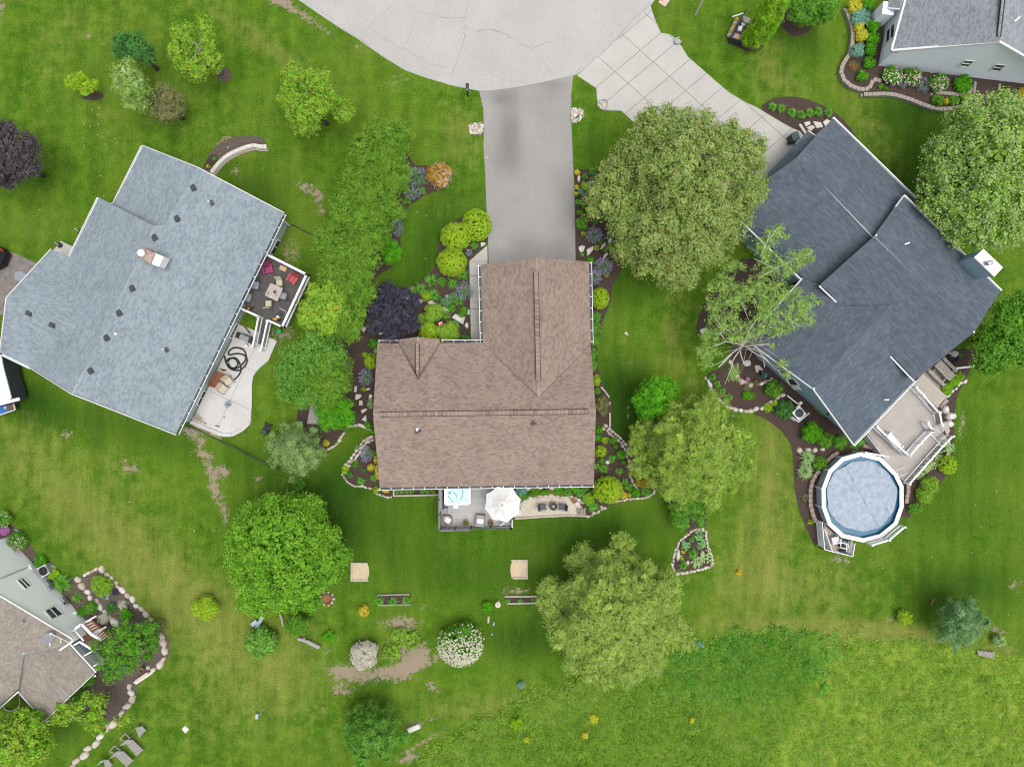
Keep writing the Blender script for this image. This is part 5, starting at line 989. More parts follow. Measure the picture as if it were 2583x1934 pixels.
lily('tall grassy clump at the upper end of the drive-side bed','S2',300,75,75,n=120);lily('grass tuft beside the weathered log','S2',195,150,65);lily('long-leaved tuft left of the linden skirt','S2',330,780,62,n=50,w=.06);catmint('large blue catmint beside the drive, upper','S2',320,960,120,ry=115,n=320);catmint('large blue catmint beside the garage corner','S2',450,1390,130,ry=120,n=360);catmint('blue catmint under the garage eave','S2',330,1540,95,ry=100)
lily('yellow flowering clump beside the upper catmint','S2',170,950,45,flower='fl_yellow');lily('yellow flowering clump between two flat stones','S2',355,1140,52,flower='fl_yellow');lily('yellow dotted daylily by the linden skirt','S2',535,1130,60,flower='fl_yellow');lily('small green tuft below the pale round stone','S2',150,1230,45);B('green small mound between catmint and stones','S2',425,1045,38,'lf_bright');B('bright bush at the garage corner','S2',275,1310,55,'lf_bright',loose=.4);B('small lime ball below the garage-corner catmint','S2',497,1510,38,'lf_lime');lily('low tuft right of the yellow-flowered clump','S2',475,1165,50)
B('clipped round lime shrub against the right garage wall','C2',990,872,78,'lf_lime',ry=90,h=1.3,leaf=.12,dens=150)
for i,(y,ry)in enumerate(((1020,50),(1110,60),(1210,55),(1320,60),(1410,45))):B('grassy green groundcover strip along the right wall, '+['first from the top','second from the top','middle part','fourth from the top','lowest part'][i],'C2',950 if i<3 else 935,y,48 if i<2 else 34,'lf_blade',ry=ry,h=.5,loose=.5,needle=True,group='green groundcover strip by the right wall')
B('round lime shrub by the right wall below the groundcover','C2',962,1525,34,'lf_lime',ry=48,h=.9)
B('dark brownish twiggy shrub against the right wall','C3',1005,230,62,'lf_redgreen',ry=100,h=1.2,loose=.5);B('green bush above the brown twiggy shrub','C3',970,115,28,'lf_mid',loose=.3)
for x,y,r,mm,lb in((110,120,38,'lf_bright','bright leafy plant at the upper right wall corner'),(95,190,36,'lf_bright','bright leafy plant under the right eave'),(160,210,34,'lf_lime','lime leafed low plant near the stone edging'),(235,215,38,'lf_mid','green groundcover with yellow dots near the stone edging'),(310,340,45,'lf_bright','flat green groundcover beside the pale edging stones'),(135,395,28,'lf_mid','low green mat below the round ball'),(85,440,28,'lf_maple_y','yellowish bush under the right eave'),(385,505,22,'lf_lime','small lime tuft among the edging stones'),(320,408,14,'lf_bright','tiny seedling by the boulder'),(255,270,14,'lf_bright','tiny round plant in the right mulch'),(375,630,42,'lf_mid','green mound left of the orange barberry'),(440,680,40,'lf_bright','bright green mat below the orange barberry'),(378,700,18,'lf_lime','tiny lime plant by the border stones')):B(lb,'S4',x,y,r,mm,h=.4,loose=.5)
B('round olive-green ball under the right eave','S4',123,310,56,'lf_lime',h=1.1);lily('daylily behind the grey boulder in the right bed','S4',220,375,50,n=140);lily('pale daylily under the right eave','S4',150,470,58,n=140);lily('daylily in the middle of the right bed','S4',285,485,50,n=130);lily('dark daylily beside the largest round shrub','S4',335,575,45,n=110);lily('daylily clump at the front point of the right bed','S4',525,670,62,n=170,w=.03)
B('largest clipped pale green shrub at the rear right corner of the brown house','S4',190,655,142,'lf_lime',ry=130,h=2.0,leaf=.13,dens=140)
B('golden-yellow small shrub tucked beside the largest clipped shrub','S4',325,700,36,'lf_gold',h=.7,loose=.4);B('dwarf blue spruce with rounded blue-green tufts','S4',460,435,64,'lf_bluegreen',h=.9,loose=.3,leaf=.12,name='dwarf_blue_spruce');B('orange barberry beside the dwarf blue spruce','S4',508,560,95,'lf_barberry',ry=82,h=1.2,loose=.25,name='barberry')
for x,y,r,lb in((45,690,50,'grassy clump left of the largest clipped shrub'),(35,790,55,'grassy clump above the white border stones'),(70,800,40,'small daylily at the gravel corner')):lily(lb,'S4',x,y,r,n=140)
for x,y,r,k,lb in((360,900,55,'lf_bluegreen','blue-grey shrub beside the white umbrella'),(380,955,40,'lf_mid','low green shrub under the umbrella edge'),(460,920,36,'lf_mid','green feathery clump right of the blue-grey shrub'),(540,920,24,'lf_bright','small bright plant behind the gravel patio'),(660,895,36,'lf_bright','hosta-green plant behind the fire table'),(780,880,50,'lf_bright','wide low green mat against the rear wall'),(870,885,32,'lf_mid','short bush against the rear wall'),(900,970,50,'lf_lime','lime plant left of the largest clipped shrub')):B(lb,'C3',x,y,r,k,h=.5,loose=.5)
for x,y,r,lb in((730,920,45,'daylily behind the round log store'),(830,920,55,'daylily above the terracotta pot'),(880,975,60,'daylily beside the round gravel stones'),(930,1030,62,'daylily right of the log stack')):lily(lb,'C3',x,y,r,n=140)
for x,y,r,k,lb in((1785,1265,50,'lf_hosta','pale hosta at the top of the stone-ringed island'),(1670,1340,48,'lf_hosta','blue hosta on the left of the stone-ringed island'),(1800,1335,45,'lf_hosta','green hosta on the right of the stone-ringed island'),(1830,1430,60,'lf_hosta_v','wide pale hosta in the lower right of the stone-ringed island'),(1760,1480,55,'lf_hosta_v','pale hosta at the bottom of the stone-ringed island')):hosta(lb,'C3',x,y,r,k,n=70)
lily('daylily in the centre of the stone-ringed island','C3',1725,1405,58);lily('daylily in the bottom left of the stone-ringed island','C3',1650,1500,55);lily('small daylily at the top left of the stone-ringed island','C3',1715,1290,30);B('tiny yellow plant at the left of the stone-ringed island','C3',1650,1390,16,'lf_yellow');B('lime seedling beside the rock in the island','C3',1640,1440,20,'lf_lime')
B('ball-shaped shrub covered in cream white flowers','B4',1770,665,190,'lf_mid',h=2.6,leaf=.13,dens=90,flower='fl_cream',fn=1500,fsize=.13,fside=(.15,-1.0),name='viburnum',loose=.15)
B('round dappled willow with whitish pink shoots','B4',1005,762,122,'lf_dwarfwhite',h=1.7,leaf=.2,loose=.3,needle=True,flower='fl_cream',fn=160,fsize=.10,name='dappled_willow')
B('small golden orange shrub in the back lawn','B4',1000,412,50,'lf_gold',h=.9,leaf=.09);B('small loose green shrub left of the birdbath','B4',1985,378,44,'lf_bright',loose=.6,h=.8);B('low olive shrub above the fallen log','B4',730,610,55,'lf_bright',loose=.7,h=.7);B('leafy green shrub beside the fallen log','B4',470,530,95,'lf_mid',loose=.6,h=1.6,leaf=.14)
B('yellow-green mound alone on the lower left lawn','A4',1637,395,112,'lf_lime',ry=100,h=1.4,loose=.3,leaf=.12);B('feathery green round shrub beside the grey bench','B4',185,665,130,'lf_juniper',ry=135,h=1.9,needle=True,leaf=.26,loose=.4)
for x,y,r,lb in((1300,620,90,'loose weeds growing over the wood chips, upper'),(1380,650,85,'loose weeds growing over the wood chips, right'),(1220,740,80,'loose weeds beside the dappled willow'),(1270,600,60,'loose weeds at the top of the wood-chip bed')):B(lb,'B4',x,y,r,'lf_field',h=.6,loose=.9,name='weed_patch',cat='weeds',dens=50)
B('tiny blue spruce seedling below the property corner','C4',360,1000,28,'lf_bluegreen',h=.6,loose=.5);B('small grey seedling on the lawn under the largest pine','C4',1785,680,24,'lf_bluegreen',h=.4,loose=.7)
B('small round bright bush with a bare patch on the right lawn','D4',1258,470,66,'lf_lime',h=1.0,loose=.4);B('pale variegated bush at the foot of the blue-green conifer','D4',2010,650,50,'lf_hosta_v',h=1.0,loose=.5);B('yellow and blue flower patch on the lawn beyond the island','C4',2095,105,24,'lf_gold',h=.3,loose=.8)
for i,(x,y)in enumerate(((1125,335),(1235,335),(1340,330))):lily('daylily clump in the left back-lawn planter, '+['left end','middle','right end'][i],'B4',x,y,55,n=120,group='planter daylilies');
for i,(x,y)in enumerate(((258,333),(358,335),(458,335))):lily('small plant in the right back-lawn planter, '+['left end','middle','right end'][i],'C4',x,y,30,n=60,h=.35,group='planter seedlings')
for i,(x,y)in enumerate(((200,855),(275,865),(355,900),(430,915),(497,900),(567,893),(650,905))):lily(['first','second','third','fourth','fifth','sixth','seventh'][i]+' daylily from the left in the row beside the concrete driveway','D1',x,y,50,n=150,group='row of daylilies beside the concrete driveway')
for x,y,r,lb in((145,540,42,'daylily at the left point of the walled bed under the birch'),(185,600,45,'daylily left in the walled bed under the birch'),(225,655,40,'daylily centre-left in the walled bed under the birch'),(278,700,42,'daylily above the low stone wall under the birch')):lily(lb,'S5',x,y,r,n=120)
for x,y,r,k,lb in((425,690,40,'lf_bright','small bright bush in the walled bed under the birch'),(468,690,30,'lf_mid','dark small bush in the walled bed under the birch'),(640,640,80,'lf_mid','mounded shrub against the blue wall, uppermost'),(738,805,88,'lf_dark','clipped round shrub left of the air conditioner'),(595,790,40,'lf_lime','lime groundcover along the stone edging'),(650,750,22,'lf_lime','tiny lime groundcover near the stone edging')):B(lb,'S5',x,y,r,k,h=.9 if r>50 else .35,loose=.3)
for x,y,r,lb in((500,590,28,'reddish low plant near the hose reel'),(430,620,40,'olive dying perennial in the upper walled bed')):B(lb,'S5',x,y,r,'lf_redgreen',h=.3,loose=.8)
B('magenta flowers in the upper walled bed','S5',430,560,18,'lf_mid',h=.3,flower='fl_mag',fn=60,fsize=.1);B('faint magenta flowers under the birch','S5',345,440,16,'lf_mid',h=.3,flower='fl_mag',fn=30,fsize=.08)
B('dense green shrub below the air conditioner, left','D3',520,440,85,'lf_bright',ry=95,h=1.3,loose=.3);B('dense green shrub below the air conditioner, right','D3',625,500,72,'lf_mid',h=1.2,loose=.4);B('bushy shrub at the eave corner by the deck','D3',745,520,62,'lf_mid',h=.9,loose=.5);lily('grassy patch at the eave corner by the deck','D3',880,520,85,n=240,h=.5)
lily('tall silvery grass, upper, left of the pool','D3',470,640,80,'lf_hosta_v',n=220,w=.04,name='ornamental_grass',h=1.0);lily('tall silvery grass, lower, left of the pool','D3',455,750,85,'lf_hosta_v',n=240,w=.04,name='ornamental_grass',h=1.0);B('round green shrub between silvery grass and pool wall','D3',587,685,62,'lf_mid',h=.9,loose=.4)
B('tan dried perennial in the mulch left of the pool','D3',465,958,36,'lf_redgreen',h=.2,loose=.9);B('tiny lime plant in the mulch below the pool blocks','D3',508,1155,22,'lf_lime',h=.3);B('lime round shrub right of the deck','D3',1605,702,78,'lf_lime',h=1.1,leaf=.12)
for i,(x,y)in enumerate(((1620,560),(1590,600),(1530,640),(1500,690),(1430,735),(1380,780),(1590,530),(1460,700))):hosta('variegated hosta along the outer deck rail, '+['top right','second from the top','left of the lime shrub','below the lime shrub line','lower middle','lowest','topmost','middle'][i],'D3',x,y,48,'lf_hosta_v',n=45,group='hostas along the deck rail')
B('yellow-green open shrub right of the pool, upper','D3',1460,860,78,'lf_maple_y',h=1.2,loose=.8);B('yellow-green open shrub right of the pool, lower','D3',1415,950,68,'lf_maple_y',h=1.1,loose=.8);B('thin wispy shrub at the lower mulch tip right of the pool','D3',1340,1045,55,'lf_mid',h=.6,loose=.9)
for i,(x,y)in enumerate(((1590,560),(1640,530),(1690,470),(1590,620))):B('bright green juniper mat under the picnic table, '+['left','middle','right','lowest'][i],'D2'if i<3 else 'D3',*((1600,1590)if i==0 else(1650,1550)if i==1 else(1690,1495)if i==2 else(1590,110)),48,'lf_column',h=.4,loose=.3,group='juniper mat')
B('small round green ball beside the picnic bench, upper','D2',1685,1270,18,'lf_bright');B('small round green ball beside the picnic bench, lower','D2',1698,1330,22,'lf_bright');B('dusky purple plant behind the picnic bench','D2',1650,1350,50,'lf_plum',h=.3,loose=.8)
for x,y,rx,ry,k,lb,z0 in((860,55,62,55,'lf_yellow','bright yellow shrub, topmost in the curved bed',.3),(915,140,90,70,'lf_bluegreen','blue-green spreading juniper between two yellow shrubs',.3),(895,215,42,40,'lf_yellow','small yellow shrub above the larger yellow one',.3),(915,285,55,52,'lf_yellow','larger yellow shrub above the blue-green ball',.3),(885,400,62,60,'lf_bluegreen','blue-green ball shrub at the bend of the block wall',.3),(975,40,55,45,'lf_bright','green shrub against the left wall of the silver-roofed house, topmost',.3),(1010,200,60,60,'lf_bright','green shrub against the left wall of the silver-roofed house, second',.3),(1010,300,58,60,'lf_bright','green shrub against the left wall of the silver-roofed house, third',.3),(990,390,55,60,'lf_bright','green shrub against the left wall of the silver-roofed house, fourth',.3),(978,495,52,48,'lf_bright','green shrub against the left wall of the silver-roofed house, lowest',.3),(925,603,48,45,'lf_bright','lone round green shrub inside the bend of the block wall',.3),(1726,668,82,82,'lf_bright','clipped round shrub left of the basement window well',.2),(1750,790,50,55,'lf_maple_y','yellow-green shrub beside the stone window well',.1),(1590,805,26,28,'lf_yellow','small yellow shrub behind the block wall',.1),(2190,745,35,60,'lf_gold','golden shrub at the right edge by the silver-roofed house',.1),(1520,800,55,45,'lf_mid','low green plant behind the long block wall',.1),(1650,800,45,40,'lf_mid','green bush behind the long block wall',.1),(1065,690,20,18,'lf_bright','small green tuft by the inner wall end',.1),(1108,708,14,12,'lf_bright','tiny green tuft by the inner wall end',.1)):
 B(lb,'D1',x,y,rx,k,ry=ry,h=.8 if rx>40 else .5,loose=.25,z0=z0,needle=k=='lf_bluegreen')
for i,(x,y,r)in enumerate(((1160,600,85),(1315,610,80),(1525,655,82))):B('peony bush with pale pink blooms at its lower edge, '+['left one','middle one','right one'][i],'D1',x,y,r,'lf_mid',h=1.2,loose=.2,z0=.1,flower='fl_pink'if i!=0 else 'fl_white',fn=110,fsize=.13,fside=(0,-1),group='peony bushes',name='peony_bush')
catmint('blue catmint between the peony bushes','D1',1400,680,60,z0=.1);catmint('short blue catmint left between the peonies','D1',1235,670,38,z0=.1)
B('red and pink annuals in the bend of the curved bed','D1',850,525,36,'lf_mid',h=.3,loose=.9,flower='fl_red',fn=50,fsize=.1,z0=.3);B('pink peony blooms fallen over the wall','D1',1460,755,28,'lf_mid',h=.3,flower='fl_pink',fn=50,fsize=.12)
B('flowering bush with white-pink blossom along the white wall','A3',140,1310,80,'lf_mid',h=1.0,loose=.5,ry=85,flower='fl_pink',fn=130,fsize=.09,fside=(.3,-1));B('rose bush with white flowers at the left edge','A3',30,1130,60,'lf_mid',ry=75,h=1.2,loose=.3,flower='fl_white',fn=60,fsize=.08);B('deep pink flower cluster at the left edge','A3',40,1220,40,'lf_mid',h=.7,loose=.5,flower='fl_mag',fn=120,fsize=.12)
B('low green bush beside the grey air conditioner','A3',320,1465,55,'lf_bright',loose=.6,h=.6)
lily('big arching grass clump beside the white wall','A4',510,185,100,n=260,w=.05,name='ornamental_grass',h=1.0);B('bright low shrub below the lower-left air conditioner','A4',420,125,50,'lf_lime',loose=.5,h=.6);lily('pale grass clump under the white wall','A4',620,300,65,n=120);B('variegated white-green mound by the porch','A4',815,482,52,'lf_dwarfwhite',h=.7,loose=.5)
for x,y,r,k,lb in((810,215,98,'lf_maple_y','large yellow-green shrub inside the boulder edging'),(885,390,48,'lf_dark','dark small shrub inside the boulder edging'),(975,368,42,'lf_dwarfwhite','white variegated plant inside the boulder edging'),(1000,445,55,'lf_bright','bright round shrub inside the boulder edging'),(650,425,34,'lf_bright','small bright bush by the white wall corner'),(720,390,60,'lf_mid','sparse green weeds between boulders and wall'),(1180,780,32,'lf_bright','small plant near the flower pot'),(1225,720,26,'lf_bright','tiny plant at the right of the boulder bed'),(1270,530,50,'lf_redgreen','twiggy red-tinged shrub at the boulder corner'),(700,960,60,'lf_bright','green bush below the sunroom corner'),(620,1080,80,'lf_mid','dark green bush below the sunroom'),(450,1180,60,'lf_mid','leafy bush beneath the sunroom roof edge'),(280,1215,60,'lf_mid','shaded bush left of the sunroom')):B(lb,'A4',x,y,r,k,h=.5 if r<50 else .9,loose=.6)
B('blue-purple flowers beside the large yellow-green shrub','A4',840,290,36,'lf_catmint',h=.4,flower='fl_blue',fn=60,fsize=.1);B('dark purple flowers near the boulder edging','A4',920,262,30,'lf_plum',h=.4,loose=.5)
B('dark green planted patch left of the hedge end','B3',480,860,60,'lf_mid',h=.7,loose=.6);B('yellow seedling leaves in the curved gravel bed','A1',1700,1265,16,'lf_bright',h=.3);B('yellow blooms in the curved gravel bed','A1',1652,1325,14,'lf_yellow',h=.3)
# ---------------------------------------------------------------- stones, edgings, block walls
def edging(name,label,t,pts,r,mt,group=None,z=0.0,gapf=1.9,wob=.35,h=.75,cat='stone edging',rows=1,part='stone'):
 P_=[np.array(W(t,x,y,z)[:2])for x,y in pts];s=VIEW[t][2]*30;T=thing(name,label,cat,(P_[0][0],P_[0][1],z),group);rr=r/s
 for q in range(rows):
  d=0.0;nxt=rr
  for i in range(len(P_)-1):
   L=np.linalg.norm(P_[i+1]-P_[i]);u=(P_[i+1]-P_[i])/max(L,1e-6);e=np.array([-u[1],u[0]])
   while nxt<d+L:
    a=random.uniform(.7,1.3)*rr;p=P_[i]+u*(nxt-d)+e*(random.uniform(-wob,wob)*rr+q*rr*1.7)
    m_=random.choice([M['stone'],M['stone_pale'],M['stone'],M['stone_pink']])if mt is None else M[mt]
    MB().rock((p[0],p[1],z+.02),a*1.15,a*.8,a*h,math.atan2(u[1],u[0])+random.uniform(-.4,.4)).build(part,m_,T);nxt+=a*gapf*1.13
   d+=L
 return T
edging('stone_edging','cream field-stone edging under the bush at the lower end of the hedge bed','B3',[(880,395),(950,390),(1000,395),(1060,430)],11,None)
edging('stone_edging','field-stone edging curving below the hedge to the lawn path','B3',[(845,440),(815,490),(790,530),(750,565),(715,580)],14,None)
edging('stone_edging','double row of field stones on the upper left of the lower left bed','B3',[(1078,478),(1030,488),(990,530),(965,570),(935,600),(905,645),(875,680),(850,700)],15,None,rows=2)
edging('stone_edging','small cobble edging round the bottom of the lower left bed','B3',[(828,770),(845,800),(875,840),(920,868),(1000,872),(1060,890)],10,None)
edging('stone_edging','small cobbles curving below the lower left corner of the brown house','B3',[(1100,930),(1140,945),(1180,958),(1228,958)],10,None)
edging('stone_edging','pale stone double row curving right of the right eave','S4',[(140,98),(170,120),(205,150),(245,185),(285,215),(310,245),(330,275),(345,310),(355,350),(380,390),(385,430),(380,480)],15,None,rows=2)
edging('stone_edging','pale stones between the round blue spruce and barberry','S4',[(385,520),(400,560),(430,615),(450,640)],13,None)
edging('stone_edging','cream stone border in front of the largest clipped shrub','S4',[(605,645),(595,675),(560,705),(500,725),(430,730),(370,735),(320,745),(260,760)],11,None)
edging('stone_edging','white stones at the corner left of the clipped shrub','S4',[(0,890),(35,880),(65,855),(95,848),(128,825),(160,812),(105,800)],14,None)
edging('stone_edging','small pale stones running down from the grey boulder','S4',[(700,705),(720,740),(745,775),(770,805)],11,None)
edging('stone_edging','field stone row at the top of the gravel patio','C3',[(370,1000),(400,975),(450,962),(510,960),(580,950),(640,950),(700,955),(760,955),(820,975),(870,1010)],19,None,h=.6)
edging('stone_edging','flat stones on the left rim of the gravel patio','C3',[(380,1000),(375,1030),(350,1075),(330,1100)],17,'stone_pale')
edging('stone_edging','flat stones against the rear wall of the brown house','C3',[(405,878),(480,880),(560,878),(620,880),(760,868),(850,862)],20,'stone')
edging('stone_edging','ring of pale stones round the island bed','C3',[(1745,1215),(1810,1210),(1832,1240),(1838,1290),(1850,1360),(1875,1420),(1888,1480),(1860,1512),(1800,1532),(1740,1545),(1680,1555),(1600,1570),(1575,1545),(1565,1490),(1572,1430),(1590,1380),(1620,1310),(1655,1275),(1700,1245),(1745,1215)],13,None)
edging('rock_wall','low boulder wall below the daylilies under the birch','S5',[(92,530),(105,570),(120,600),(140,640),(170,690),(205,735),(245,765),(290,790),(340,805),(400,812),(460,808),(530,790),(590,765),(640,730),(700,690),(735,660)],19,None,cat='stone wall')
edging('rock_wall','inner boulder arc beside the hose reel under the birch','S5',[(290,400),(305,450),(315,500),(345,545),(385,580),(440,605),(500,600),(560,590),(610,560),(640,540)],21,None,cat='stone wall')
edging('stone_edging','white stones along the juniper mat by the picnic table','D3',[(1590,155),(1640,115),(1690,60),(1725,40),(1755,10)],16,'stone_pale')
edging('boulder_edging','outer boulder edging round the point of the soil bed','A4',[(800,62),(828,95),(878,135),(915,180),(940,215),(975,248),(1005,272),(1050,320),(1088,368),(1125,398),(1160,430),(1195,465),(1225,505)],22,None,cat='stone edging')
edging('boulder_edging','big boulders down the right side of the soil bed','A4',[(1285,580),(1300,650),(1310,690),(1312,735),(1308,780),(1275,840),(1220,880)],30,None)
edging('boulder_edging','inner boulder row beside the white wall garden','A4',[(600,145),(645,200),(688,258),(722,300),(760,335),(795,375),(830,415),(865,460),(915,515),(950,545)],30,None)
edging('stone_edging','small stones on the upper left of the soil bed','A4',[(665,140),(700,118),(745,95),(790,68)],16,None)
edging('boulder_edging','boulders stepping down below the large slab','A4',[(1030,985),(1045,1040),(1065,1080),(1045,1130),(1020,1170),(985,1210),(945,1250),(910,1290),(880,1320)],28,None)
edging('boulder_edging','stone row running to the bottom edge beside the loungers','A4',[(870,1325),(840,1370),(790,1430),(740,1480),(690,1530),(640,1575),(590,1630),(560,1680)],32,None)
edging('stone_edging','stones under the sunroom edge','A4',[(730,960),(690,990),(640,1025)],26,None)
for lb,t,x,y,rx,ry,h,mt in(('large grey boulder at the tip of the right bed','S4',675,650,38,30,.45,'stone_pale'),('grey boulder among daylilies in the right bed','S4',183,405,20,20,.3,'stone_pale'),('upper large boulder below the lattice roof','R6',1600,1050,60,70,.45,'stone_pale'),('middle large boulder right of the deck','R6',1680,1165,90,70,.5,'stone_pale'),('lower large boulder right of the deck','R6',1665,1300,85,70,.45,'stone_pale'),
('first round rock left of the silvery grass','D3',420,585,24,24,.3,'stone'),('second round rock above the silvery grass','D3',485,580,24,20,.3,'stone'),('third rock above the silvery grass','D3',540,580,19,21,.3,'stone'),('fourth pale rock above the silvery grass','D3',603,575,19,17,.3,'stone_pale'),('weathered log-shaped rock at the drive-side bed','S2',110,178,26,48,.3,'stone_pale'),
('oval flat stone left in the birch bed','S5',90,175,36,26,.12,'stone_pale'),('oval flat stone half hidden under the birch','S5',195,190,30,20,.12,'stone_pale'),('rounded flat stone above the purple flowers','S5',428,428,32,26,.14,'stone_pale'),('boulder in the middle of the walled birch bed','S5',378,578,26,24,.35,'stone_pink'),('grey rock in the shade behind the picnic table','D2',1640,1320,38,30,.35,'stone'),
('round pale stone beside the terracotta pot','C3',808,1008,22,20,.2,'stone_pale'),('long rock on the left of the island bed','C3',1607,1420,17,50,.3,'stone'),('small grey rock on the right of the island bed','C3',1803,1410,13,30,.25,'stone'),('small rock low in the island bed','C3',1685,1475,14,17,.2,'stone_pale'),('peach-coloured stone at the right corner of the island bed','C3',1880,1480,15,17,.22,'stone_pink')):
 s=VIEW[t][2]*30;p=W(t,x,y);o=MB().rock(p,rx/s,ry/s,h).build('boulder',M[mt]);o.data.transform(__import__('mathutils').Matrix.Translation((-p[0],-p[1],0)));o.location=(p[0],p[1],0);tag(o,lb,'rock')
def flag(label,t,pts,mt='stone_pale',h=.07,z=0.01,name='flagstone',cat='flagstone',group=None):
 P_=XY(WL(t,pts));c=CEN(P_);c=(c[0],c[1],z);a=sum(P_[i][0]*P_[(i+1)%len(P_)][1]-P_[(i+1)%len(P_)][0]*P_[i][1]for i in range(len(P_)))
 if a<0:P_=P_[::-1]
 n_=len(P_);top=[((x-c[0])*.93,(y-c[1])*.93,h+random.uniform(-.008,.008))for x,y in P_];mid_=[((x-c[0]),(y-c[1]),h*.7)for x,y in P_];bot=[((x-c[0]),(y-c[1]),-.03)for x,y in P_]
 m_=MB().add(bot+mid_+top,[tuple(range(2*n_,3*n_))]+[(i,(i+1)%n_,n_+(i+1)%n_,n_+i)for i in range(n_)]+[(n_+i,n_+(i+1)%n_,2*n_+(i+1)%n_,2*n_+i)for i in range(n_)])
 o=m_.build(name,M[mt],None,local=True);o.location=c;return tag(o,label,cat,group)
G_='stepping stones'
for lb,t,pts in(('flat stone under the lime shrubs beside the drive','S1',[(1018,75),(1060,65),(1100,85),(1070,115),(1025,140)]),('flat stone left of the large pale bush','S1',[(70,930),(130,910),(165,940),(140,975),(90,970)]),('long flat stone under the daylilies','S1',[(220,965),(290,930),(330,965),(375,975),(340,1000),(260,990)]),('flat stone by the grassy tuft below the moss cushion','S1',[(410,1035),(480,1020),(530,1050),(565,1100),(470,1090)]),
('large fan-shaped flagstone near the front walk','S1',[(640,1135),(790,1180),(770,1240),(760,1290),(700,1255),(592,1190)]),('small hourglass flagstone near the front walk','S1',[(805,1260),(830,1265),(840,1320),(825,1355),(780,1310)]),('pale square paver against the front walk','S1',[(812,1065),(855,1065),(858,1145),(820,1140)]),
('triangular stone left of the plum tree trunk','B2',[(985,1105),(1010,1097),(1022,1118),(1003,1148),(990,1130)]),('narrow stone below the plum tree','B2',[(1052,1115),(1080,1120),(1092,1155),(1070,1145)]),('small stone under the plum tree skirt','B2',[(1120,1150),(1150,1142),(1158,1160),(1125,1168)]),('pale stone seen through the plum tree top','B2',[(1290,825),(1335,820),(1330,850),(1300,855)]),('flat stone on the right of the plum tree','B2',[(1335,870),(1370,865),(1388,880),(1350,888)]),
('upright oblong stone left of the lime seedling','B3',[(932,75),(950,72),(945,122),(925,122)]),('wedge stone at the left wall, pale','B3',[(1018,95),(1050,88),(1055,102),(1022,110)]),('fan-shaped stepping stone in the left mulch','B3',[(938,138),(975,138),(988,152),(960,180),(935,182)]),('stepping stone touching the left wall','B3',[(1045,142),(1070,140),(1072,165),(1042,180)]),('trapezoid stepping stone in the left mulch','B3',[(970,188),(992,188),(995,228),(962,225)]),('tilted stepping stone in the left mulch','B3',[(985,265),(1020,250),(1030,262),(995,290),(980,280)]),('triangular stepping stone above the grass path','B3',[(1022,303),(1025,360),(985,340)]),('lowest stepping stone at the grass path','B3',[(955,368),(1010,385),(1000,402),(952,388)]),
('pale pentagon stone on the right of the drive','S2',[(105,1125),(150,1098),(195,1110),(180,1180),(140,1200),(115,1175)]),('large triangular stone beside the yellow flowers','S2',[(310,1105),(312,1160),(232,1250),(218,1160)]),('narrow wedge stone right of the yellow flowers','S2',[(488,1055),(480,1105),(430,1150),(405,1155),(430,1095)]),('upper square stone by the linden skirt','S2',[(540,990),(578,1010),(545,1075),(512,1050)]),('long stone above the garage-corner catmint','S2',[(500,1200),(520,1210),(505,1240),(450,1300),(432,1285),(465,1225)]),
('triangular flagstone by the blue wall','S5',[(485,452),(515,445),(555,480),(545,500),(500,505)]),
('first limestone slab by the dark garage roof, long narrow','D1',[(412,992),(432,988),(478,1055),(460,1070)]),('second limestone slab by the dark garage roof, top','D1',[(455,978),(500,966),(510,990),(470,1012)]),('third limestone slab by the dark garage roof, lower','D1',[(472,1018),(520,997),(545,1015),(510,1048)]),('fourth limestone slab by the dark garage roof','D1',[(525,968),(590,975),(608,1015),(555,1022)]),('fifth limestone slab touching the roof corner','D1',[(605,975),(635,950),(665,965),(625,1008)])):
 flag(lb,t,pts,'stone_pale',group=None)
flag('long pale step slab at the lower right of the boulder bed','A4',[(1065,975),(1215,885),(1225,905),(1090,995)],'stone_pale',h=.2,name='stone_slab',cat='stone slab');flag('upper grey step slab under the twiggy shrub','A4',[(1085,955),(1180,890),(1205,900),(1100,965)],'stone',h=.3,name='stone_slab',cat='stone slab');flag('peach flagstone beside the flower pot','A4',[(1160,850),(1190,850),(1200,875),(1165,880)],'stone_pink')
flag('granite-grey slab bench on the lawn right of the juniper','B4',[(1347,1335),(1440,1298),(1462,1330),(1365,1373)],'stone_pale',h=.35,name='stone_bench',cat='stone slab')
def pile(label,poly,n_):
 P_=np.array([PW(p)[:2]for p in poly]);c=P_.mean(0);T=thing('river_rock_pile',label,'rock pile',(c[0],c[1],0));k=0;pr=[]
 for m_ in(M['stone_pale'],M['stone'],M['stone_pink'],M['block']):pr.append(MB().rock((0,0,.02),.13,.1,.1).build('stone',m_,T,local=True))
 while k<n_:
  q=rng.uniform(P_.min(0),P_.max(0))
  if inside(np.array([q]),[tuple(x)for x in P_])[0]:
   o=dup(random.choice(pr),T);o.location=(q[0]-c[0],q[1]-c[1],random.uniform(0,.05));o.rotation_euler=(0,0,random.uniform(0,6));f=random.uniform(.55,1.25);o.scale=(f,f*random.uniform(.8,1.1),f);k+=1
pile('heap of pale river stones on the left edge of the asphalt drive',[px('B1',x,y)for x,y in((1842,1010),(1870,985),(1910,975),(1950,980),(1952,1060),(1900,1070),(1850,1060),(1840,1030))],95)
pile('heap of pale river stones on the right edge of the asphalt drive',[px('C1',x,y)for x,y in((760,868),(800,865),(850,890),(860,930),(830,965),(770,985),(762,940))],95)
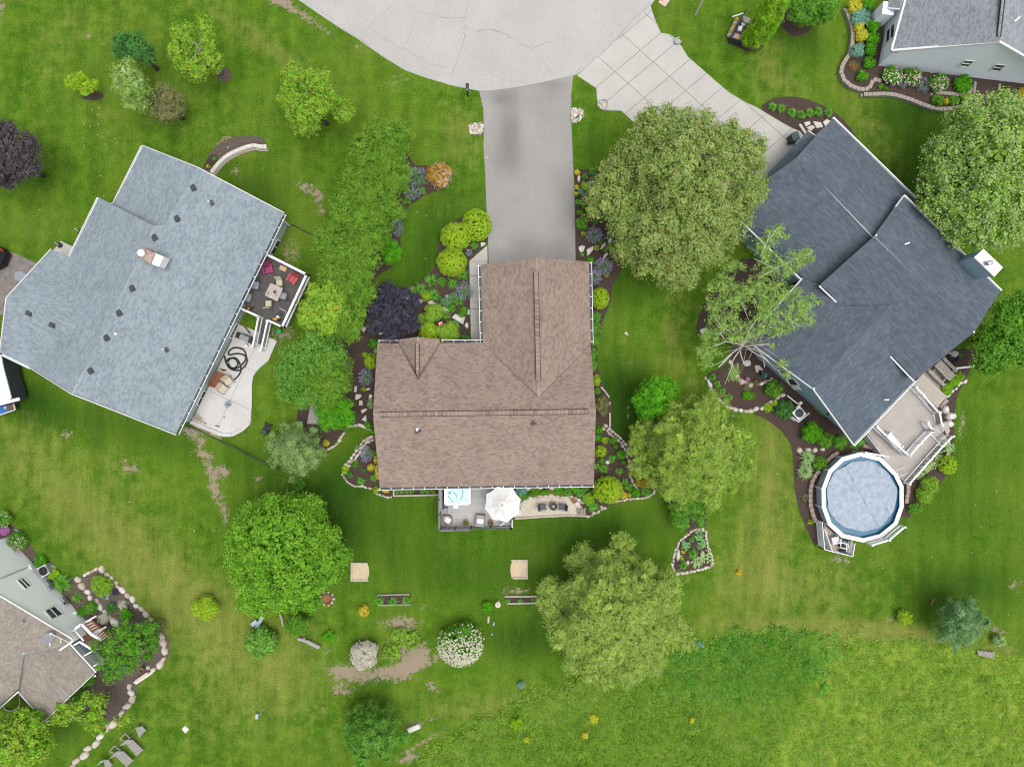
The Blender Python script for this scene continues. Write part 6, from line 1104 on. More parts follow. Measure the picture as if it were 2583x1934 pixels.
def blockwall(name,label,t,pts,w,h,L,mt='block',cat='garden wall',z=0.0,courses=1,rough=True,cap='block'):
 P_=[np.array(W(t,x,y,h)[:2])for x,y in pts];P_=[np.array(p)for p in P_];T=thing(name,label,cat,(P_[0][0],P_[0][1],z));
 for k in range(courses):
  hh=h/courses;d=0;nxt=(k%2)*L*.5
  for i in range(len(P_)-1):
   l_=np.linalg.norm(P_[i+1]-P_[i]);u=(P_[i+1]-P_[i])/l_
   while nxt<d+l_:
    p=P_[i]+u*(nxt-d);MB().box((p[0],p[1],z+hh*(k+.5)),(L*.93,w*(1 if k==courses-1 else .9),hh*.97),math.atan2(u[1],u[0])).build(cap,M[mt],T);nxt+=L
   d+=l_
 return T
blockwall('block_wall','curved tan block wall round the flower bed at the upper right','D1',[(795,70),(818,130),(842,200),(852,270),(845,340),(826,430),(800,460),(765,520),(755,575),(780,635),(830,680),(890,705),(950,712),(985,690),(1005,645),(1030,632),(1075,642)],.32,.45,.36,courses=2)
blockwall('block_wall','lower tan block wall running right from the curved bed','D1',[(935,748),(1010,748),(1090,745),(1170,750),(1240,768),(1320,795),(1400,828),(1480,855),(1560,868),(1640,862),(1720,845),(1800,838),(1860,838)],.3,.4,.36,courses=2)
blockwall('block_wall','short block wall in front of the round shrub and window well','D1',[(1520,735),(1600,742),(1690,752),(1760,745),(1790,725),(1810,700),(1820,655)],.28,.35,.34)
T=thing('window_well','tan stone-blocked window well beside the silver-roofed house','window well',W('D1',1900,770));
for k,(a,b_)in enumerate((((1822,650),(1800,830)),((2015,668),(2005,780)))):
 A,Bq=np.array(W('D1',*a,.4)),np.array(W('D1',*b_,.4));
 for i in range(6):MB().beam(A+(Bq-A)*i/6-[0,0,.2],A+(Bq-A)*(i+.93)/6-[0,0,.2],.2,.45).build('block',M['block'],T)
MB().poly(WL('D1',[(1835,720),(1905,715),(2005,680),(2005,790),(1805,825)],.02)).build('gravel_floor',M['block'],T)
T=thing('retaining_wall','curved grey block retaining wall beside the bare soil bed at upper left','garden wall',W('A1',1900,1200))
wp=[(1680,1372),(1720,1318),(1770,1265),(1830,1222),(1900,1190),(1960,1168),(2020,1155),(2060,1165),(2120,1165)]
P_=[np.array(W('A1',x,y,.5)[:2])for x,y in wp]
for i in range(len(P_)-1):
 for k in range(2):
  for c_ in range(3):
   a=P_[i]+(P_[i+1]-P_[i])*k/2;b_=P_[i]+(P_[i+1]-P_[i])*(k+.95)/2;o_=np.array([.0,-.06*(2-c_)])+(.12 if c_==1 else 0)*(P_[i+1]-P_[i])*0;MB().beam((*(a+o_),.085+.17*c_),(*(b_+o_),.085+.17*c_),.3,.16).build('block',M['stone_pale']if c_==2 else M['stone'],T)
flag('small dark red stone on the bare soil bed','A1',[(1805,1168),(1820,1165),(1825,1180),(1808,1184)],'block_red')
sheet('mulch_bed',smooth([PW(px('A1',x,y))[:2]for x,y in((1640,1290),(1660,1250),(1700,1222),(1735,1235),(1730,1280),(1700,1330),(1650,1350),(1625,1335))]),M['mulch'],.03)
for lb,t,pts,h in(('stone block ring on the left of the round pool','D3',[(548,1140),(530,1090),(515,1030),(510,960),(512,900),(528,830),(560,770),(590,745)],.35),('stone block arc at the upper left of the round pool','D3',[(655,660),(690,628),(730,605)],.35),('reddish blocks between deck skirt and pool','D3',[(950,552),(990,562),(1030,575)],.3),('stone blocks on the right of the round pool','D3',[(1290,870),(1290,920),(1280,960),(1275,1020)],.35)):
 blockwall('block_edging',lb,t,pts,.3,h,.42,mt='block_red')
# ---------------------------------------------------------------- timber: sandboxes, planters
def frame(label,t,corners,h,w,mt='wood_pale',fill=None,name='sandbox',cat='sandbox',zf=.06,skip=()):
 P_=[np.array(W(t,x,y,h)[:2])for x,y in corners];c=sum(P_)/4;T=thing(name,label,cat,(c[0],c[1],0))
 for i in range(4):
  if i in skip:continue
  a,b_=P_[i],P_[(i+1)%4];d=(b_-a)/np.linalg.norm(b_-a)*w/2;MB().beam((*(a-d),h/2),(*(b_+d*(-1 if True else 1)),h/2),w,h).build('timber',M[mt],T)
 if fill:MB().prism([tuple(p)for p in P_],0,zf).build('sand_fill'if fill=='sand'else 'soil_fill',M[fill],T)
 return T
frame('left square sandbox with pale timber on three sides','B3',[(903,1485),(1030,1485),(1030,1622),(903,1622)],.16,.13,fill='sand',skip=(1,));frame('right square sandbox with pale timber frame near the pine','C3',[(288,1462),(406,1462),(408,1603),(288,1603)],.16,.13,fill='sand',skip=(3,))
sheet('bare_sand_edge',smooth([W('B3',x,y)[:2]for x,y in((1025,1480),(1042,1510),(1046,1560),(1038,1600),(1025,1625))]),M['sand'],.012);sheet('bare_sand_edge',smooth([W('C3',x,y)[:2]for x,y in((292,1462),(276,1500),(275,1550),(285,1605),(295,1600))]),M['sand'],.012)
T=frame('long planter with grey timber and daylilies, left in the back lawn','B4',[(1115,290),(1370,283),(1372,366),(1118,370)],.2,.1,'wood_grey','mulch',name='planter_bed',cat='planter',skip=(1,3));T=frame('long planter with brown back timber, right in the back lawn','C4',[(235,302),(495,300),(495,352),(242,358)],.2,.1,'wood_pale','mulch',name='planter_bed',cat='planter',skip=(1,3))
T=frame('timber-edged planter under the rear left eave','B3',[(1237,885),(1600,880),(1600,940),(1240,948)],.25,.12,'wood_pale','mulch',name='planter_bed',cat='planter',skip=(0,1))
def timbers(label,t,segs,name='timber_edging',w=.13,h=.15,mt='wood_pale'):
 p0=W(t,*segs[0][0]);T=thing(name,label,'timber edging',p0)
 for a,b_ in segs:MB().beam(np.array(W(t,*a,.1)),np.array(W(t,*b_,.1)),w,h).build('timber',M[mt],T)
timbers('pale timbers along the front of the gravel patio','C3',[((310,1128),(508,1115)),((512,1114),(715,1104)),((718,1103),(905,1108))]);timbers('pale timbers angling round the brown twiggy shrub','C3',[((997,80),(1030,120)),((1032,122),(1062,165)),((1068,200),(1064,225)),((1067,285),(1068,400))])
# ---------------------------------------------------------------- pool with cover
PT=[(905,600),(1070,640),(1200,770),(1250,870),(1250,1040),(1200,1180),(1075,1282),(930,1318),(760,1280),(650,1180),(600,1040),(598,890),(655,740),(760,640)]
zp=1.3;C0=np.array(W('D3',925,957,zp)[:2]);outer=[np.array(W('D3',x,y,zp)[:2])for x,y in PT]
PL=thing('round_pool','round above-ground pool with white rim and wrinkled pale blue cover','pool',(C0[0],C0[1],0))
for i in range(14):
 a,b_=outer[i],outer[(i+1)%14];ai,bi=C0+(a-C0)*.905,C0+(b_-C0)*.905;f=MB()
 f.prism([tuple(a),tuple(b_),tuple(bi),tuple(ai)],zp-.05,zp).build('rim_segment',M['white'],PL)
 aw,bw=C0+(a-C0)*.965,C0+(b_-C0)*.965;aw2,bw2=C0+(a-C0)*.945,C0+(b_-C0)*.945;MB().prism([tuple(aw),tuple(bw),tuple(bw2),tuple(aw2)],0,zp-.055).build('wall_panel',M['poolwall'],PL)
 MB().beam((*(C0+(a-C0)*.985),0),(*(C0+(a-C0)*.985),zp-.06),.12,.12).build('upright',M['white'],PL)
MB().prism([tuple(C0+(p-C0)*.94)for p in outer],.8,.98).build('water',M['liner'],PL)
n_=110;Rr=3.05;xs=np.linspace(-Rr,Rr,n_);CX,CY=np.meshgrid(xs,xs);rad=np.hypot(CX,CY)
def fold(x0,y0,x1,y1,hgt,w_):
 d=np.array([x1-x0,y1-y0]);L=np.linalg.norm(d);d/=L;u=(CX-x0)*d[0]+(CY-y0)*d[1];v=-(CX-x0)*d[1]+(CY-y0)*d[0]+.06*np.sin(u*3);return hgt*np.exp(-(v/w_)**2)/(1+np.exp(-(u+.1)*9))/(1+np.exp((u-L)*9))
def CP(x,y):p=np.array(W('D3',x,y,1.1)[:2])-C0;return p
Z=.02*np.sin(CX*1.9+CY*1.3)
for _ in range(60):
 kx,ky=rng.normal(size=2)*3.2+[1.2,.8];Z+=.012/(1+.12*math.hypot(kx,ky))*np.abs(np.sin((kx*CX+ky*CY)*.8+rng.uniform(0,6)+.8*np.sin(CX*rng.uniform(.5,2)+CY*rng.uniform(.5,2))))-.006
for a,b_,hh,ww in(((755,660),(850,830),.12,.035),((850,830),(1075,1240),.10,.04),((650,890),(800,1140),.05,.03),((1080,960),(1150,1160),.09,.05),((860,1060),(960,1220),.03,.04),((900,700),(990,900),.05,.08),((1000,680),(1100,850),.05,.09),((960,880),(1120,1000),.04,.07),((800,720),(870,800),.05,.05),((1040,760),(1180,880),.05,.07),((930,980),(1010,1100),.04,.06),((1100,900),(1200,1000),.05,.07),((700,720),(830,1000),.03,.1),((1130,1000),(1100,1150),.05,.06)):
 p,q=CP(*a),CP(*b_);Z+=fold(p[0],p[1],q[0],q[1],hh,ww)
rr_=2.93+.05*np.sin(np.arctan2(CY,CX)*5+1)+.04*np.sin(np.arctan2(CY,CX)*11)
ok=rad<rr_;idx=-np.ones(CX.shape,int);idx[ok]=np.arange(ok.sum());V=np.stack([CX[ok]+C0[0]+.02,CY[ok]+C0[1]+.05,1.13+Z[ok]],1)
F=[(idx[i,j],idx[i,j+1],idx[i+1,j+1],idx[i+1,j])for i in range(n_-1)for j in range(n_-1)if min(idx[i,j],idx[i,j+1],idx[i+1,j+1],idx[i+1,j])>=0]
o=arrmesh('cover',V,np.array(F),M['cover'],PL)
for p in o.data.polygons:p.use_smooth=True
def railing(T,pts,z,h=.9,m=None,bal=.14,bw=.045,post=1.8,rail=.09,ends=True,posts=True,pz=None):
 """pts are floor points in metres"""
 m=m or M['white']
 for i in range(len(pts)-1):
  a,b_=np.array(pts[i][:2]),np.array(pts[i+1][:2]);L=np.linalg.norm(b_-a);d=(b_-a)/L;z0=z if pz is None else pz[i];z1=z if pz is None else pz[i+1]
  MB().beam((*a,z0+h),(*b_,z1+h),rail*1.5,.05).build('top_rail',m,T);MB().beam((*a,z0+.1),(*b_,z1+.1),rail,.05).build('bottom_rail',m,T)
  k=int(L/bal)
  for j in range(1,k):
   p=a+d*L*j/k;zz=z0+(z1-z0)*j/k;MB().beam((*p,zz+.12),(*p,zz+h-.02),bw,bw).build('baluster',m,T)
  if posts:
   q=max(1,round(L/post))
   for j in range(q+1 if(i==len(pts)-2 or pz is not None)else q):
    p=a+d*L*j/q;zz=z0+(z1-z0)*j/q;o=MB().box((*p,zz+h*.5+.04),(.11,.11,h+.12)).build('post',m,T);MB().box((*p,zz+h+.12),(.16,.16,.05)).build('post_cap',m,o)
T=thing('pool_rail','white picket rail standing on the lower right rim of the pool','railing',W('D3',1080,1290));railing(T,[W('D3',960,1322,1.3),W('D3',1095,1282,1.3),W('D3',1215,1180,1.3)],1.3,.75,bal=.13)
T=thing('pool_rail','short white rail on the top edge of the pool beside the deck','railing',W('D3',1000,610));railing(T,[W('D3',915,598,1.3),W('D3',1085,628,1.3)],1.3,.6,bal=.6,bw=.03)
def lattice(T,a,b_,z0,z1,m,step=.16,w=.03,name='lattice_slat'):
 a,b_=np.array(a[:2],float),np.array(b_[:2],float);L=np.linalg.norm(b_-a);d=(b_-a)/L;hh=z1-z0;f=MB()
 for s_ in(1,-1):
  u=-hh
  while u<L:
   u0,u1=u,u+hh;t0,t1=max(0,-u0/hh),min(1,(L-u0)/hh)
   if t1>t0:
    A_=(u0+hh*t0,z0+hh*t0)if s_>0 else(u0+hh*t0,z1-hh*t0);B_=(u0+hh*t1,z0+hh*t1)if s_>0 else(u0+hh*t1,z1-hh*t1)
    p=a+d*A_[0];q=a+d*B_[0];f.beam((*p,A_[1]),(*q,B_[1]),.012,w,(d[0],d[1],0))
   u+=step
 o=f.build(name,m,T);o['kind']='stuff'
 for zz in(z0,z1):MB().beam((*a,zz),(*b_,zz),.05,.06).build('rail',m,T)
 for p in(a,b_):MB().beam((*p,z0),(*p,z1),.07,.07).build('post',m,T)
PB=thing('pump_enclosure','white lattice pen with pool pump and filter below the pool','enclosure',W('D3',740,1340));E=[W('R5',x,y,1.15)for x,y in((650,190),(690,660),(1180,780),(1215,560))]
E2=[W('R5',x,y,0)for x,y in((690,210),(715,640),(1130,720),(1170,540))]
E=[tuple(np.array(PW(px('R5',x,y),1.15)))for x,y in((650,190),(690,660),(1180,780),(1218,560))]
for i in range(3):lattice(PB,E[i],E[i+1],.05,1.15,M['white'],step=.14,w=.035)
lattice(PB,W('R5',690,310,1.1),W('R5',830,700,1.1),.05,1.1,M['white'],step=.12,w=.045)
MB().poly([W('R5',x,y,.02)for x,y in((680,220),(740,640),(1130,720),(1190,560),(960,470))]).build('gravel_floor',M['gravel'],PB)
PP=thing('pool_pump','pool pump and filter with white pipes inside the lattice pen','pump',W('R5',1020,620));
c=W('R5',1010,600,.5);MB().lathe((c[0],c[1],0),[(.22,0),(.24,.5),(.18,.7),(.05,.75)],14).build('filter_tank',M['black'],PP);c=W('R5',1010,680,.3);MB().tube([(c[0]-.25,c[1],.3),(c[0]+.25,c[1]-.1,.3)],.17,12).build('pump_motor',M['charcoal'],PP)
for pts in(((930,540),(1090,560),(1110,620)),((950,620),(1070,650),(1070,700)),((975,470),(970,600)),((1160,500),(1160,590)),((1060,560),(1080,650))):MB().tube([W('R5',x,y,.75)for x,y in pts],.045,8).build('pipe',M['white'],PP)
c=W('R5',885,505,.6);MB().box((c[0],c[1],.3),(.6,.6,.6),.2).build('equipment_box',M['offwhite'],PP);MB().tube([W('R5',1000,500,.6),W('R5',1060,520,.6),W('R5',1100,545,.6)],.06,8).build('blue_hose',M['blue'],PP)
# ---------------------------------------------------------------- blue house deck
zu,zl=1.35,1.05
DK=thing('deck','two-level taupe board deck with white railings between the dark-roofed house and pool','deck',W('D3',1350,500))
up_=XY([PW(p,zu)for p in((2185,1063),(2300,945),(2350,1039),(2364,1072),(2337,1084),(2278,1146))]);boards(up_,zu,(.74,.69),.15,.012,.04,M['deck_taupe'],DK)
MB().prism(up_,zu-.25,zu-.05).build('deck_frame',M['wood_grey'],DK)
lo_=XY([PW(p,zl)for p in((2183,1080),(2200,1078),(2278,1150),(2337,1086),(2362,1120),(2382,1100),(2280,1212),(2257,1190),(2224,1156),(2240,1142))]);lo1=XY([PW(p,zl)for p in((2278,1150),(2341,1084),(2366,1112),(2279,1214),(2256,1189),(2224,1154))]);boards(lo1,zl,(.74,.69),.15,.012,.04,M['deck_taupe'],DK);MB().prism(lo1,zl-.2,zl-.05).build('deck_frame',M['wood_grey'],DK)
wk=XY([PW(p,zl)for p in((2181,1080),(2198,1072),(2284,1148),(2262,1160),(2232,1158))]);boards(wk,zl,(.70,-.71),.15,.012,.04,M['deck_taupe'],DK)
for i,(a,b_,c_,d_)in enumerate((((2341,1083),(2364,1072),(2378,1092),(2356,1106)),((2356,1107),(2379,1093),(2388,1103),(2366,1117)),((2364,1071),(2376,1066),(2388,1076),(2379,1091)),((2377,1066),(2386,1063),(2397,1086),(2389,1100)))):
 z_=(zl-.0,zl-.2,zl-.35,zl-.55)[i];boards(XY([PW(p,z_)for p in(a,b_,c_,d_)]),z_,(.6,.8),.16,.012,.05,M['deck_taupe'],DK,'stair_tread')
railing(DK,[PW(p,zu)for p in((2293,976),(2311,995),(2349,1038))],zu,.95,bal=.16,post=9);railing(DK,[PW(p,zu)for p in((2352,1039),(2364,1072))],zu,.95,bal=.15,post=9,pz=[zu,zu-.3])
railing(DK,[PW(p,zu)for p in((2335,1085),(2305,1115),(2278,1146))],zu,.95,bal=.16,post=9);railing(DK,[PW(p,zu)for p in((2196,1074),(2222,1098),(2276,1146))],zu,.95,bal=.16,post=9);railing(DK,[PW(p,zu)for p in((2322,1064),(2335,1083))],zu,.95,bal=.15,post=9)
railing(DK,[PW(p,zl)for p in((2277,1216),(2331,1155),(2372,1110),(2385,1098))],zl,.95,bal=.15,post=9)
lattice(DK,W('R7',430,60,1.0),W('R7',720,470,1.0),0,1.0,M['white'],step=.12,w=.05);lattice(DK,PW((2340,1092),.9),PW((2370,1125),.9),0,1.2,M['white'],step=.13,w=.05)
MB().tube([W('R7',985,860,1.2),W('R7',1000,850,1.9),W('R7',1160,775,2.0),W('R7',1150,790,1.1)],.03,6).tube([W('R7',940,760,1.2),W('R7',955,745,1.9),W('R7',1115,675,2.0),W('R7',1110,690,1.1)],.03,6).build('ladder_rails',M['steel'],DK)['kind']='stuff'
BN=thing('deck_box','white storage bench against the upper deck rail','bench',W('R7',940,220,zu));c=W('R7',925,220,zu+.45);an=math.atan2(*(np.array(W('R7',1010,320)[:2])-np.array(W('R7',820,100)[:2]))[::-1])
MB().box((c[0],c[1],zu+.22),(1.45,.45,.44),an).build('box_body',M['white'],BN);MB().box((c[0],c[1],zu+.465),(1.55,.52,.04),an).build('lid',M['white'],BN);MB().box((c[0]-.75*math.cos(an),c[1]-.75*math.sin(an),zu+.35),(.08,.56,.7),an).build('arm',M['white'],BN);MB().box((c[0]+.75*math.cos(an),c[1]+.75*math.sin(an),zu+.35),(.08,.56,.7),an).build('arm',M['white'],BN)
LT=thing('lattice_cover','tan lattice panel roof beside the upper deck','lattice',W('R6',1350,720));q4=[np.array(W('R6',x,y,.75))for x,y in((1060,610),(1230,445),(1640,830),(1470,1000))]
for s_ in(0,1):
 for i in range(31 if s_ else 16):
  if s_:a=q4[0]+(q4[3]-q4[0])*i/30;b_=q4[1]+(q4[2]-q4[1])*i/30
  else:a=q4[0]+(q4[1]-q4[0])*i/15;b_=q4[3]+(q4[2]-q4[3])*i/15
  MB().beam(a+[0,0,.012*s_],b_+[0,0,.012*s_],.055,.01).build('slat',M['lattice'],LT)
for c_ in q4:MB().beam((c_[0],c_[1],0),(c_[0],c_[1],.74),.08,.08).build('post',M['wood_grey'],LT)
sheet('patio_pad',[W('R6',x,y)[:2]for x,y in((1100,520),(1560,100),(1700,330),(1640,520),(1520,640),(1660,840),(1480,1030),(1200,900))],M['block'],.02)
flag('flat concrete step beside the lattice cover','R6',[(1610,860),(1670,900),(1560,1010),(1500,1020)],'block',h=.12,name='step',cat='step')
PN_=thing('picnic_table','weathered wooden picnic table half under the dark roof edge','picnic table',W('R6',1600,380));dirp=np.array(W('R6',1700,560)[:2])-np.array(W('R6',1430,290)[:2]);dirp/=np.linalg.norm(dirp);an=math.atan2(dirp[1],dirp[0])
def plank(T,t,a,b_,z,w,mt,name='plank',th=.045):MB().beam(np.array(W(t,*a,z)),np.array(W(t,*b_,z)),w,th).build(name,M[mt],T)
for k in range(5):
 ax,ay=1440+22*k,285-22*k*.87;plank(PN_,'R6',(ax,ay),(ax+258,ay+262),.76,.155,'wood_grey','top_plank')
plank(PN_,'R6',(1335,375),(1600,635),.45,.27,'wood_grey','bench_plank');plank(PN_,'R6',(1590,160),(1825,395),.45,.27,'wood_grey','bench_plank')
for t_ in(.15,.85):
 a=np.array(W('R6',1350+250*t_,360+250*t_,.4));b_=np.array(W('R6',1600+220*t_,180+220*t_,.4));MB().beam(a,b_,.09,.09).build('cross_beam',M['wood_grey'],PN_);MB().beam(a,(*(a[:2]*.6+b_[:2]*.4),0),.08,.08).beam(b_,(*(b_[:2]*.6+a[:2]*.4),0),.08,.08).build('legs',M['wood_grey'],PN_)['kind']='stuff'
# ---------------------------------------------------------------- grey house: patio, deck, furniture
pat=[(594,817),(620,824),(642,833),(699,860),(678,909),(657,927),(646,939),(639,950),(636,973),(636,1017),(633,1065),(611,1085),(584,1099),(560,1098),(524,1083),(484,1065),(487,1057),(550,930),(586,858)]
PTO=thing('concrete_patio',None,None,PW((590,1000)));tag(PTO,kind='structure');pw_=XY([PW(p)for p in pat]);MB().prism(pw_,-.05,.05).build('slab_bed',M['joint'],PTO)
O0=np.array(PW((575,1010))[:2]);d1=np.array([.9,-.42]);d2=np.array([.42,.9]);d1/=np.linalg.norm(d1);d2/=np.linalg.norm(d2);Mx=np.linalg.inv(np.stack([d1,d2],1));slabs([tuple(Mx@(np.array(p)-O0))for p in pw_],[-9,0.2,9],[-6,.1,3.2,9],O0,d1,d2,.08,M['concrete_w'],PTO,gap=.012)
NOGRASS.append(pw_);M['stain']=mat('dirt_stain',(.40,.34,.28),.95,c2=(.28,.22,.17),scale=6)
kerb=[px('R3',x,y)for x,y in((100,1235),(500,1400),(830,1530),(1050,1535),(1290,1415),(1470,1240))]
for i in range(5):MB().beam(PW(kerb[i],.12),PW(kerb[i+1],.12),.3,.14).build('raised_edge',M['concrete_w'],PTO)
for i in range(70):
 u=abs(rng.normal(size=2));x,y=215+u[0]*110,1130-(u[1]*60)+u[0]*75+rng.normal()*25;r=random.uniform(.03,.14)
 if i<55:MB().poly([(W('R3',x,y)[0]+r*random.uniform(.6,1.2)*math.cos(t_),W('R3',x,y)[1]+r*random.uniform(.6,1.2)*math.sin(t_),.088+.0004*i)for t_ in np.linspace(0,5.6,8)]).build('dirt_spot',M['stain'],PTO)
GD=thing('deck','dark weathered wooden deck with white railing on the right side of the grey house','deck',PW((690,730)))
zd=1.15;fl=XY([PW(p,zd)for p in((660,640),(669,640),(783,697),(720,828),(684,813),(664,802),(608,776),(598,772))]);boards(fl,zd,(.50,.866),.14,.01,.04,M['deck_dark'],GD);MB().prism(fl,zd-.3,zd-.05).build('deck_frame',M['aqua'],GD)
R2f=lambda x,y:px('R2',x,y)
railing(GD,[PW(p,zd)for p in((671,641),(782,697))],zd,.95,bal=.16,post=9,rail=.13);railing(GD,[PW(p,zd)for p in((782,697),(721,827))],zd,.95,bal=.17,post=2.0,rail=.13);railing(GD,[PW(p,zd)for p in((721,827),(689,812))],zd,.95,bal=.17,post=9);railing(GD,[PW(p,zd)for p in((664,802),(607,776))],zd,.95,bal=.17,post=9,rail=.1)
sa,sb,sc_,sd_=[np.array(PW(R2f(*p),zd if i<2 else .15)[:2])for i,p in enumerate(((1495,395),(1700,480),(1540,1150),(1350,1060)))]
for k in range(8):
 t0,t1=k/8,(k+.93)/8;q=[sa+(sd_-sa)*t0,sb+(sc_-sb)*t0,sb+(sc_-sb)*t1,sa+(sd_-sa)*t1];z_=zd-(k+1)*zd/8.6;MB().prism([tuple(p)for p in q],z_-.05,z_).build('stair_tread',M['deck_dark'],GD)
railing(GD,[sa,sd_],zd,.95,bal=.16,post=9,pz=[zd,.05]);railing(GD,[sb,sc_],zd,.95,bal=.16,post=9,pz=[zd,.05])
def adirondack(label,cat,m,x,y,face,z):
 """face: heading of the front, radians in metres frame"""
 T=thing('adirondack_chair',label,cat,(*W('R1',x,y,z+.4)[:2],z),None,face)
 for i in range(6):MB().box((.26-.085*i,0,.36-.018*i),(.072,.52,.02)).build('seat_slat',m,T,local=True)
 for i in range(6):
  o=(i-2.5);MB().beam((-.24,o*.085,.28),(-.52,o*.115,.98-.03*abs(o)**1.6),.078,.02,(1,0,.4)).build('back_slat',m,T,local=True)
 for s_ in(-1,1):
  MB().box((.05,s_*.34,.56),(.68,.12,.025)).build('arm',m,T,local=True);MB().box((.3,s_*.31,.27),(.08,.04,.54)).build('front_leg',m,T,local=True);MB().beam((.3,s_*.28,.32),(-.55,s_*.28,.05),.03,.12).build('rear_leg',m,T,local=True)
 MB().box((.3,0,.3),(.02,.56,.12)).build('front_rail',m,T,local=True);return T
def head(t,a,b_):p,q=np.array(W(t,*a)[:2]),np.array(W(t,*b_)[:2]);return math.atan2(*(q-p)[::-1])
adirondack('magenta slatted garden chair by the house wall on the dark deck','chair',M['magenta'],790,720,head('R1',(730,560),(800,850)),zd);adirondack('coral red slatted garden chair near the deck corner','chair',M['coral'],1370,950,head('R1',(1430,850),(1290,1060)),zd)
def sling(label,t,x,y,face,z,m,mf,w=.52,back=.55,name='patio_chair'):
 T=thing(name,label,'chair',(*W(t,x,y,z+.4)[:2],z),None,face)
 MB().box((.02,0,.42),(.48,w,.03),0,.06).build('seat',m,T,local=True);MB().beam((-.22,0,.42),(-.42,0,.42+back),w,.03,(1,0,.3)).build('backrest',m,T,local=True)
 for s_ in(-1,1):
  MB().tube([(.3,s_*w*.54,0),(.3,s_*w*.54,.45),(.22,s_*w*.56,.62),(-.2,s_*w*.56,.64),(-.33,s_*w*.54,.66)],.018,6).build('arm',mf,T,local=True);MB().tube([(-.4,s_*w*.5,0),(-.2,s_*w*.5,.42)],.016,6).build('leg',mf,T,local=True)
 return T
sling('beige high-backed chair above the square patio table','R1',1060,1040,head('R1',(1040,940),(1050,1120)),zd,M['sling'],M['charcoal']);sling('beige high-backed chair below the square patio table','R1',810,1530,head('R1',(800,1640),(800,1440)),zd,M['sling'],M['charcoal'],back=.7)
sling('grey chair right of the square patio table','R1',1150,1350,head('R1',(1240,1370),(1040,1320)),zd,M['sling_grey'],M['charcoal']);sling('grey chair under the eave left of the square table','R1',500,1100,head('R1',(400,1090),(620,1110)),zd,M['sling_grey'],M['charcoal'],w=.6)
tq=[W('R1',x,y,zd+.72)for x,y in((850,1045),(1145,1165),(1010,1480),(710,1330))];c=CEN(tq)
def rsq(q,r=.12):
 out=[]
 for i in range(4):
  p,a,b_=np.array(q[i][:2]),np.array(q[i-1][:2]),np.array(q[(i+1)%4][:2])
  for s_ in np.linspace(0,1,5):e0=p+(a-p)*r;e1=p+(b_-p)*r;out.append(tuple((1-s_)**2*e0+2*s_*(1-s_)*p+s_*s_*e1))
 return out
T=thing('patio_table','square stone-topped patio table with rounded corners on the dark deck','table',(c[0],c[1],zd));MB().prism(rsq(tq),zd+.68,zd+.72).build('tabletop',M['tabletop'],T)
for p in tq:q=np.array(c[:2])+(np.array(p[:2])-np.array(c[:2]))*.75;MB().tube([(*q,zd),(*q,zd+.68)],.03,6).build('leg',M['charcoal'],T)
T=thing('centrepiece','small pot and trinkets in the centre of the square patio table','ornament',W('R1',940,1260,zd+.72));c=W('R1',945,1255,zd+.8);MB().lathe((c[0],c[1],zd+.72),[(.1,0),(.14,.08),(.12,.14)],12).build('pot',M['wood_brown'],T)
for x,y,mt in((900,1290,'white'),(985,1320,'charcoal'),(880,1350,'steel'),(860,1370,'white')):c=W('R1',x,y,zd+.75);MB().box((c[0],c[1],zd+.74),(.08,.06,.05),.5).build('trinket',M[mt],T)
MB().box((*W('R1',790,1280,zd+.73)[:2],zd+.73),(.3,.04,.02),1.0).build('utensil',M['charcoal'],T)
c=CEN([W('R1',x,y,zd+.35)for x,y in((1085,635),(1240,690),(1200,790),(1040,730))]);T=thing('wooden_crate','small varnished wooden slatted table behind the coral chair','side table',(c[0],c[1],zd));an=head('R1',(1060,680),(1220,745))
for i in range(5):o=(i-2)*.075;MB().box((c[0]-math.sin(an)*o,c[1]+math.cos(an)*o,zd+.38),(.58,.07,.03),an).build('slat',M['wood_tan'],T)
for s_ in(-1,1):MB().box((c[0]+s_*.22*math.cos(an),c[1]+s_*.22*math.sin(an),zd+.18),(.05,.3,.36),an).build('leg',M['wood_tan'],T)
T=thing('round_side_table','grey oval table against the wall on the dark deck','side table',(*W('R1',320,1380,zd+.6)[:2],zd));MB().prism(rsq([W('R1',x,y,zd+.6)for x,y in((310,1260),(420,1320),(370,1500),(220,1440))],.4),zd+.56,zd+.6).build('tabletop',M['sling_grey'],T);MB().tube([(*W('R1',320,1380,zd+.5)[:2],zd),(*W('R1',320,1380,zd+.5)[:2],zd+.56)],.04,6).build('pedestal',M['charcoal'],T)
c=W('R2',1040,95,zd+.3);T=thing('watering_pot','round grey pot in the wall corner of the dark deck','pot',(c[0],c[1],zd));MB().lathe((c[0],c[1],zd),[(.15,0),(.2,.3),(.21,.32),(.17,.3),(.14,.1)],16).build('pot_body',M['steel'],T)
T=thing('leaf_blower','dark garden tool with orange housing on the dark deck floor','garden tool',W('R2',1210,165,zd));MB().tube([W('R2',1110,190,zd+.1),W('R2',1200,180,zd+.2),W('R2',1290,140,zd+.15)],.09,8).build('tube',M['black'],T);MB().box(W('R2',1170,175,zd+.25),(.22,.16,.2),.4).build('housing',M['orange'],T)
T=thing('clutter_box','tray of yellow and black toys at the stair-side corner of the dark deck','toys',W('R2',1820,400,zd));MB().box(W('R2',1900,340,zd+.03),(.7,.6,.04),-.9).build('mat',M['charcoal'],T)
for x,y,mt,sz in((1770,405,'yellow',.2),(1830,350,'white',.14),(1860,420,'black',.2),(1850,390,'yellow',.16),(1900,300,'charcoal',.16)):c=W('R2',x,y,zd+.2);MB().rock((c[0],c[1],zd+.03),sz,sz*.7,.2).build('toy',M[mt],T)
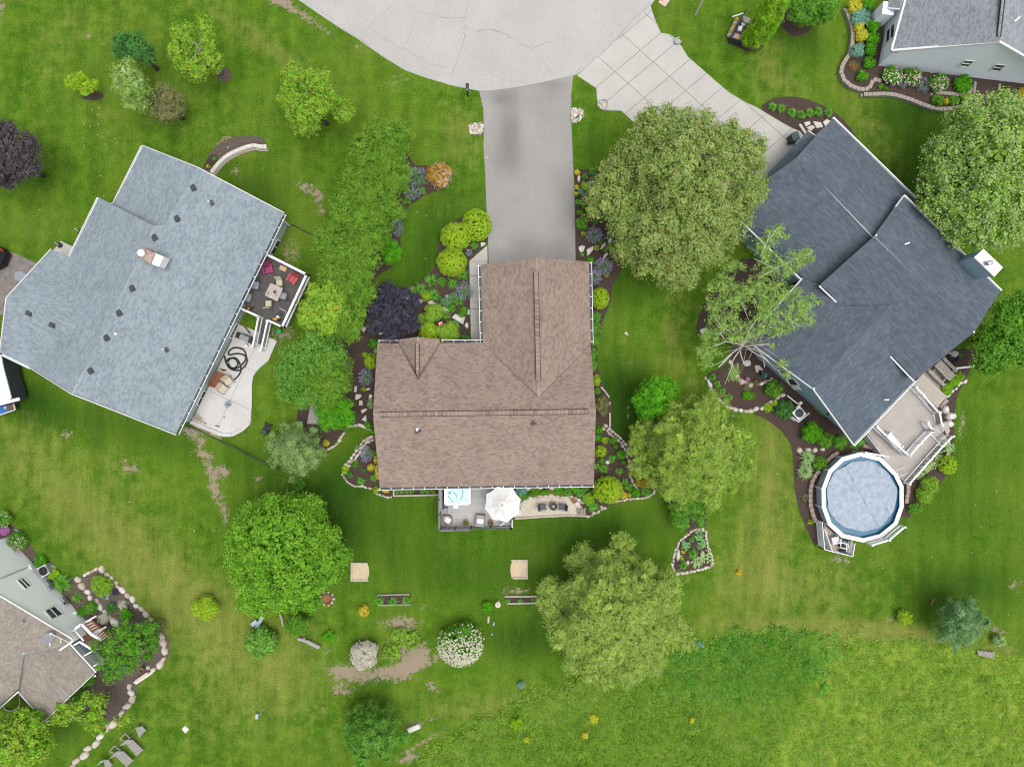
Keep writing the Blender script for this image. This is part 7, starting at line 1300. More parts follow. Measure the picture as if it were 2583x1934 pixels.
T=thing('folding_rack','pale folded chair frame leaning on the deck railing','chair',W('R2',1960,190,zd));MB().tube([W('R2',1890,160,zd+.4),W('R2',2030,235,zd+.6),W('R2',2010,330,zd+.1)],.02,6).build('frame',M['white'],T)
for lb,t,x,y,z0,mt in(('yellow flower pot hung on the outer deck rail','R1',1530,1225,zd+.6,'lf_gold'),('green trailing plant hung on the outer deck rail','R2',2130,190,zd+.6,'lf_mid'),('tan-leaved pot on the inside of the outer deck rail','R1',1320,1620,zd+.5,'lf_redgreen')):B(lb,t,x,y,45,mt,h=.3,z0=z0,leaf=.07,name='hanging_planter',cat='potted plant')
c=W('R2',1870,700,.4);T=thing('green_bin','bright green round lid bucket on the ground beside the deck stairs','bucket',(c[0],c[1],0));MB().lathe((c[0],c[1],0),[(.15,0),(.18,.4),(.2,.41),(.2,.45),(.02,.47)],16).build('bucket',M['green_p'],T)
c=W('R2',1080,850,1.0);an=head('R2',(930,770),(1240,900));T=thing('gas_grill','grey gas barbecue with black side shelves on the concrete patio','grill',(c[0],c[1],0));ux,uy=math.cos(an),math.sin(an)
MB().box((c[0],c[1],.5),(.75,.5,.8),an).build('cabinet',M['charcoal'],T);MB().tube([(c[0]-.38*ux,c[1]-.38*uy,.98),(c[0]+.38*ux,c[1]+.38*uy,.98)],.24,12).build('hood',M['sling_grey'],T)
for s_ in(-1,1):MB().box((c[0]+s_*.6*ux,c[1]+s_*.6*uy,.92),(.38,.5,.05),an).build('side_shelf',M['black'],T)
for i in range(4):MB().box((c[0]+(-.25+.16*i)*ux+.27*uy,c[1]+(-.25+.16*i)*uy-.27*ux,.9),(.05,.05,.05),an).build('knob',M['white'],T)
c=W('R2',1100,1030,.4);T=thing('propane_tank','small white gas bottle standing below the grill','gas bottle',(c[0],c[1],0));MB().lathe((c[0],c[1],.08),[(.13,0),(.15,.08),(.15,.3),(.08,.38),(.07,.44)],14).build('tank',M['white'],T)
T=thing('timber_plank','brown board leaning across the patio edge above the grill','plank',W('R2',1130,650,.3));MB().beam(W('R2',1040,540,.6),W('R2',1205,750,.3),.12,.06).build('plank',M['wood_brown'],T)
hp=[(610,1270),(620,1340),(650,1430),(720,1510),(820,1560),(920,1540),(1010,1470),(1085,1370),(1110,1270),(1080,1160),(1000,1100),(900,1075),(800,1090),(720,1150),(700,1210),(740,1240),(860,1215),(980,1220),(1080,1260),(1130,1350),(1100,1470),(1010,1570),(900,1605),(780,1580),(690,1510),(650,1410),(700,1340),(800,1310),(880,1330),(950,1410),(985,1520),(990,1600),(975,1660)]
def spl(pts,k=4):
 out=[]
 P_=[np.array(p,float)for p in pts];n_=len(P_)
 for i in range(n_-1):
  a,b_,c_,d_=P_[max(0,i-1)],P_[i],P_[i+1],P_[min(n_-1,i+2)]
  for s_ in range(k):t_=s_/k;out.append(.5*((2*b_)+(-a+c_)*t_+(2*a-5*b_+4*c_-d_)*t_*t_+(-a+3*b_-3*c_+d_)*t_**3))
 return out+[P_[-1]]
T=thing('drain_hose','thick black corrugated hose coiled on the concrete patio','hose',W('R2',850,1350));q=[W('R2',x,y,.15+.04*math.sin(i*.35))for i,(x,y)in enumerate(spl(hp))];q2=spl([px('R3',x,y)for x,y in((1270,20),(1240,110),(1180,190),(1110,255))]);MB().tube(q+[PW(p,.12)for p in q2],.065,8).build('hose',M['black'],T,smooth=True)
q=[W('R2',*p,.22)for p in spl([(690,1420),(720,1350),(800,1320),(880,1360),(920,1440),(880,1520),(800,1550),(730,1510),(700,1440)])];MB().tube(q,.06,8).build('inner_coil',M['black'],T,smooth=True)
BNC=thing('garden_bench','red-brown slatted garden bench against the grey house wall','bench',W('R3',690,260));
for i in range(7):plank(BNC,'R3',(735+19*i,85+8*i),(560+19*i,395+8*i),.43,.075,'wood_red','seat_slat',.025)
for i in range(18):
 t_=i/17;plank(BNC,'R3',(690-195*t_,50+330*t_),(725-190*t_,95+325*t_),.80,.045,'wood_red','back_slat',.03)
b0,b1=np.array(W('R3',690,50,.9)),np.array(W('R3',495,380,.9));MB().beam(b0,b1,.05,.07).build('back_rail',M['wood_red'],BNC)
for(a,b_)in(((720,70),(930,150)),((540,385),(740,470))):plank(BNC,'R3',a,b_,.62,.07,'wood_red','arm');MB().beam(W('R3',*b_,.62),W('R3',*b_,0),.06,.06).beam(W('R3',*a,.85),W('R3',*a,0),.06,.06).build('legs',M['wood_red'],BNC)['kind']='stuff'
sling('beige rocking chair with black arms, upper of the two on the patio','R3',980,290,head('R3',(920,210),(1010,350)),.08,M['sling'],M['black'],w=.66,name='rocking_chair');sling('beige rocking chair with black arms, lower of the two on the patio','R3',860,460,head('R3',(800,420),(900,500)),.08,M['sling'],M['black'],w=.66,name='rocking_chair')
T=thing('doormat','pile of tan boards against the wall above the red-brown bench','boards',W('R3',840,40));
for i in range(4):plank(T,'R3',(745+40*i,-20+14*i),(880+25*i,60-10*i),.1,.1,'wood_tan')
c=W('R3',955,825,.4);T=thing('fire_bowl','round galvanised fire bowl on the concrete patio','fire bowl',(c[0],c[1],.08));MB().lathe((c[0],c[1],.08),[(.12,0),(.22,.12),(.25,.36),(.23,.36),(.16,.14),(.02,.12)],20).build('bowl',M['aqua'],T);MB().rock((c[0],c[1],.25),.1,.08,.06).build('ashes',M['charcoal'],T)
for lb,a,b_ in(('long white pipe lying on the patio','350,1170','1135,1440'),('short white pipe lying below the long one','600,1325','985,1445')):
 a=tuple(map(int,a.split(',')));b_=tuple(map(int,b_.split(',')));T=thing('white_pipe',lb,'pipe',W('R3',*a,.1));MB().tube([W('R3',*a,.12),W('R3',*b_,.12)],.035,8).build('pipe',M['white'],T)
T=thing('pipe_fitting','small black tangled clamp lying beside the long white pipe','fitting',W('R3',725,1320,.1))
for i in range(5):c=W('R3',690+20*i,1312+6*i,.12);MB().tube([(c[0]-.06,c[1]-.07,.13),(c[0]+.03,c[1]+.07,.16)],.02,6).build('bar',M['black'],T)
T=thing('floor_drain','dark round drain spot near the patio centre','drain',W('R3',880,1120,.09));c=W('R3',880,1120,.09);MB().lathe((c[0],c[1],.085),[(.06,0),(.06,.02)],10).build('cap',M['charcoal'],T)
T=thing('timber_stack','pair of tan boards lying outside the lower patio edge','boards',W('R3',600,1500));plank(T,'R3',(440,1470),(820,1625),.15,.08,'wood_tan');plank(T,'R3',(560,1490),(800,1565),.15,.08,'wood_pale');plank(T,'R3',(130,1290),(440,1460),.2,.07,'wood_tan')
for x,y in((510,1430),(180,1150)):c=W('R3',x,y,.1);MB().box((c[0],c[1],.1),(.4,.2,.14),-.4).build('block',M['block'],T)
FN=thing('iron_fence','low dark metal picket fence running down from the patio corner to the grey-green pine','fence',W('A3',1500,385));fpt=[np.array(W('A3',*p,0)[:2])for p in((1495,380),(1620,420),(1760,500),(1900,565),(2060,650),(2160,700),(2240,735))]
tot=0
for i in range(len(fpt)-1):
 a,b_=fpt[i],fpt[i+1];L=np.linalg.norm(b_-a);k=max(1,int(L/.17))
 MB().beam((*a,.95),(*b_,.95),.03,.03).build('rail',M['charcoal'],FN);MB().beam((*a,.15),(*b_,.15),.03,.03).build('rail',M['charcoal'],FN)
 for j in range(k):p=a+(b_-a)*j/k;MB().beam((*p,0),(*p,1.05),.03,.03).build('picket',M['charcoal'],FN)
FL=thing('wood_fence_panel','section of old grey wooden fence boards at the lower end of the hedge','fence',W('B3',600,280))
for i in range(11):x=575+7.5*i;plank(FL,'B3',(x+8,215+i*3),(x-20+i*2,375),.9-.0*i,.1,'wood_grey','board',.03)
plank(FL,'B3',(600,350),(690,410),.6,.1,'wood_brown','rail');plank(FL,'B3',(590,330),(650,400),.5,.08,'wood_brown','rail')
c=W('R3',1860,1360,.3);an=head('R3',(1800,1480),(1900,1240));T=thing('push_mower','grey push lawn mower left on the lawn between patio and pine','lawn mower',(c[0],c[1],0),None,an)
MB().lathe((0,0,.12),[(.3,0),(.31,.1),(.24,.18),(.1,.2)],16,1.25,.85).build('deck_housing',M['charcoal'],T,local=True);MB().box((.02,0,.38),(.42,.26,.16)).build('engine_cover',M['black'],T,local=True);MB().box((-.42,0,.3),(.35,.42,.3)).build('grass_bag',M['charcoal'],T,local=True)
for sx in(-1,1):
 for sy in(-1,1):
  w_=MB();w_.tube([(sx*.32,sy*.26,.1),(sx*.32,sy*.32,.1)],.1,12);w_.build('wheel',M['black'],T,local=True)
MB().tube([(-.3,.2,.35),(-.95,.2,.95),(-1.0,-.2,.97),(-.3,-.2,.35)],.016,6).build('handle',M['black'],T,local=True)
for sy in(-1,1):MB().box((-.93,sy*.2,.95),(.06,.05,.05)).build('grip',M['yellow'],T,local=True)
c=W('B1',1830,715,1.0);T=thing('mailbox','dark mailbox on a post at the edge of the cul-de-sac','mailbox',(*W('B1',1832,765)[:2],0));p0=W('B1',1832,765)
MB().beam(p0,(p0[0],p0[1],1.0),.1,.1).build('post',M['black'],T);MB().beam((p0[0],p0[1]-.1,.95),(p0[0],p0[1]+.55,.95),.08,.06).build('arm',M['black'],T)
MB().tube([(p0[0],p0[1]-.05,1.12),(p0[0],p0[1]+.55,1.12)],.13,10).build('box_shell',M['charcoal'],T);MB().box((p0[0],p0[1]-.02,1.27),(.1,.12,.02)).build('flag',M['steel'],T);MB().box((p0[0],p0[1]+.28,1.0),(.26,.6,.12)).build('paper_tray',M['charcoal'],T)
def shell(label,x,y,r,an):
 c=W('C1',x,y);s=r/3.154/30;T=thing('half_barrel_edging',label,'planter edging',c,None,an);ri=[(s*math.cos(t_),s*.8*math.sin(t_))for t_ in np.linspace(-2.4,2.4,13)]
 for i in range(12):MB().beam((*ri[i],.14),(*ri[i+1],.14),.07,.28).build('panel',M['aqua'],T,local=True)
 MB().prism([(p[0]*.93,p[1]*.93)for p in ri],.0,.12).build('mulch_fill',M['gravel'],T,local=True)
 o=MB();
 for i in range(14):q=rng.uniform(-.6,.6,2)*s;o.rock((q[0],q[1],.12),.08,.06,.06)
 o.build('stones',M['stone'],T,local=True)['kind']='stuff'
shell('pale blue horseshoe edging with stones at the lower edge of the concrete drive',1008,842,46,1.0);shell('smaller pale blue horseshoe edging at the upper edge of the concrete drive',1605,335,28,-2.6)
c=W('D1',350,1120,0);T=thing('wheelie_bin','dark green wheeled bin standing beside the dark garage roof','bin',c);an=.35;MB().box((c[0],c[1],.5),(.55,.62,.98),an).build('bin_body',M['charcoal'],T);MB().box((c[0],c[1],1.03),(.6,.72,.08),an).build('lid',mat('bin_green',(.05,.085,.085),.5),T)
for s_ in(-1,1):MB().tube([(c[0]+s_*.28,c[1]-.3,.1),(c[0]+s_*.33,c[1]-.3,.1)],.1,10).build('wheel',M['black'],T)
T=thing('cornhole_board','pale sandstone-coloured board with red mark at the top edge of the lawn','board',W('C1',1495,15,.1));MB().prism(XY(WL('C1',[(1450,25),(1505,62),(1550,0),(1500,-45)])),.02,.12).build('panel',mat('board_face',(.55,.43,.34),.7,var=.1),T);MB().beam(W('C1',1478,8,.13),W('C1',1500,-10,.13),.07,.01).build('red_mark',M['copper'],T)
T=thing('lamp_post','white square post leaning out of view at the top edge','post',W('C1',1747,122));MB().tube([W('C1',1747,122,0),np.array(W('C1',1747,122))+[0,0,4.2]],[.09,.08],8).build('pole',M['concrete_w'],T);c=W('C1',1747,122);MB().lathe((c[0],c[1],4.2),[(.12,0),(.2,.12),(.16,.4),(.03,.5)],10).build('lantern',M['charcoal'],T)
PG=thing('garden_fence','black slatted planter enclosure beside the columnar evergreens','planter',W('S6',400,430));
for a,b_ in(((470,215),(290,560)),((480,240),(300,590))):MB().beam(W('S6',*a,.8),W('S6',*b_,.8),.06,.05).build('rail',M['charcoal'],PG)
for i in range(4):MB().beam(W('S6',455+8*i,262+26*i,.5),W('S6',590-6*i,312+20*i,.5),.12,.04).build('slat',M['wood_grey'],PG)
for i in range(9):p=np.array(W('S6',472-20*i,238+38*i));MB().beam(p,p+[0,0,.85],.05,.05).build('picket',M['charcoal'],PG)
q=[W('S6',x,y,.85)for x,y in((350,515),(485,570),(430,660),(275,610))];MB().prism(XY(q),0,.85).build('raised_box',M['charcoal'],PG);MB().prism(XY([W('S6',x,y,.87)for x,y in((350,530),(465,575),(425,640),(300,600))]),.855,.875).build('box_lid',M['wood_grey'],PG)
c=W('S6',383,588,.9);MB().lathe((c[0],c[1],.88),[(.22,0),(.22,.02),(.1,.03)],16).build('wreath_base',M['wood_tan'],PG)
MB().beam(W('S6',300,272,1.2),W('S6',475,215,1.2),.07,.05).build('white_arm',M['white'],PG)
q=[W('S6',x,y,.5)for x,y in((405,420),(465,430),(440,510),(380,490))];T=thing('white_box','white lidded box inside the planter enclosure','box',q[0][:2]+(0,));MB().prism(XY(q),0,.5).build('box',M['white'],T);MB().prism(XY(q),.505,.55).build('lid',M['white'],T)
c=W('S6',475,388,.4);T=thing('round_pot','pale aqua round pot inside the planter enclosure','pot',(c[0],c[1],0));MB().lathe((c[0],c[1],0),[(.14,0),(.18,.4),(.15,.4),(.02,.36)],16).build('pot',M['aqua'],T);B('leafy plant inside the planter enclosure','S6',440,345,42,'lf_dark',h=.5,loose=.5)
for i,(x,y,k)in enumerate(((370,320,'fl_orange'),(345,375,'fl_pink'),(315,435,'fl_orange'),(290,480,'fl_pink'),(272,525,'fl_orange'),(258,565,'fl_pink'))):B('annual flowers outside the planter enclosure, '+['topmost orange','upper pink','middle orange','lower pink','low orange','lowest pink'][i],'S6',x,y,36,'lf_lime',h=.4,loose=.4,flower=k,fn=70,fsize=.09,name='annual_flowers',cat='flowers',group='annual flowers')
c=W('D1',437,195,.5);T=thing('yellow_ornament','small golden ornament in the round mulch ring','ornament',(c[0],c[1],0));MB().lathe((c[0],c[1],0),[(.04,0),(.04,.3),(.13,.35),(.15,.48),(.05,.55)],12).build('ornament',M['yellow'],T)
T=thing('red_pickup','dark vehicle with red tail light cut by the left edge','car',W('A2',-60,540));
body=XY([W('A2',x,y,.9)for x,y in((-30,455),(15,475),(45,520),(10,600),(-40,640),(-300,700),(-320,480))]);MB().prism(body,.3,.95).build('body',M['black'],T);MB().prism([(p[0]*1.0-.25,p[1])for p in body],.95,1.5).build('cabin',M['charcoal'],T);MB().box(W('A2',12,492,.97),(.22,.14,.06),-1.0).build('tail_light',M['red'],T)
for x,y in((20,595),(-200,650)):c=W('A2',x,y,.3);MB().tube([(c[0],c[1]-.1,.33),(c[0]+.1,c[1]-.28,.33)],.33,14).build('wheel',M['black'],T)
sheet('parking_pad',[W('A2',x,y)[:2]for x,y in((-400,470),(20,480),(130,520),(300,600),(260,660),(150,760),(60,850),(40,1000),(-400,1100))],mat('gravel_pad',(.24,.215,.19),.95,c2=(.15,.135,.125),scale=2,bump=.3),.012)
T=thing('door_mat','dark grey mat or board on the gravel pad at the left edge','mat',W('A2',160,700,.03));MB().prism(XY(WL('A2',[(125,665),(175,660),(215,690),(165,745),(115,715)])),.015,.04).build('mat',M['sling_grey'],T)
for lb,t,x,y in(('dark lamp with white shade beside the front stoop','A2',465,450),('black hanging basket at the roof edge above the stoop','A2',625,340)):c=W(t,x,y,.7);T=thing('stoop_pot',lb,'pot',(c[0],c[1],0));MB().lathe((c[0],c[1],0),[(.14,0),(.2,.5),(.22,.55),(.1,.5)],12).build('pot',M['black'],T);MB().tube([(c[0]-.1,c[1],.5),(c[0]-.15,c[1]+.15,1.0)],.03,6).build('stake',M['white'],T)
RV=thing('motorhome','white motorhome cut off by the left edge below the grey house','motorhome',PW((-60,950)));zt=2.3
rp_=[px('S7',x,y)for x,y in((10,80),(40,240),(150,655),(0,740),(-300,800),(-420,200),(-60,60))];MB().prism(XY([PW(p,zt)for p in rp_]),.5,zt-.12).build('body',M['charcoal'],RV);MB().prism(XY([PW(p,zt)for p in rp_]),zt-.11,zt).build('roof',M['white'],RV)
MB().prism(XY([PW(px('S7',x,y),1.2)for x,y in((55,100),(90,220),(215,655),(150,660),(70,400),(20,120))]),.9,1.2).build('side_awning',M['charcoal'],RV);MB().beam(PW(px('S7',55,95),1.6),PW(px('S7',215,655),1.6),.05,.08).build('trim_rail',M['white'],RV);MB().beam(PW(px('S7',-30,740),2.6),PW(px('S7',262,665),2.3),.25,.06).build('spoiler',M['white'],RV)
for x,y in((170,245),(195,355)):c=W('S7',x,y,.4);MB().tube([(c[0]-.15,c[1],.4),(c[0]+.12,c[1],.4)],.38,16).build('wheel',M['black'],RV);MB().tube([(c[0]+.12,c[1],.4),(c[0]+.15,c[1],.4)],.17,10).build('hub_cap',M['steel'],RV)
TR=thing('utility_trailer','small trailer with blue tarp and brown board at the left edge','trailer',W('S7',60,800));q=[W('S7',x,y,.7)for x,y in((-80,775),(180,725),(205,810),(-60,900))];MB().prism(XY(q),.35,.55).build('bed',M['charcoal'],TR)
for i in range(4):MB().beam(q[i],q[(i+1)%4],.06,.12).build('side_rail',M['white'],TR)
MB().prism(XY([W('S7',x,y,.68)for x,y in((-70,790),(85,745),(108,835),(-50,885))]),.56,.68).build('blue_tarp',M['blue'],TR);MB().prism(XY([W('S7',x,y,.66)for x,y in((85,745),(170,730),(185,800),(110,832))]),.56,.66).build('brown_board',M['wood_brown'],TR)
for i in range(6):c=W('S7',55+8*(i%3),775+18*(i//3),.72);MB().rock((c[0],c[1],.68),.08,.05,.04).build('white_rag',M['fl_white'],TR)
# ---------------------------------------------------------------- brown house rear deck
zb=.75;R4=lambda x,y,z=zb:W('R4',x,y,z)
BD=thing('deck','grey composite deck with dark metal posts and privacy screens behind the brown house','deck',R4(800,600,0));fl=XY([R4(x,y)for x,y in((215,180),(1445,170),(1445,960),(230,960))]);boards(fl,zb,(1,.012),.145,.012,.035,M['deck_grey'],BD);MB().prism(fl,0,zb-.04).build('deck_skirt',M['deck_grey'],BD)
def screen(a,b_,h,n_=5):
 a,b_=np.array(a[:2]),np.array(b_[:2])
 for i in range(n_):MB().beam((*a,zb+h*(i+.5)/n_),(*b_,zb+h*(i+.5)/n_),.03,h/n_*.93).build('screen_board',M['aqua']if 0 else M['deck_grey'],BD)
screen(R4(222,200),R4(222,955),1.6);screen(R4(225,958),R4(745,950),1.5)
for x,y,h in((222,430,1.65),(222,690,1.65),(224,955,1.65),(488,952,1.55),(748,945,1.5)):p=R4(x,y);MB().beam((p[0],p[1],0),(p[0],p[1],zb+h),.09,.09).build('post',M['charcoal'],BD)
railing(BD,[R4(755,948),R4(1440,940)],zb,.9,m=M['charcoal'],bal=.13,bw=.022,rail=.06,post=1.7);railing(BD,[R4(1440,945),R4(1440,820)],zb,.9,m=M['charcoal'],bal=.13,bw=.022,rail=.06,post=9)
MB().prism(XY([W('R4',x,y,.3)for x,y in((1450,830),(1475,830),(1475,970),(1450,970))]),0,.3).build('side_step',M['offwhite'],BD)
q=[R4(x,y,zb+.85)for x,y in((275,250),(742,250),(742,575),(280,580))];c=CEN(q);HT=thing('hot_tub','white hot tub filled with pale blue water, half under the rear eave','hot tub',(c[0],c[1],zb))
o_=rsq(q,.12);i_=[(c[0]+(x-c[0])*.80,c[1]+(y-c[1])*.76+.05)for x,y in o_];n_=len(o_);
MB().prism(rsq([(c[0]+(p[0]-c[0])*.97,c[1]+(p[1]-c[1])*.97)for p in q],.1),zb,zb+.78).build('cabinet',M['charcoal'],HT)
rim=MB().add([(x,y,zb+.80)for x,y in o_]+[(x,y,zb+.87)for x,y in[(c[0]+(p[0]-c[0])*.98,c[1]+(p[1]-c[1])*.98)for p in o_]]+[(x,y,zb+.86)for x,y in i_]+[(x,y,zb+.45)for x,y in i_],[(k*n_+i,k*n_+(i+1)%n_,(k+1)*n_+(i+1)%n_,(k+1)*n_+i)for k in range(3)for i in range(n_)])
wav=[(x+.03*math.sin(i*2.3),y+.04*math.sin(i*1.7))for i,(x,y)in enumerate(i_)]
rim.build('shell',M['tub'],HT);MB().prism([(c[0]+(x-c[0])*.995,c[1]+(y-c[1])*.995)for x,y in i_],zb+.785,zb+.80).build('water',M['water'],HT)
for(x0,y0,x1,y1)in((345,420,430,540),(430,540,600,520),(600,520,690,545),(590,300,600,390),(600,390,560,480),(440,350,500,440)):MB().tube([R4(x0,y0,zb+.80),R4((x0+x1)/2+12,(y0+y1)/2,zb+.80),R4(x1,y1,zb+.80)],.05,6).build('seat_ridge',M['tub']if y0>450 else M['aqua'],HT)
for x,y in((375,365),(318,318),(683,500),(700,320),(320,365)):p=R4(x,y,zb+.81);MB().lathe((p[0],p[1],zb+.80),[(.12 if x==375 else .045,0),(.12 if x==375 else .045,.015),(.02,.02)],14).build('jet',M['sling_grey'],HT)
MB().box((*R4(228,400,zb+.5)[:2],zb+.55),(.16,2.1,.9)).build('folded_cover',M['sling_grey'],HT);MB().box((*R4(255,400,zb+.5)[:2],zb+.5),(.1,2.2,.8)).build('cover_lifter',M['charcoal'],HT)
q=[R4(x,y,zb+.3)for x,y in((435,580),(525,580),(520,640),(440,635))];T=thing('tub_step','small white step at the side of the hot tub','step',(*q[0][:2],zb));MB().prism(rsq(q,.25),zb,zb+.3).build('step',M['white'],T)
c=R4(300,665,zb+.45);T=thing('round_stool','small round grey side table on a square dark base','side table',(c[0],c[1],zb));MB().box((c[0],c[1],zb+.2),(.3,.36,.4)).build('base',M['charcoal'],T);MB().lathe((c[0],c[1],zb+.4),[(.17,0),(.18,.03),(.15,.04)],18).build('top',M['sling_grey'],T)
c=W('R4',1293,570,3.2);UM=thing('patio_umbrella','large off-white octagonal umbrella over the rear deck','umbrella',(c[0],c[1],zb));eg=[(1200,255),(1465,265),(1615,475),(1580,735),(1370,880),(1120,830),(985,640),(1010,390)]
tip=np.array([c[0],c[1],3.45]);E_=[np.array(W('R4',x,y,2.7))for x,y in eg]
for i in range(8):
 a,b_=E_[i],E_[(i+1)%8];mid_=(a+b_)/2;mid_=mid_+(tip-mid_)*.045*[1,1,0]-[0,0,-.02];f=MB();
 l0,l1,lm=tip+(a-tip)*.22,tip+(b_-tip)*.22,tip+(mid_-tip)*.2;h0,h1,hm=tip+(a-tip)*.6-[0,0,.05],tip+(b_-tip)*.6-[0,0,.05],tip+(mid_-tip)*.6-[0,0,.09]
 f.add([l0,lm,l1,h0,hm,h1,a,mid_,b_],[(3,4,1,0),(4,5,2,1),(6,7,4,3),(7,8,5,4)]);f.build('canopy_panel',M['offwhite'],UM);MB().beam(tip+(a-tip)*.2-[0,0,.2],a-[0,0,.1],.03,.02).build('rib',M['charcoal'],UM)
V_=[tip+[0,0,.04]]+[tip+(e-tip)*.27+[0,0,.05]for e in E_];MB().add(V_,[(0,i+1,(i+1)%8+1)for i in range(8)]).build('vent_cap',M['offwhite'],UM);MB().lathe((tip[0],tip[1],tip[2]+.04),[(.05,0),(.04,.08),(.01,.1)],10).build('finial',M['black'],UM);MB().tube([(tip[0],tip[1],zb),tip],.03,8).build('pole',M['charcoal'],UM)
q=[R4(x,y,zb+.4)for x,y in((240,745),(430,765),(400,970),(300,930),(245,870))];T=thing('corner_lounge','curved taupe corner lounge chair with cushion by the privacy screens','lounge chair',(*q[0][:2],zb))
MB().prism(smooth(XY(q),1),zb,zb+.33).build('wicker_base',M['wicker'],T);MB().prism(smooth(XY([R4(x,y,zb+.42)for x,y in((255,760),(418,778),(390,945),(310,905),(258,850))]),1),zb+.335,zb+.43).build('seat_cushion',M['cushion'],T)
bk=spl([(228,735),(228,820),(255,880),(310,940),(385,975)]);MB().tube([R4(x,y,zb+.7)for x,y in bk],.06,8).build('curved_back',M['wicker'],T)
def pillow(lb,x,y,an,w=.5,accent=None):
 c=R4(x,y,zb+.5);T=thing('throw_pillow',lb,'pillow',(c[0],c[1],zb+.44),None,an);g_=9;V=[];
 for i in range(g_):
  for j in range(g_):u,v=i/(g_-1)*2-1,j/(g_-1)*2-1;V.append((u*w/2*(1-.06*v*v),v*w/2.3*(1-.06*u*u),.02+.11*math.sqrt(max(0,(1-u**4)*(1-v**4)))))
 MB().add(V,[(i*g_+j,(i+1)*g_+j,(i+1)*g_+j+1,i*g_+j+1)for i in range(g_-1)for j in range(g_-1)]).build('pillow_case',M['white'],T,local=True,smooth=True)
 for k in range(5):MB().tube([(-.1+.05*k,-.08+.03*(k%3),.135),(-.07+.05*k,-.02+.03*(k%3),.14)],.014,5).build('print_mark',accent,T,local=True)
pillow('white pillow with orange pattern on the curved lounge','345'and 335,840,-.6,accent=M['orange']);pillow('white pillow with grey-blue pattern on the square lounge chair',905,870,-.12,w=.62,accent=M['side_blue'])
T=thing('lounge_chair','square taupe wicker lounge chair beside the umbrella','lounge chair',R4(900,830));MB().prism(XY([R4(x,y,zb+.35)for x,y in((835,735),(995,750),(975,940),(815,925))]),zb,zb+.33).build('wicker_base',M['wicker'],T);MB().prism(XY([R4(x,y,zb+.42)for x,y in((842,742),(985,757),(970,900),(830,890))]),zb+.335,zb+.44).build('seat_cushion',M['cushion'],T)
MB().beam(R4(818,915,zb+.55),R4(972,932,zb+.55),.16,.35).build('backrest',M['cushion'],T)
MB().beam(R4(842,735,zb+.5),R4(818,910,zb+.5),.07,.12).build('arm',M['wicker'],T);MB().beam(R4(993,750,zb+.5),R4(975,925,zb+.5),.07,.12).build('arm',M['wicker'],T)
for lb,x,y,mt,r in(('terracotta pot with green and red plant on the rear deck',660,885,'lf_mid',55),('pot of tan ornamental leaves beside the deck rail',1090,890,'lf_redgreen',62)):
 c=R4(x,y,zb+.3);T=thing('flower_pot',lb,'potted plant',(c[0],c[1],zb));MB().lathe((c[0],c[1],zb),[(.14,0),(.22,.32),(.24,.33),(.24,.37),(.2,.36),(.18,.3)],18).build('pot',M['terracotta'],T);crown([(c[0],c[1],zb+.42,r/6.9/30*.75,r/6.9/30*.75,.18)],.07,M[mt],T,dens=180,clump=.08,per=5,name='foliage')
T=thing('folding_chair','pale folding chair half hidden below the umbrella','chair',R4(1290,890));MB().beam(R4(1250,935,zb+.5),R4(1330,880,zb+.7),.09,.04).build('frame_bar',M['white'],T);MB().beam(R4(1240,870,zb+.4),R4(1330,905,zb+.4),.3,.03).build('seat',M['sling_grey'],T)
def smallchair(lb,x,y,an):return sling(lb,'C3',x,y,an,.03,M['charcoal'],M['charcoal'],w=.5,back=.45,name='metal_chair')
smallchair('dark metal chair left of the fire table on the gravel',535,1035,0.1);smallchair('dark metal chair right of the fire table on the gravel',688,1035,math.pi-.1)
c=W('C3',618,1030,.5);T=thing('fire_table','round dark metal table with glass beads on the gravel patio','table',(c[0],c[1],.03));MB().lathe((c[0],c[1],.03),[(.2,0),(.12,.3),(.34,.45),(.36,.5),(.3,.5),(.28,.44),(.02,.43)],20).build('table_ring',M['charcoal'],T)
for i in range(14):a=2*math.pi*i/14;MB().beam((c[0]+.1*math.cos(a),c[1]+.1*math.sin(a),.54),(c[0]+.33*math.cos(a),c[1]+.33*math.sin(a),.54),.02,.02).build('spoke',M['black'],T)
MB().rock((c[0],c[1],.5),.08,.08,.06).build('glass_beads',M['white'],T)
LG=thing('log_store','stack of grey split logs at the right end of the gravel patio','log pile',W('C3',840,1070))
for i in range(7):a=W('C3',805+11*i,1045+(i%3)*3-i*1.0,.15);b_=W('C3',815+9*i,1095-(i%2)*5,.15);MB().tube([(a[0],a[1],.12+.1*(i%2)),(b_[0],b_[1],.12+.1*(i%2))],.055,7).build('log',M['wood_grey'],LG)
c=W('C3',780,987,.25);T=thing('terracotta_bowl','terracotta bowl beside the round stone on the gravel','pot',(c[0],c[1],.03));MB().lathe((c[0],c[1],.03),[(.14,0),(.2,.22),(.17,.22),(.1,.08)],18).build('bowl',M['terracotta'],T)
c=W('S1',515,865,.6);T=thing('gazing_ball','grey glass globe among the perennials by the front walk','ornament',(c[0],c[1],0));MB().lathe((c[0],c[1],0),[(.08,0),(.06,.4),(.14,.46),(.15,.6),(.08,.7),(.01,.72)],16).build('globe',M['sling_grey'],T)
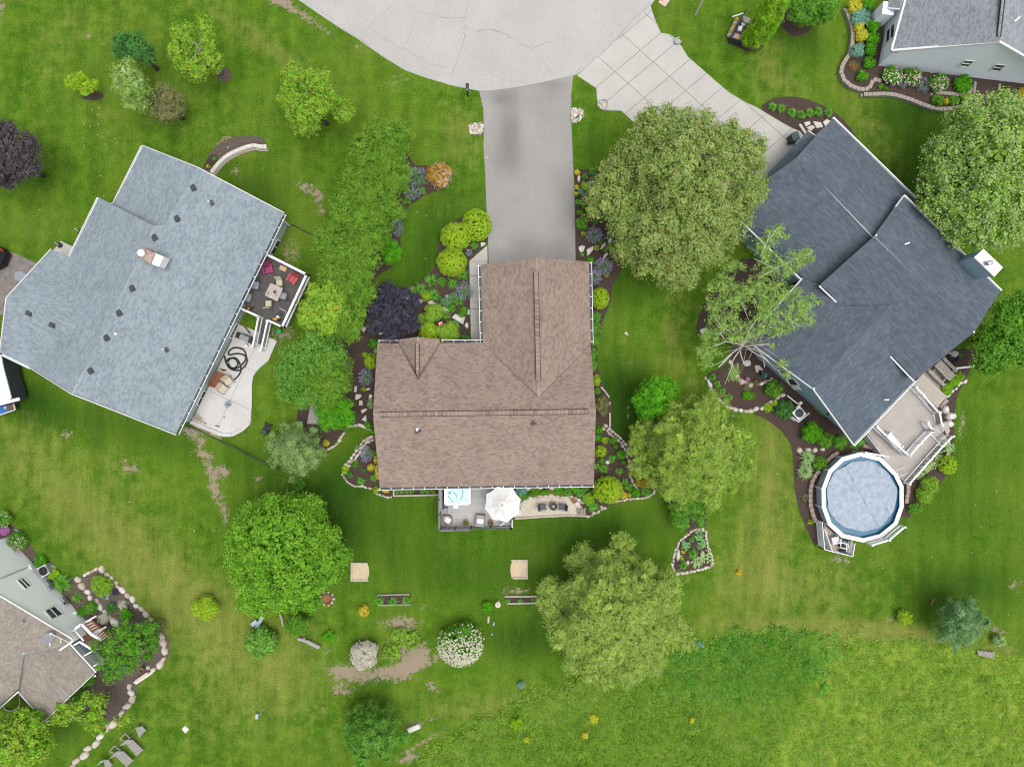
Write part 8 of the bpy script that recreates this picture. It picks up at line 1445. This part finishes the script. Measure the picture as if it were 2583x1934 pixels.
c=W('S1',430,1285,1.0);T=thing('flag_stake','small red and white garden ornament among the bright shrubs','ornament',(c[0],c[1],0));MB().tube([(c[0],c[1],0),(c[0],c[1],1.5)],.02,6).build('stake',M['white'],T);MB().box((c[0],c[1],1.55),(.38,.26,.05),.4).build('red_panel',M['red'],T);MB().beam((c[0]-.1,c[1]-.1,1.6),(c[0]+.12,c[1]+.1,1.6),.07,.03).beam((c[0]-.1,c[1]+.06,1.6),(c[0]+.02,c[1]-.04,1.6),.06,.03).build('white_mark',M['white'],T)
c=W('B4',705,325,.3);T=thing('fire_ring','rusty round fire bowl ringed by stones beside the lumpy maple','fire pit',(c[0],c[1],0));MB().lathe((c[0],c[1],0),[(.42,0),(.44,.3),(.4,.3),(.3,.1),(.02,.06)],20).build('bowl',M['copper'],T)
for i in range(9):a=2*math.pi*i/9;MB().rock((c[0]+.52*math.cos(a),c[1]+.5*math.sin(a),.02),.14,.11,.13,a).build('stone',M['stone_pink'if i%2 else 'stone'],T)
T=thing('fallen_log','grey fallen birch log lying beside the leafy shrub','log',W('B4',570,670));MB().tube([W('B4',478,632,.2),W('B4',560,660,.22),W('B4',650,705,.2)],[.13,.16,.17],10).build('log',M['bark_pale'],T);MB().tube([W('B4',520,650,.3),W('B4',530,625,.5)],.06,6).build('stub',M['bark_pale'],T)
T=thing('driftwood','narrow grey driftwood piece left of the leafy shrub','log',W('B4',350,480));MB().tube([W('B4',335,440,.3),W('B4',350,480,.25),W('B4',360,535,.2)],.09,7).build('log',M['bark_pale'],T)
T=thing('grey_bench','pale grey-green glider bench on the lower left lawn','bench',W('B4',150,500));
for i in range(4):plank(T,'B4',(188+6*i,455+3*i),(140+6*i-4,550+3*i),.45,.07,'aqua','seat_slat',.03)
plank(T,'B4',(110,530),(150,495),.35,.35,'aqua','side_tray');
for x,y in((190,470),(145,545)):c=W('B4',x,y);MB().beam((c[0],c[1],0),(c[0],c[1],.42),.07,.07).build('leg',M['charcoal'],T)
T=thing('sign_box','small pale box on a thin leaning stake on the lower left lawn','stake',W('B4',155,1250));MB().box(W('B4',155,1248,.2),(.22,.4,.3),-.1).build('box',M['aqua'],T);MB().tube([W('B4',170,1240,.1),W('B4',213,1188,.9)],.02,6).build('stake',M['steel'],T)
T=thing('square_cover','pale square stone cover lying in the lower left lawn','cover',W('A4',1478,1352));MB().prism(XY(WL('A4',[(1450,1350),(1475,1322),(1508,1352),(1480,1385)])),0,.08).build('cover',M['stone_pale'],T)
c=W('B4',2070,366,.7);T=thing('birdbath','round white birdbath in the back lawn','birdbath',(c[0],c[1],0));MB().lathe((c[0],c[1],0),[(.14,0),(.08,.1),(.07,.6),(.2,.68),(.23,.75),(.2,.75),(.12,.7),(.02,.69)],20).build('basin',M['stone_pale'],T);MB().lathe((c[0],c[1],.71),[(.09,0),(.08,.03)],12).build('inner_bowl',M['wood_tan'],T)
c=W('B4',2035,522,.4);T=thing('statuette','tiny white garden figurine between the flowering ball shrub and pine','statue',(c[0],c[1],0));MB().lathe((c[0],c[1],0),[(.09,0),(.07,.15),(.09,.3),(.05,.4),(.07,.46),(.03,.54)],12).build('figure',M['white'],T)
c=W('B4',2022,600,.2);T=thing('garden_light','tiny pale blue garden light on the shaded lawn','garden light',(c[0],c[1],0));MB().lathe((c[0],c[1],0),[(.03,0),(.03,.2),(.08,.24),(.02,.3)],10).build('light',M['side_greyblue'],T)
flag('small weathered board lying above the figurine','B4',[(1988,455),(2003,455),(2000,510),(1985,508)],'stone')
def lounger(label,pts,arm=True):
 """pts in A4: seat far-left, seat far-right, foot right, foot left, then back top-left, top-right"""
 c=CEN([W('A4',*p,.35)for p in pts[:4]]);T=thing('lawn_lounger',label,'lounger',(c[0],c[1],0),'grey slatted loungers on the lower left lawn');S=[np.array(W('A4',*p,.36))for p in pts[:4]];Bk=[np.array(W('A4',*p,.75))for p in pts[4:]]
 for i in range(9):t0=(i+.12)/9;t1=(i+.82)/9;a0,b0=S[0]+(S[3]-S[0])*t0,S[1]+(S[2]-S[1])*t0;a1,b1=S[0]+(S[3]-S[0])*t1,S[1]+(S[2]-S[1])*t1;MB().add([a0,b0,b1,a1]+[p-[0,0,.03]for p in(a0,b0,b1,a1)],[(0,1,2,3),(7,6,5,4),(0,4,5,1),(1,5,6,2),(2,6,7,3),(3,7,4,0)]).build('seat_slat',M['chair_lounge'],T)
 for i in range(6):t0=(i+.06)/6;t1=(i+.94)/6;a0,b0=S[0]+(Bk[0]-S[0])*t0,S[1]+(Bk[1]-S[1])*t0;a1,b1=S[0]+(Bk[0]-S[0])*t1,S[1]+(Bk[1]-S[1])*t1;MB().add([a0,b0,b1,a1],[(0,1,2,3)]).build('back_slat',M['chair_lounge'],T)
 for p,q in((S[0],S[3]),(S[1],S[2])):MB().beam(p,q,.05,.09).build('side_rail',M['chair_lounge'],T);MB().beam(q,q*[1,1,0],.06,.06).build('leg',M['chair_lounge'],T);MB().beam(p,p*[1,1,0],.06,.06).build('leg',M['chair_lounge'],T)
 return T
lounger('grey slatted lounger, uppermost in the row by the boulders',[(1085,1345),(1130,1330),(1158,1365),(1110,1420),(1035,1385),(1100,1335)][:4]+[(1035,1385),(1085,1340)])
lounger('grey slatted lounger, second from the top, widest',[(1010,1470),(1055,1440),(1138,1522),(1090,1565),(945,1492),(1005,1438)])
lounger('grey slatted lounger, third from the top',[(925,1565),(980,1530),(1060,1605),(1010,1652),(865,1590),(930,1530)])
lounger('grey slatted lounger, lowest and cut by the bottom edge',[(830,1610),(860,1595),(890,1640),(850,1690),(765,1645),(800,1605)])
def tray(lb,q):
 P_=[np.array(W('A4',*p,.5))for p in q];T=thing('tray_frame',lb,'side table',(P_[0][0],P_[0][1],0));
 for i in range(4):MB().beam(P_[i],P_[(i+1)%4],.06,.05).build('frame_bar',M['chair_lounge'],T);MB().beam(P_[i]*[1,1,0],P_[i],.05,.05).build('leg',M['chair_lounge'],T)
tray('open grey square frame between the first and second lounger',[(995,1388),(1035,1425),(990,1452),(955,1432)]);tray('open grey square frame between the second and third lounger',[(910,1485),(955,1520),(905,1548),(872,1530)])
PO=thing('porch','white timber porch with pergola slats and brown floor beside the white house','porch',W('R8',1450,400));z1=1.9
MB().prism(XY([W('R8',x,y,1.0)for x,y in((1200,400),(1420,240),(1760,540),(1560,700))]),.8,1.0).build('porch_floor',M['wood_brown'],PO);MB().prism(XY([W('R8',x,y,.9)for x,y in((1230,600),(1420,560),(1730,900),(1640,1010))]),.7,.9).build('lower_floor',M['side_blue'],PO)
for a,b_,w_ in(((1310,310),(1420,230),.2),((1420,230),(1600,410),.22),((1600,410),(1780,510),.22),((1260,610),(1400,530),.14),((1400,540),(1620,680),.16),((1430,800),(1610,700),.1),((1600,980),(1730,900),.1),((1180,380),(1310,330),.1),((1320,350),(1460,520),.1)):MB().beam(W('R8',*a,2.2),W('R8',*b_,2.2),w_,.12).build('beam',M['white'],PO)
for i in range(6):MB().beam(W('R8',1475+38*i,205+42*i,1.6),W('R8',1590+32*i,165+38*i,1.3),.07,.06).build('stair_slat',M['white'],PO)
for i in range(7):MB().beam(W('R8',1665+35*i,420+32*i,1.6),W('R8',1775+32*i,345+30*i,1.3),.06,.06).build('stair_slat',M['white'],PO)
MB().prism(XY([W('R8',x,y,.9)for x,y in((1470,200),(1600,160),(1900,420),(1760,510))]),.7,.9).build('stair_deck',M['wood_red'],PO)
MB().beam(W('R8',1450,215,1.9),W('R8',1675,90,1.2),.12,.1).build('handrail',M['white'],PO);MB().beam(W('R8',1610,405,1.9),W('R8',1850,275,1.2),.12,.1).build('handrail',M['white'],PO)
for i in range(10):MB().beam(W('R8',1370+32*i,610+36*i,1.9),W('R8',1440+30*i,545+36*i,1.2),.035,.035).build('baluster',M['white'],PO)if i<9 else None
for i in range(7):MB().beam(W('R8',1500+30*i,545+20*i,1.9),W('R8',1560+30*i,520+24*i,1.2),.04,.04).build('baluster',M['white'],PO)
for i in range(6):MB().beam(W('R8',1560+30*i,800+32*i,1.7),W('R8',1620+20*i,740+36*i,1.2),.035,.035).build('baluster',M['white'],PO)
MB().beam(W('R8',1640,1030,2.0),W('R8',1740,930,1.5),.05,.05).build('brace',M['white'],PO)
for lb,x,y in(('blue tarp bundle under the twiggy shrub, left','875','870'),('blue tarp bundle under the twiggy shrub, right','975','885')):c=W('A4',int(x),int(y),.2);T=thing('blue_tarp',lb,'tarp',(c[0],c[1],0));MB().rock((c[0],c[1],.02),.42,.28,.25,.5).build('tarp',M['blue'],T)
c=W('A4',1138,875,.4);T=thing('round_planter','brown round planter pot on the slab at the boulder bed','pot',(c[0],c[1],.3));MB().lathe((c[0],c[1],.3),[(.15,0),(.21,.3),(.22,.34),(.18,.34),(.16,.2),(.02,.2)],18).build('pot',M['wood_brown'],T)
def aircon(lb,t,x,y,an,sz=.85,fence=False):
 c=W(t,x,y,.8);T=thing('air_conditioner',lb,'air conditioner',(c[0],c[1],0),None,an);MB().box((0,0,.4),(sz,sz,.78)).build('cabinet',M['sling']if 0 else M['steel'],T,local=True);MB().lathe((0,0,.785),[(sz*.42,0),(sz*.42,.02),(sz*.05,.03)],20).build('fan_grille',M['black'],T,local=True)
 for i in range(6):a=math.pi*i/6;MB().beam((-sz*.4*math.cos(a),-sz*.4*math.sin(a),.82),(sz*.4*math.cos(a),sz*.4*math.sin(a),.82),.018,.012).build('grille_bar',M['charcoal'],T,local=True)
 for s_ in(-1,1):MB().box((0,s_*sz*.47,.8),(sz,.06,.04)).build('top_frame',M['fascia'],T,local=True)
aircon('grey air conditioner at the foot of the white wall','A3',343,1545,.5);aircon('air conditioner with black fan beside the blue wall','D3',420,290,.7)
T=thing('ac_screen','white V-shaped lattice screen round the air conditioner at the blue house','lattice screen',W('D3',410,340));lattice(T,W('D3',365,322,.8),W('D3',415,360,.8),.1,.8,M['white'],step=.1,w=.045);lattice(T,W('D3',415,360,.8),W('D3',500,290,.8),.1,.8,M['white'],step=.1,w=.045)
T=thing('service_boxes','grey utility boxes and pipes on the blue wall above the air conditioner','utility box',W('D3',390,200));MB().tube([W('D3',325,150,1.2),W('D3',400,210,1.0),W('D3',420,215,.9)],.04,6).build('pipe',M['white'],T);MB().box(W('D3',410,232,.8),(.5,.14,.3),.8).build('box',M['steel'],T);MB().box(W('D3',430,208,1.0),(.22,.2,.25),.8).build('box',M['fascia'],T)
c=W('S5',575,530,.5);T=thing('hose_reel','black and teal hose reel beside the blue wall','hose reel',(c[0],c[1],0));MB().tube([(c[0]-.25,c[1]+.15,.4),(c[0]+.1,c[1]-.05,.4)],.22,14).build('reel',M['teal'],T);MB().box((c[0]-.25,c[1]+.15,.35),(.16,.6,.65),.6).build('frame',M['black'],T);MB().box((c[0]+.2,c[1]-.12,.35),(.06,.5,.6),.6).build('frame',M['black'],T)
BR=thing('side_porch_rail','white railing along the blue wall under the birch','railing',W('S5',500,350));railing(BR,[W('S5',440,262,1.6),W('S5',600,395,1.6)],1.6,.9,bal=.17,bw=.05,post=2)
LD=thing('log_pile','small pile of grey logs below the blue-green conifer','log pile',W('D4',1910,740));
for i in range(9):a=W('D4',1840+15*i,725+(i%2)*5+i*1.5,.15);b_=W('D4',1850+14*i,765+i*3,.15);MB().tube([a,b_],.075,7).build('log',M['bark_pale'],LD)
T=thing('red_hydrant','rust-red metal stake at the upper left of the blue-green conifer','stake',W('D4',1480,340));MB().tube([W('D4',1468,362,.1),W('D4',1482,335,.3),W('D4',1495,315,.5)],[.09,.1,.06],8).build('stake',M['copper'],T)
c=W('R5',530,575,.3);T=thing('path_light','dark small path light at the tip of the pool mulch bed','garden light',(c[0],c[1],0));MB().tube([W('R5',520,545,.4),W('R5',535,600,.02)],.06,8).build('light_body',M['charcoal'],T)
T=thing('black_edging','black lawn edging strip running from the grey house corner to the hedge','edging',W('B2',410,290));q=spl([px('B2',x,y)for x,y in((405,290),(450,298),(500,325),(560,355),(610,375),(660,397))]);
for i in range(len(q)-1):MB().beam(PW(q[i],.04),PW(q[i+1],.04),.07,.1).build('strip',M['black'],T)
T=thing('drain_downspout','white downspout end at the upper right corner of the grey house','downspout',W('B2',405,290));MB().tube([PE.hit(px('B2',358,255)),W('B2',402,292,.9),W('B2',406,296,.1)],.06,8).build('pipe',M['white'],T)
for lb,a,b_ in(('white wire edging by the pink flowers on the white wall',(120,1212),(170,1252)),('white wire edging above the lower-left air conditioner',(388,1482),(440,1520))):
 T=thing('wire_edging',lb,'edging',W('A3',*a));p,q=np.array(W('A3',*a,.2)),np.array(W('A3',*b_,.2))
 for i in range(9):c=p+(q-p)*i/8;MB().beam(c*[1,1,0],c+[.0,0,.1],.025,.025).build('wire',M['white'],T)
 MB().beam(p,q,.03,.03).build('rail',M['white'],T)
T=thing('patch_stones','two tan stones in the side lawn right of the garage','stones',W('C2',1200,1158));MB().rock(W('C2',1196,1152),.12,.1,.04).build('stone',M['stone_pale'],T);MB().rock(W('C2',1210,1165),.1,.08,.04).build('stone',M['stone_pink'],T)
c=W('C1',87,1255,.012);T=thing('drain_cover','small pale metal cover on the left edge of the asphalt drive','cover',(c[0],c[1],0));MB().lathe((c[0],c[1],.01),[(.09,0),(.09,.02),(.07,.02),(.07,.012),(.01,.012)],14).build('cover',M['steel'],T)
# ---------------------------------------------------------------- tall meadow grass (nobody could count it)
def inpoly_pts(poly,n_):
 P_=np.array(poly,float);out=[]
 while sum(map(len,out))<n_:
  q=rng.uniform(P_.min(0),P_.max(0),(n_,2));out.append(q[inside(q,[tuple(x)for x in P_])])
 return np.concatenate(out)[:n_]
def tufts(name,poly,n_,ln,w,m,per=26,edge=14,lean=(0,0),cr=.26):
 nc=n_//per;q=inpoly_pts(poly,nc)+rng.normal(size=(nc,2))*edge;x=(q[:,0]-1291.5)/30;y=-(q[:,1]-967)/30;n_=nc*per
 nz2=.5+.5*np.sin(x*.45+y*.5+np.sin(x*.8)*1.2);cv=np.clip(rng.uniform(0,1,nc)**1.2*.8+.3*nz2-.1,0,1);ch=rng.uniform(.6,1.25,nc)*(.75+.5*nz2);la=rng.normal(size=(nc,2))*.35+np.array(lean)
 R=lambda a:np.repeat(a,per,0)
 off=rng.normal(size=(n_,2))*cr*.6;c=np.stack([R(x)+off[:,0],R(y)+off[:,1],np.zeros(n_)],1);L=ln*R(ch)*rng.uniform(.55,1.15,n_)
 d=unit(np.concatenate([off/cr*.7+R(la)+rng.normal(size=(n_,2))*.2,np.full((n_,1),.55)],1));s_=unit(np.stack([-d[:,1],d[:,0],rng.normal(size=n_)*.3],1));W_=(w*rng.uniform(.6,1.3,n_))[:,None]
 V=np.stack([c-s_*W_*.35,c+s_*W_*.35,c+d*L[:,None]*.6+s_*W_*.5,c+d*L[:,None]],1).reshape(-1,3)
 o=arrmesh(name,V,np.arange(n_*4).reshape(-1,4),m,None,vv=np.repeat(np.clip(R(cv)+rng.normal(size=n_)*.12,0,1),4));tag(o,kind='stuff');return o
mead=[(1000,1990),(1100,1900),(1180,1850),(1260,1800),(1330,1770),(1400,1752),(1480,1720),(1540,1690),(1600,1690),(1660,1670),(1730,1668),(1800,1640),(1860,1618),(1960,1612),(2060,1615),(2055,1670),(2035,1750),(2000,1830),(1950,1900),(1960,2000)]
o=tufts('tall_meadow_grass',mead,105000,.46,.055,M['lf_field'],lean=(.18,.1));tag(o,'tall rough meadow grass and weeds below the mown back lawns','meadow grass')
o=tufts('leafy_weeds',[(1640,1700),(1730,1672),(1830,1630),(1900,1612),(2000,1612),(2058,1618),(2050,1690),(1990,1740),(1880,1760),(1760,1750)],16000,.42,.13,M['lf_field_d'],edge=28);tag(o,'darker leafy weeds at the upper edge of the meadow','weeds')
o=tufts('rough_field_grass',[(2060,1618),(2200,1615),(2380,1625),(2500,1655),(2620,1690),(2620,2000),(1950,2000),(2000,1850)],60000,.2,.07,M['lf_field'],edge=22);tag(o,'short rough field grass in the bottom right corner','field grass')
for i,(x,y,t)in enumerate(((940,1270,'C4'),(330,1320,'C4'),(1720,1285,'C4'),(405,1435,'C4'),(870,1400,'C4'))):B(['yellow flowering weed patch in the middle of the meadow','lime weed clump near the left side of the meadow','orange-yellow weed on the right of the meadow','small orange-yellow weed low in the meadow','yellow weed in the lower meadow'][i],t,x,y,(42,60,16,15,26)[i],'lf_yellow'if i!=1 else 'lf_lime',h=.7,loose=.9,dens=22,name='weed_patch',cat='weeds')
n_=330000;x=rng.uniform(-45,45,n_);y=rng.uniform(-34,34,n_);ok=np.ones(n_,bool);q=np.stack([x,y],1)
for p in NOGRASS:ok&=~inside(q,[tuple(t_)for t_ in p])
PXq,PYq=x*30+1291.5,967-y*30;ok&=rng.uniform(0,1,n_)>np.clip(field(DIRT,PXq,PYq)*1.5-.1,0,1)
x,y=x[ok],y[ok];n_=len(x);dq=field(DRY,x*30+1291.5,967-y*30);lq=field(LUSH_SHADE,x*30+1291.5,967-y*30);fq=field(FIELD,x*30+1291.5,967-y*30)
a=rng.uniform(0,6.28,n_);L=rng.uniform(.05,.13,n_);c=np.stack([x,y,np.zeros(n_)],1);d=np.stack([np.cos(a)*.8,np.sin(a)*.8,np.full(n_,.6)],1);s_=np.stack([-np.sin(a),np.cos(a),0*a],1)*.022
V=np.stack([c-s_,c+s_,c+d*L[:,None]],1).reshape(-1,3)
m=bpy.data.materials.new('turf_blade');m.use_nodes=True;n=m.node_tree.nodes;l=m.node_tree.links;b=n['Principled BSDF'];b.inputs['Roughness'].default_value=1;b.inputs['Specular IOR Level'].default_value=.03;tc=n.new('ShaderNodeTexCoord');g_=n.new('ShaderNodeNewGeometry')
mid=noise(.9,8,.65);big=noise(.13,5,.55);base=mixc(g_.outputs['Random Per Island'],(.045,.13,.008),(.16,.29,.026));base=mixc(mth('MULTIPLY',rng_(big,.42,.66),.6),base,(.15,.235,.022));base=mixc(rng_(mth('ADD',att('lush_shade'),mth('MULTIPLY',mth('SUBTRACT',mid,.5),1.2)),.1,1.0),base,(.035,.098,.009))  # blades get the same dark tone for lush grass and painted tree shade
base=mixc(mth('MULTIPLY',rng_(mth('ADD',att('dry'),mth('MULTIPLY',mth('SUBTRACT',mid,.5),1.8)),.22,1.1),.75),base,(.25,.275,.07));base=mixc(1.0,base,mixc(rng_(noise(.35,6,.65,stretch=(2.6,.35,1),rot=-.8),.36,.64),(.68,.70,.66),(.97,.92,.92)),'MULTIPLY');l.new(base,b.inputs['Base Color'])
o=arrmesh('turf',V,np.arange(n_*3).reshape(-1,3),m,None,attrs=dict(dry=np.repeat(dq,3),lush_shade=np.repeat(lq,3)));tag(o,'short mown grass blades covering all the lawns','grass',kind='stuff')
pts=[(672,988,'A1'),(720,1010,'A1'),(780,915,'A1'),(738,880,'A1'),(783,993,'A1'),(670,1100,'A1'),(917,1105,'A1'),(670,1165,'A1'),(675,1182,'A1'),(830,355,'A1'),(803,1400,'A1'),(843,1150,'A1'),(780,1075,'A1'),(700,1140,'A2'),(320,172,'A2'),(830,65,'A2'),(1425,190,'B2'),(1493,560,'B2'),(1500,220,'B2'),(1030,997,'A3'),(1545,1225,'A3'),(240,770,'D3'),(595,85,'D4'),(785,20,'D4'),(805,158,'D4'),(675,100,'D4'),(1075,70,'D4'),(2025,240,'D3'),(2135,745,'D3'),(1470,1428,'D3'),(1790,1397,'D3'),(1860,1195,'D3'),(1985,910,'D3'),(1815,1020,'D3'),(2080,440,'D4'),(1885,1158,'C4'),(60,1000,'B2'),(790,860,'A1')]
f=MB()
for x,y,t in pts:c=W(t,x,y);f.rock((c[0],c[1],.05),.05,.04,.04,n=6)
o=f.build('white_clover_heads',M['fl_white']);tag(o,'scattered white clover flowers on the lawns','flowers',kind='stuff')
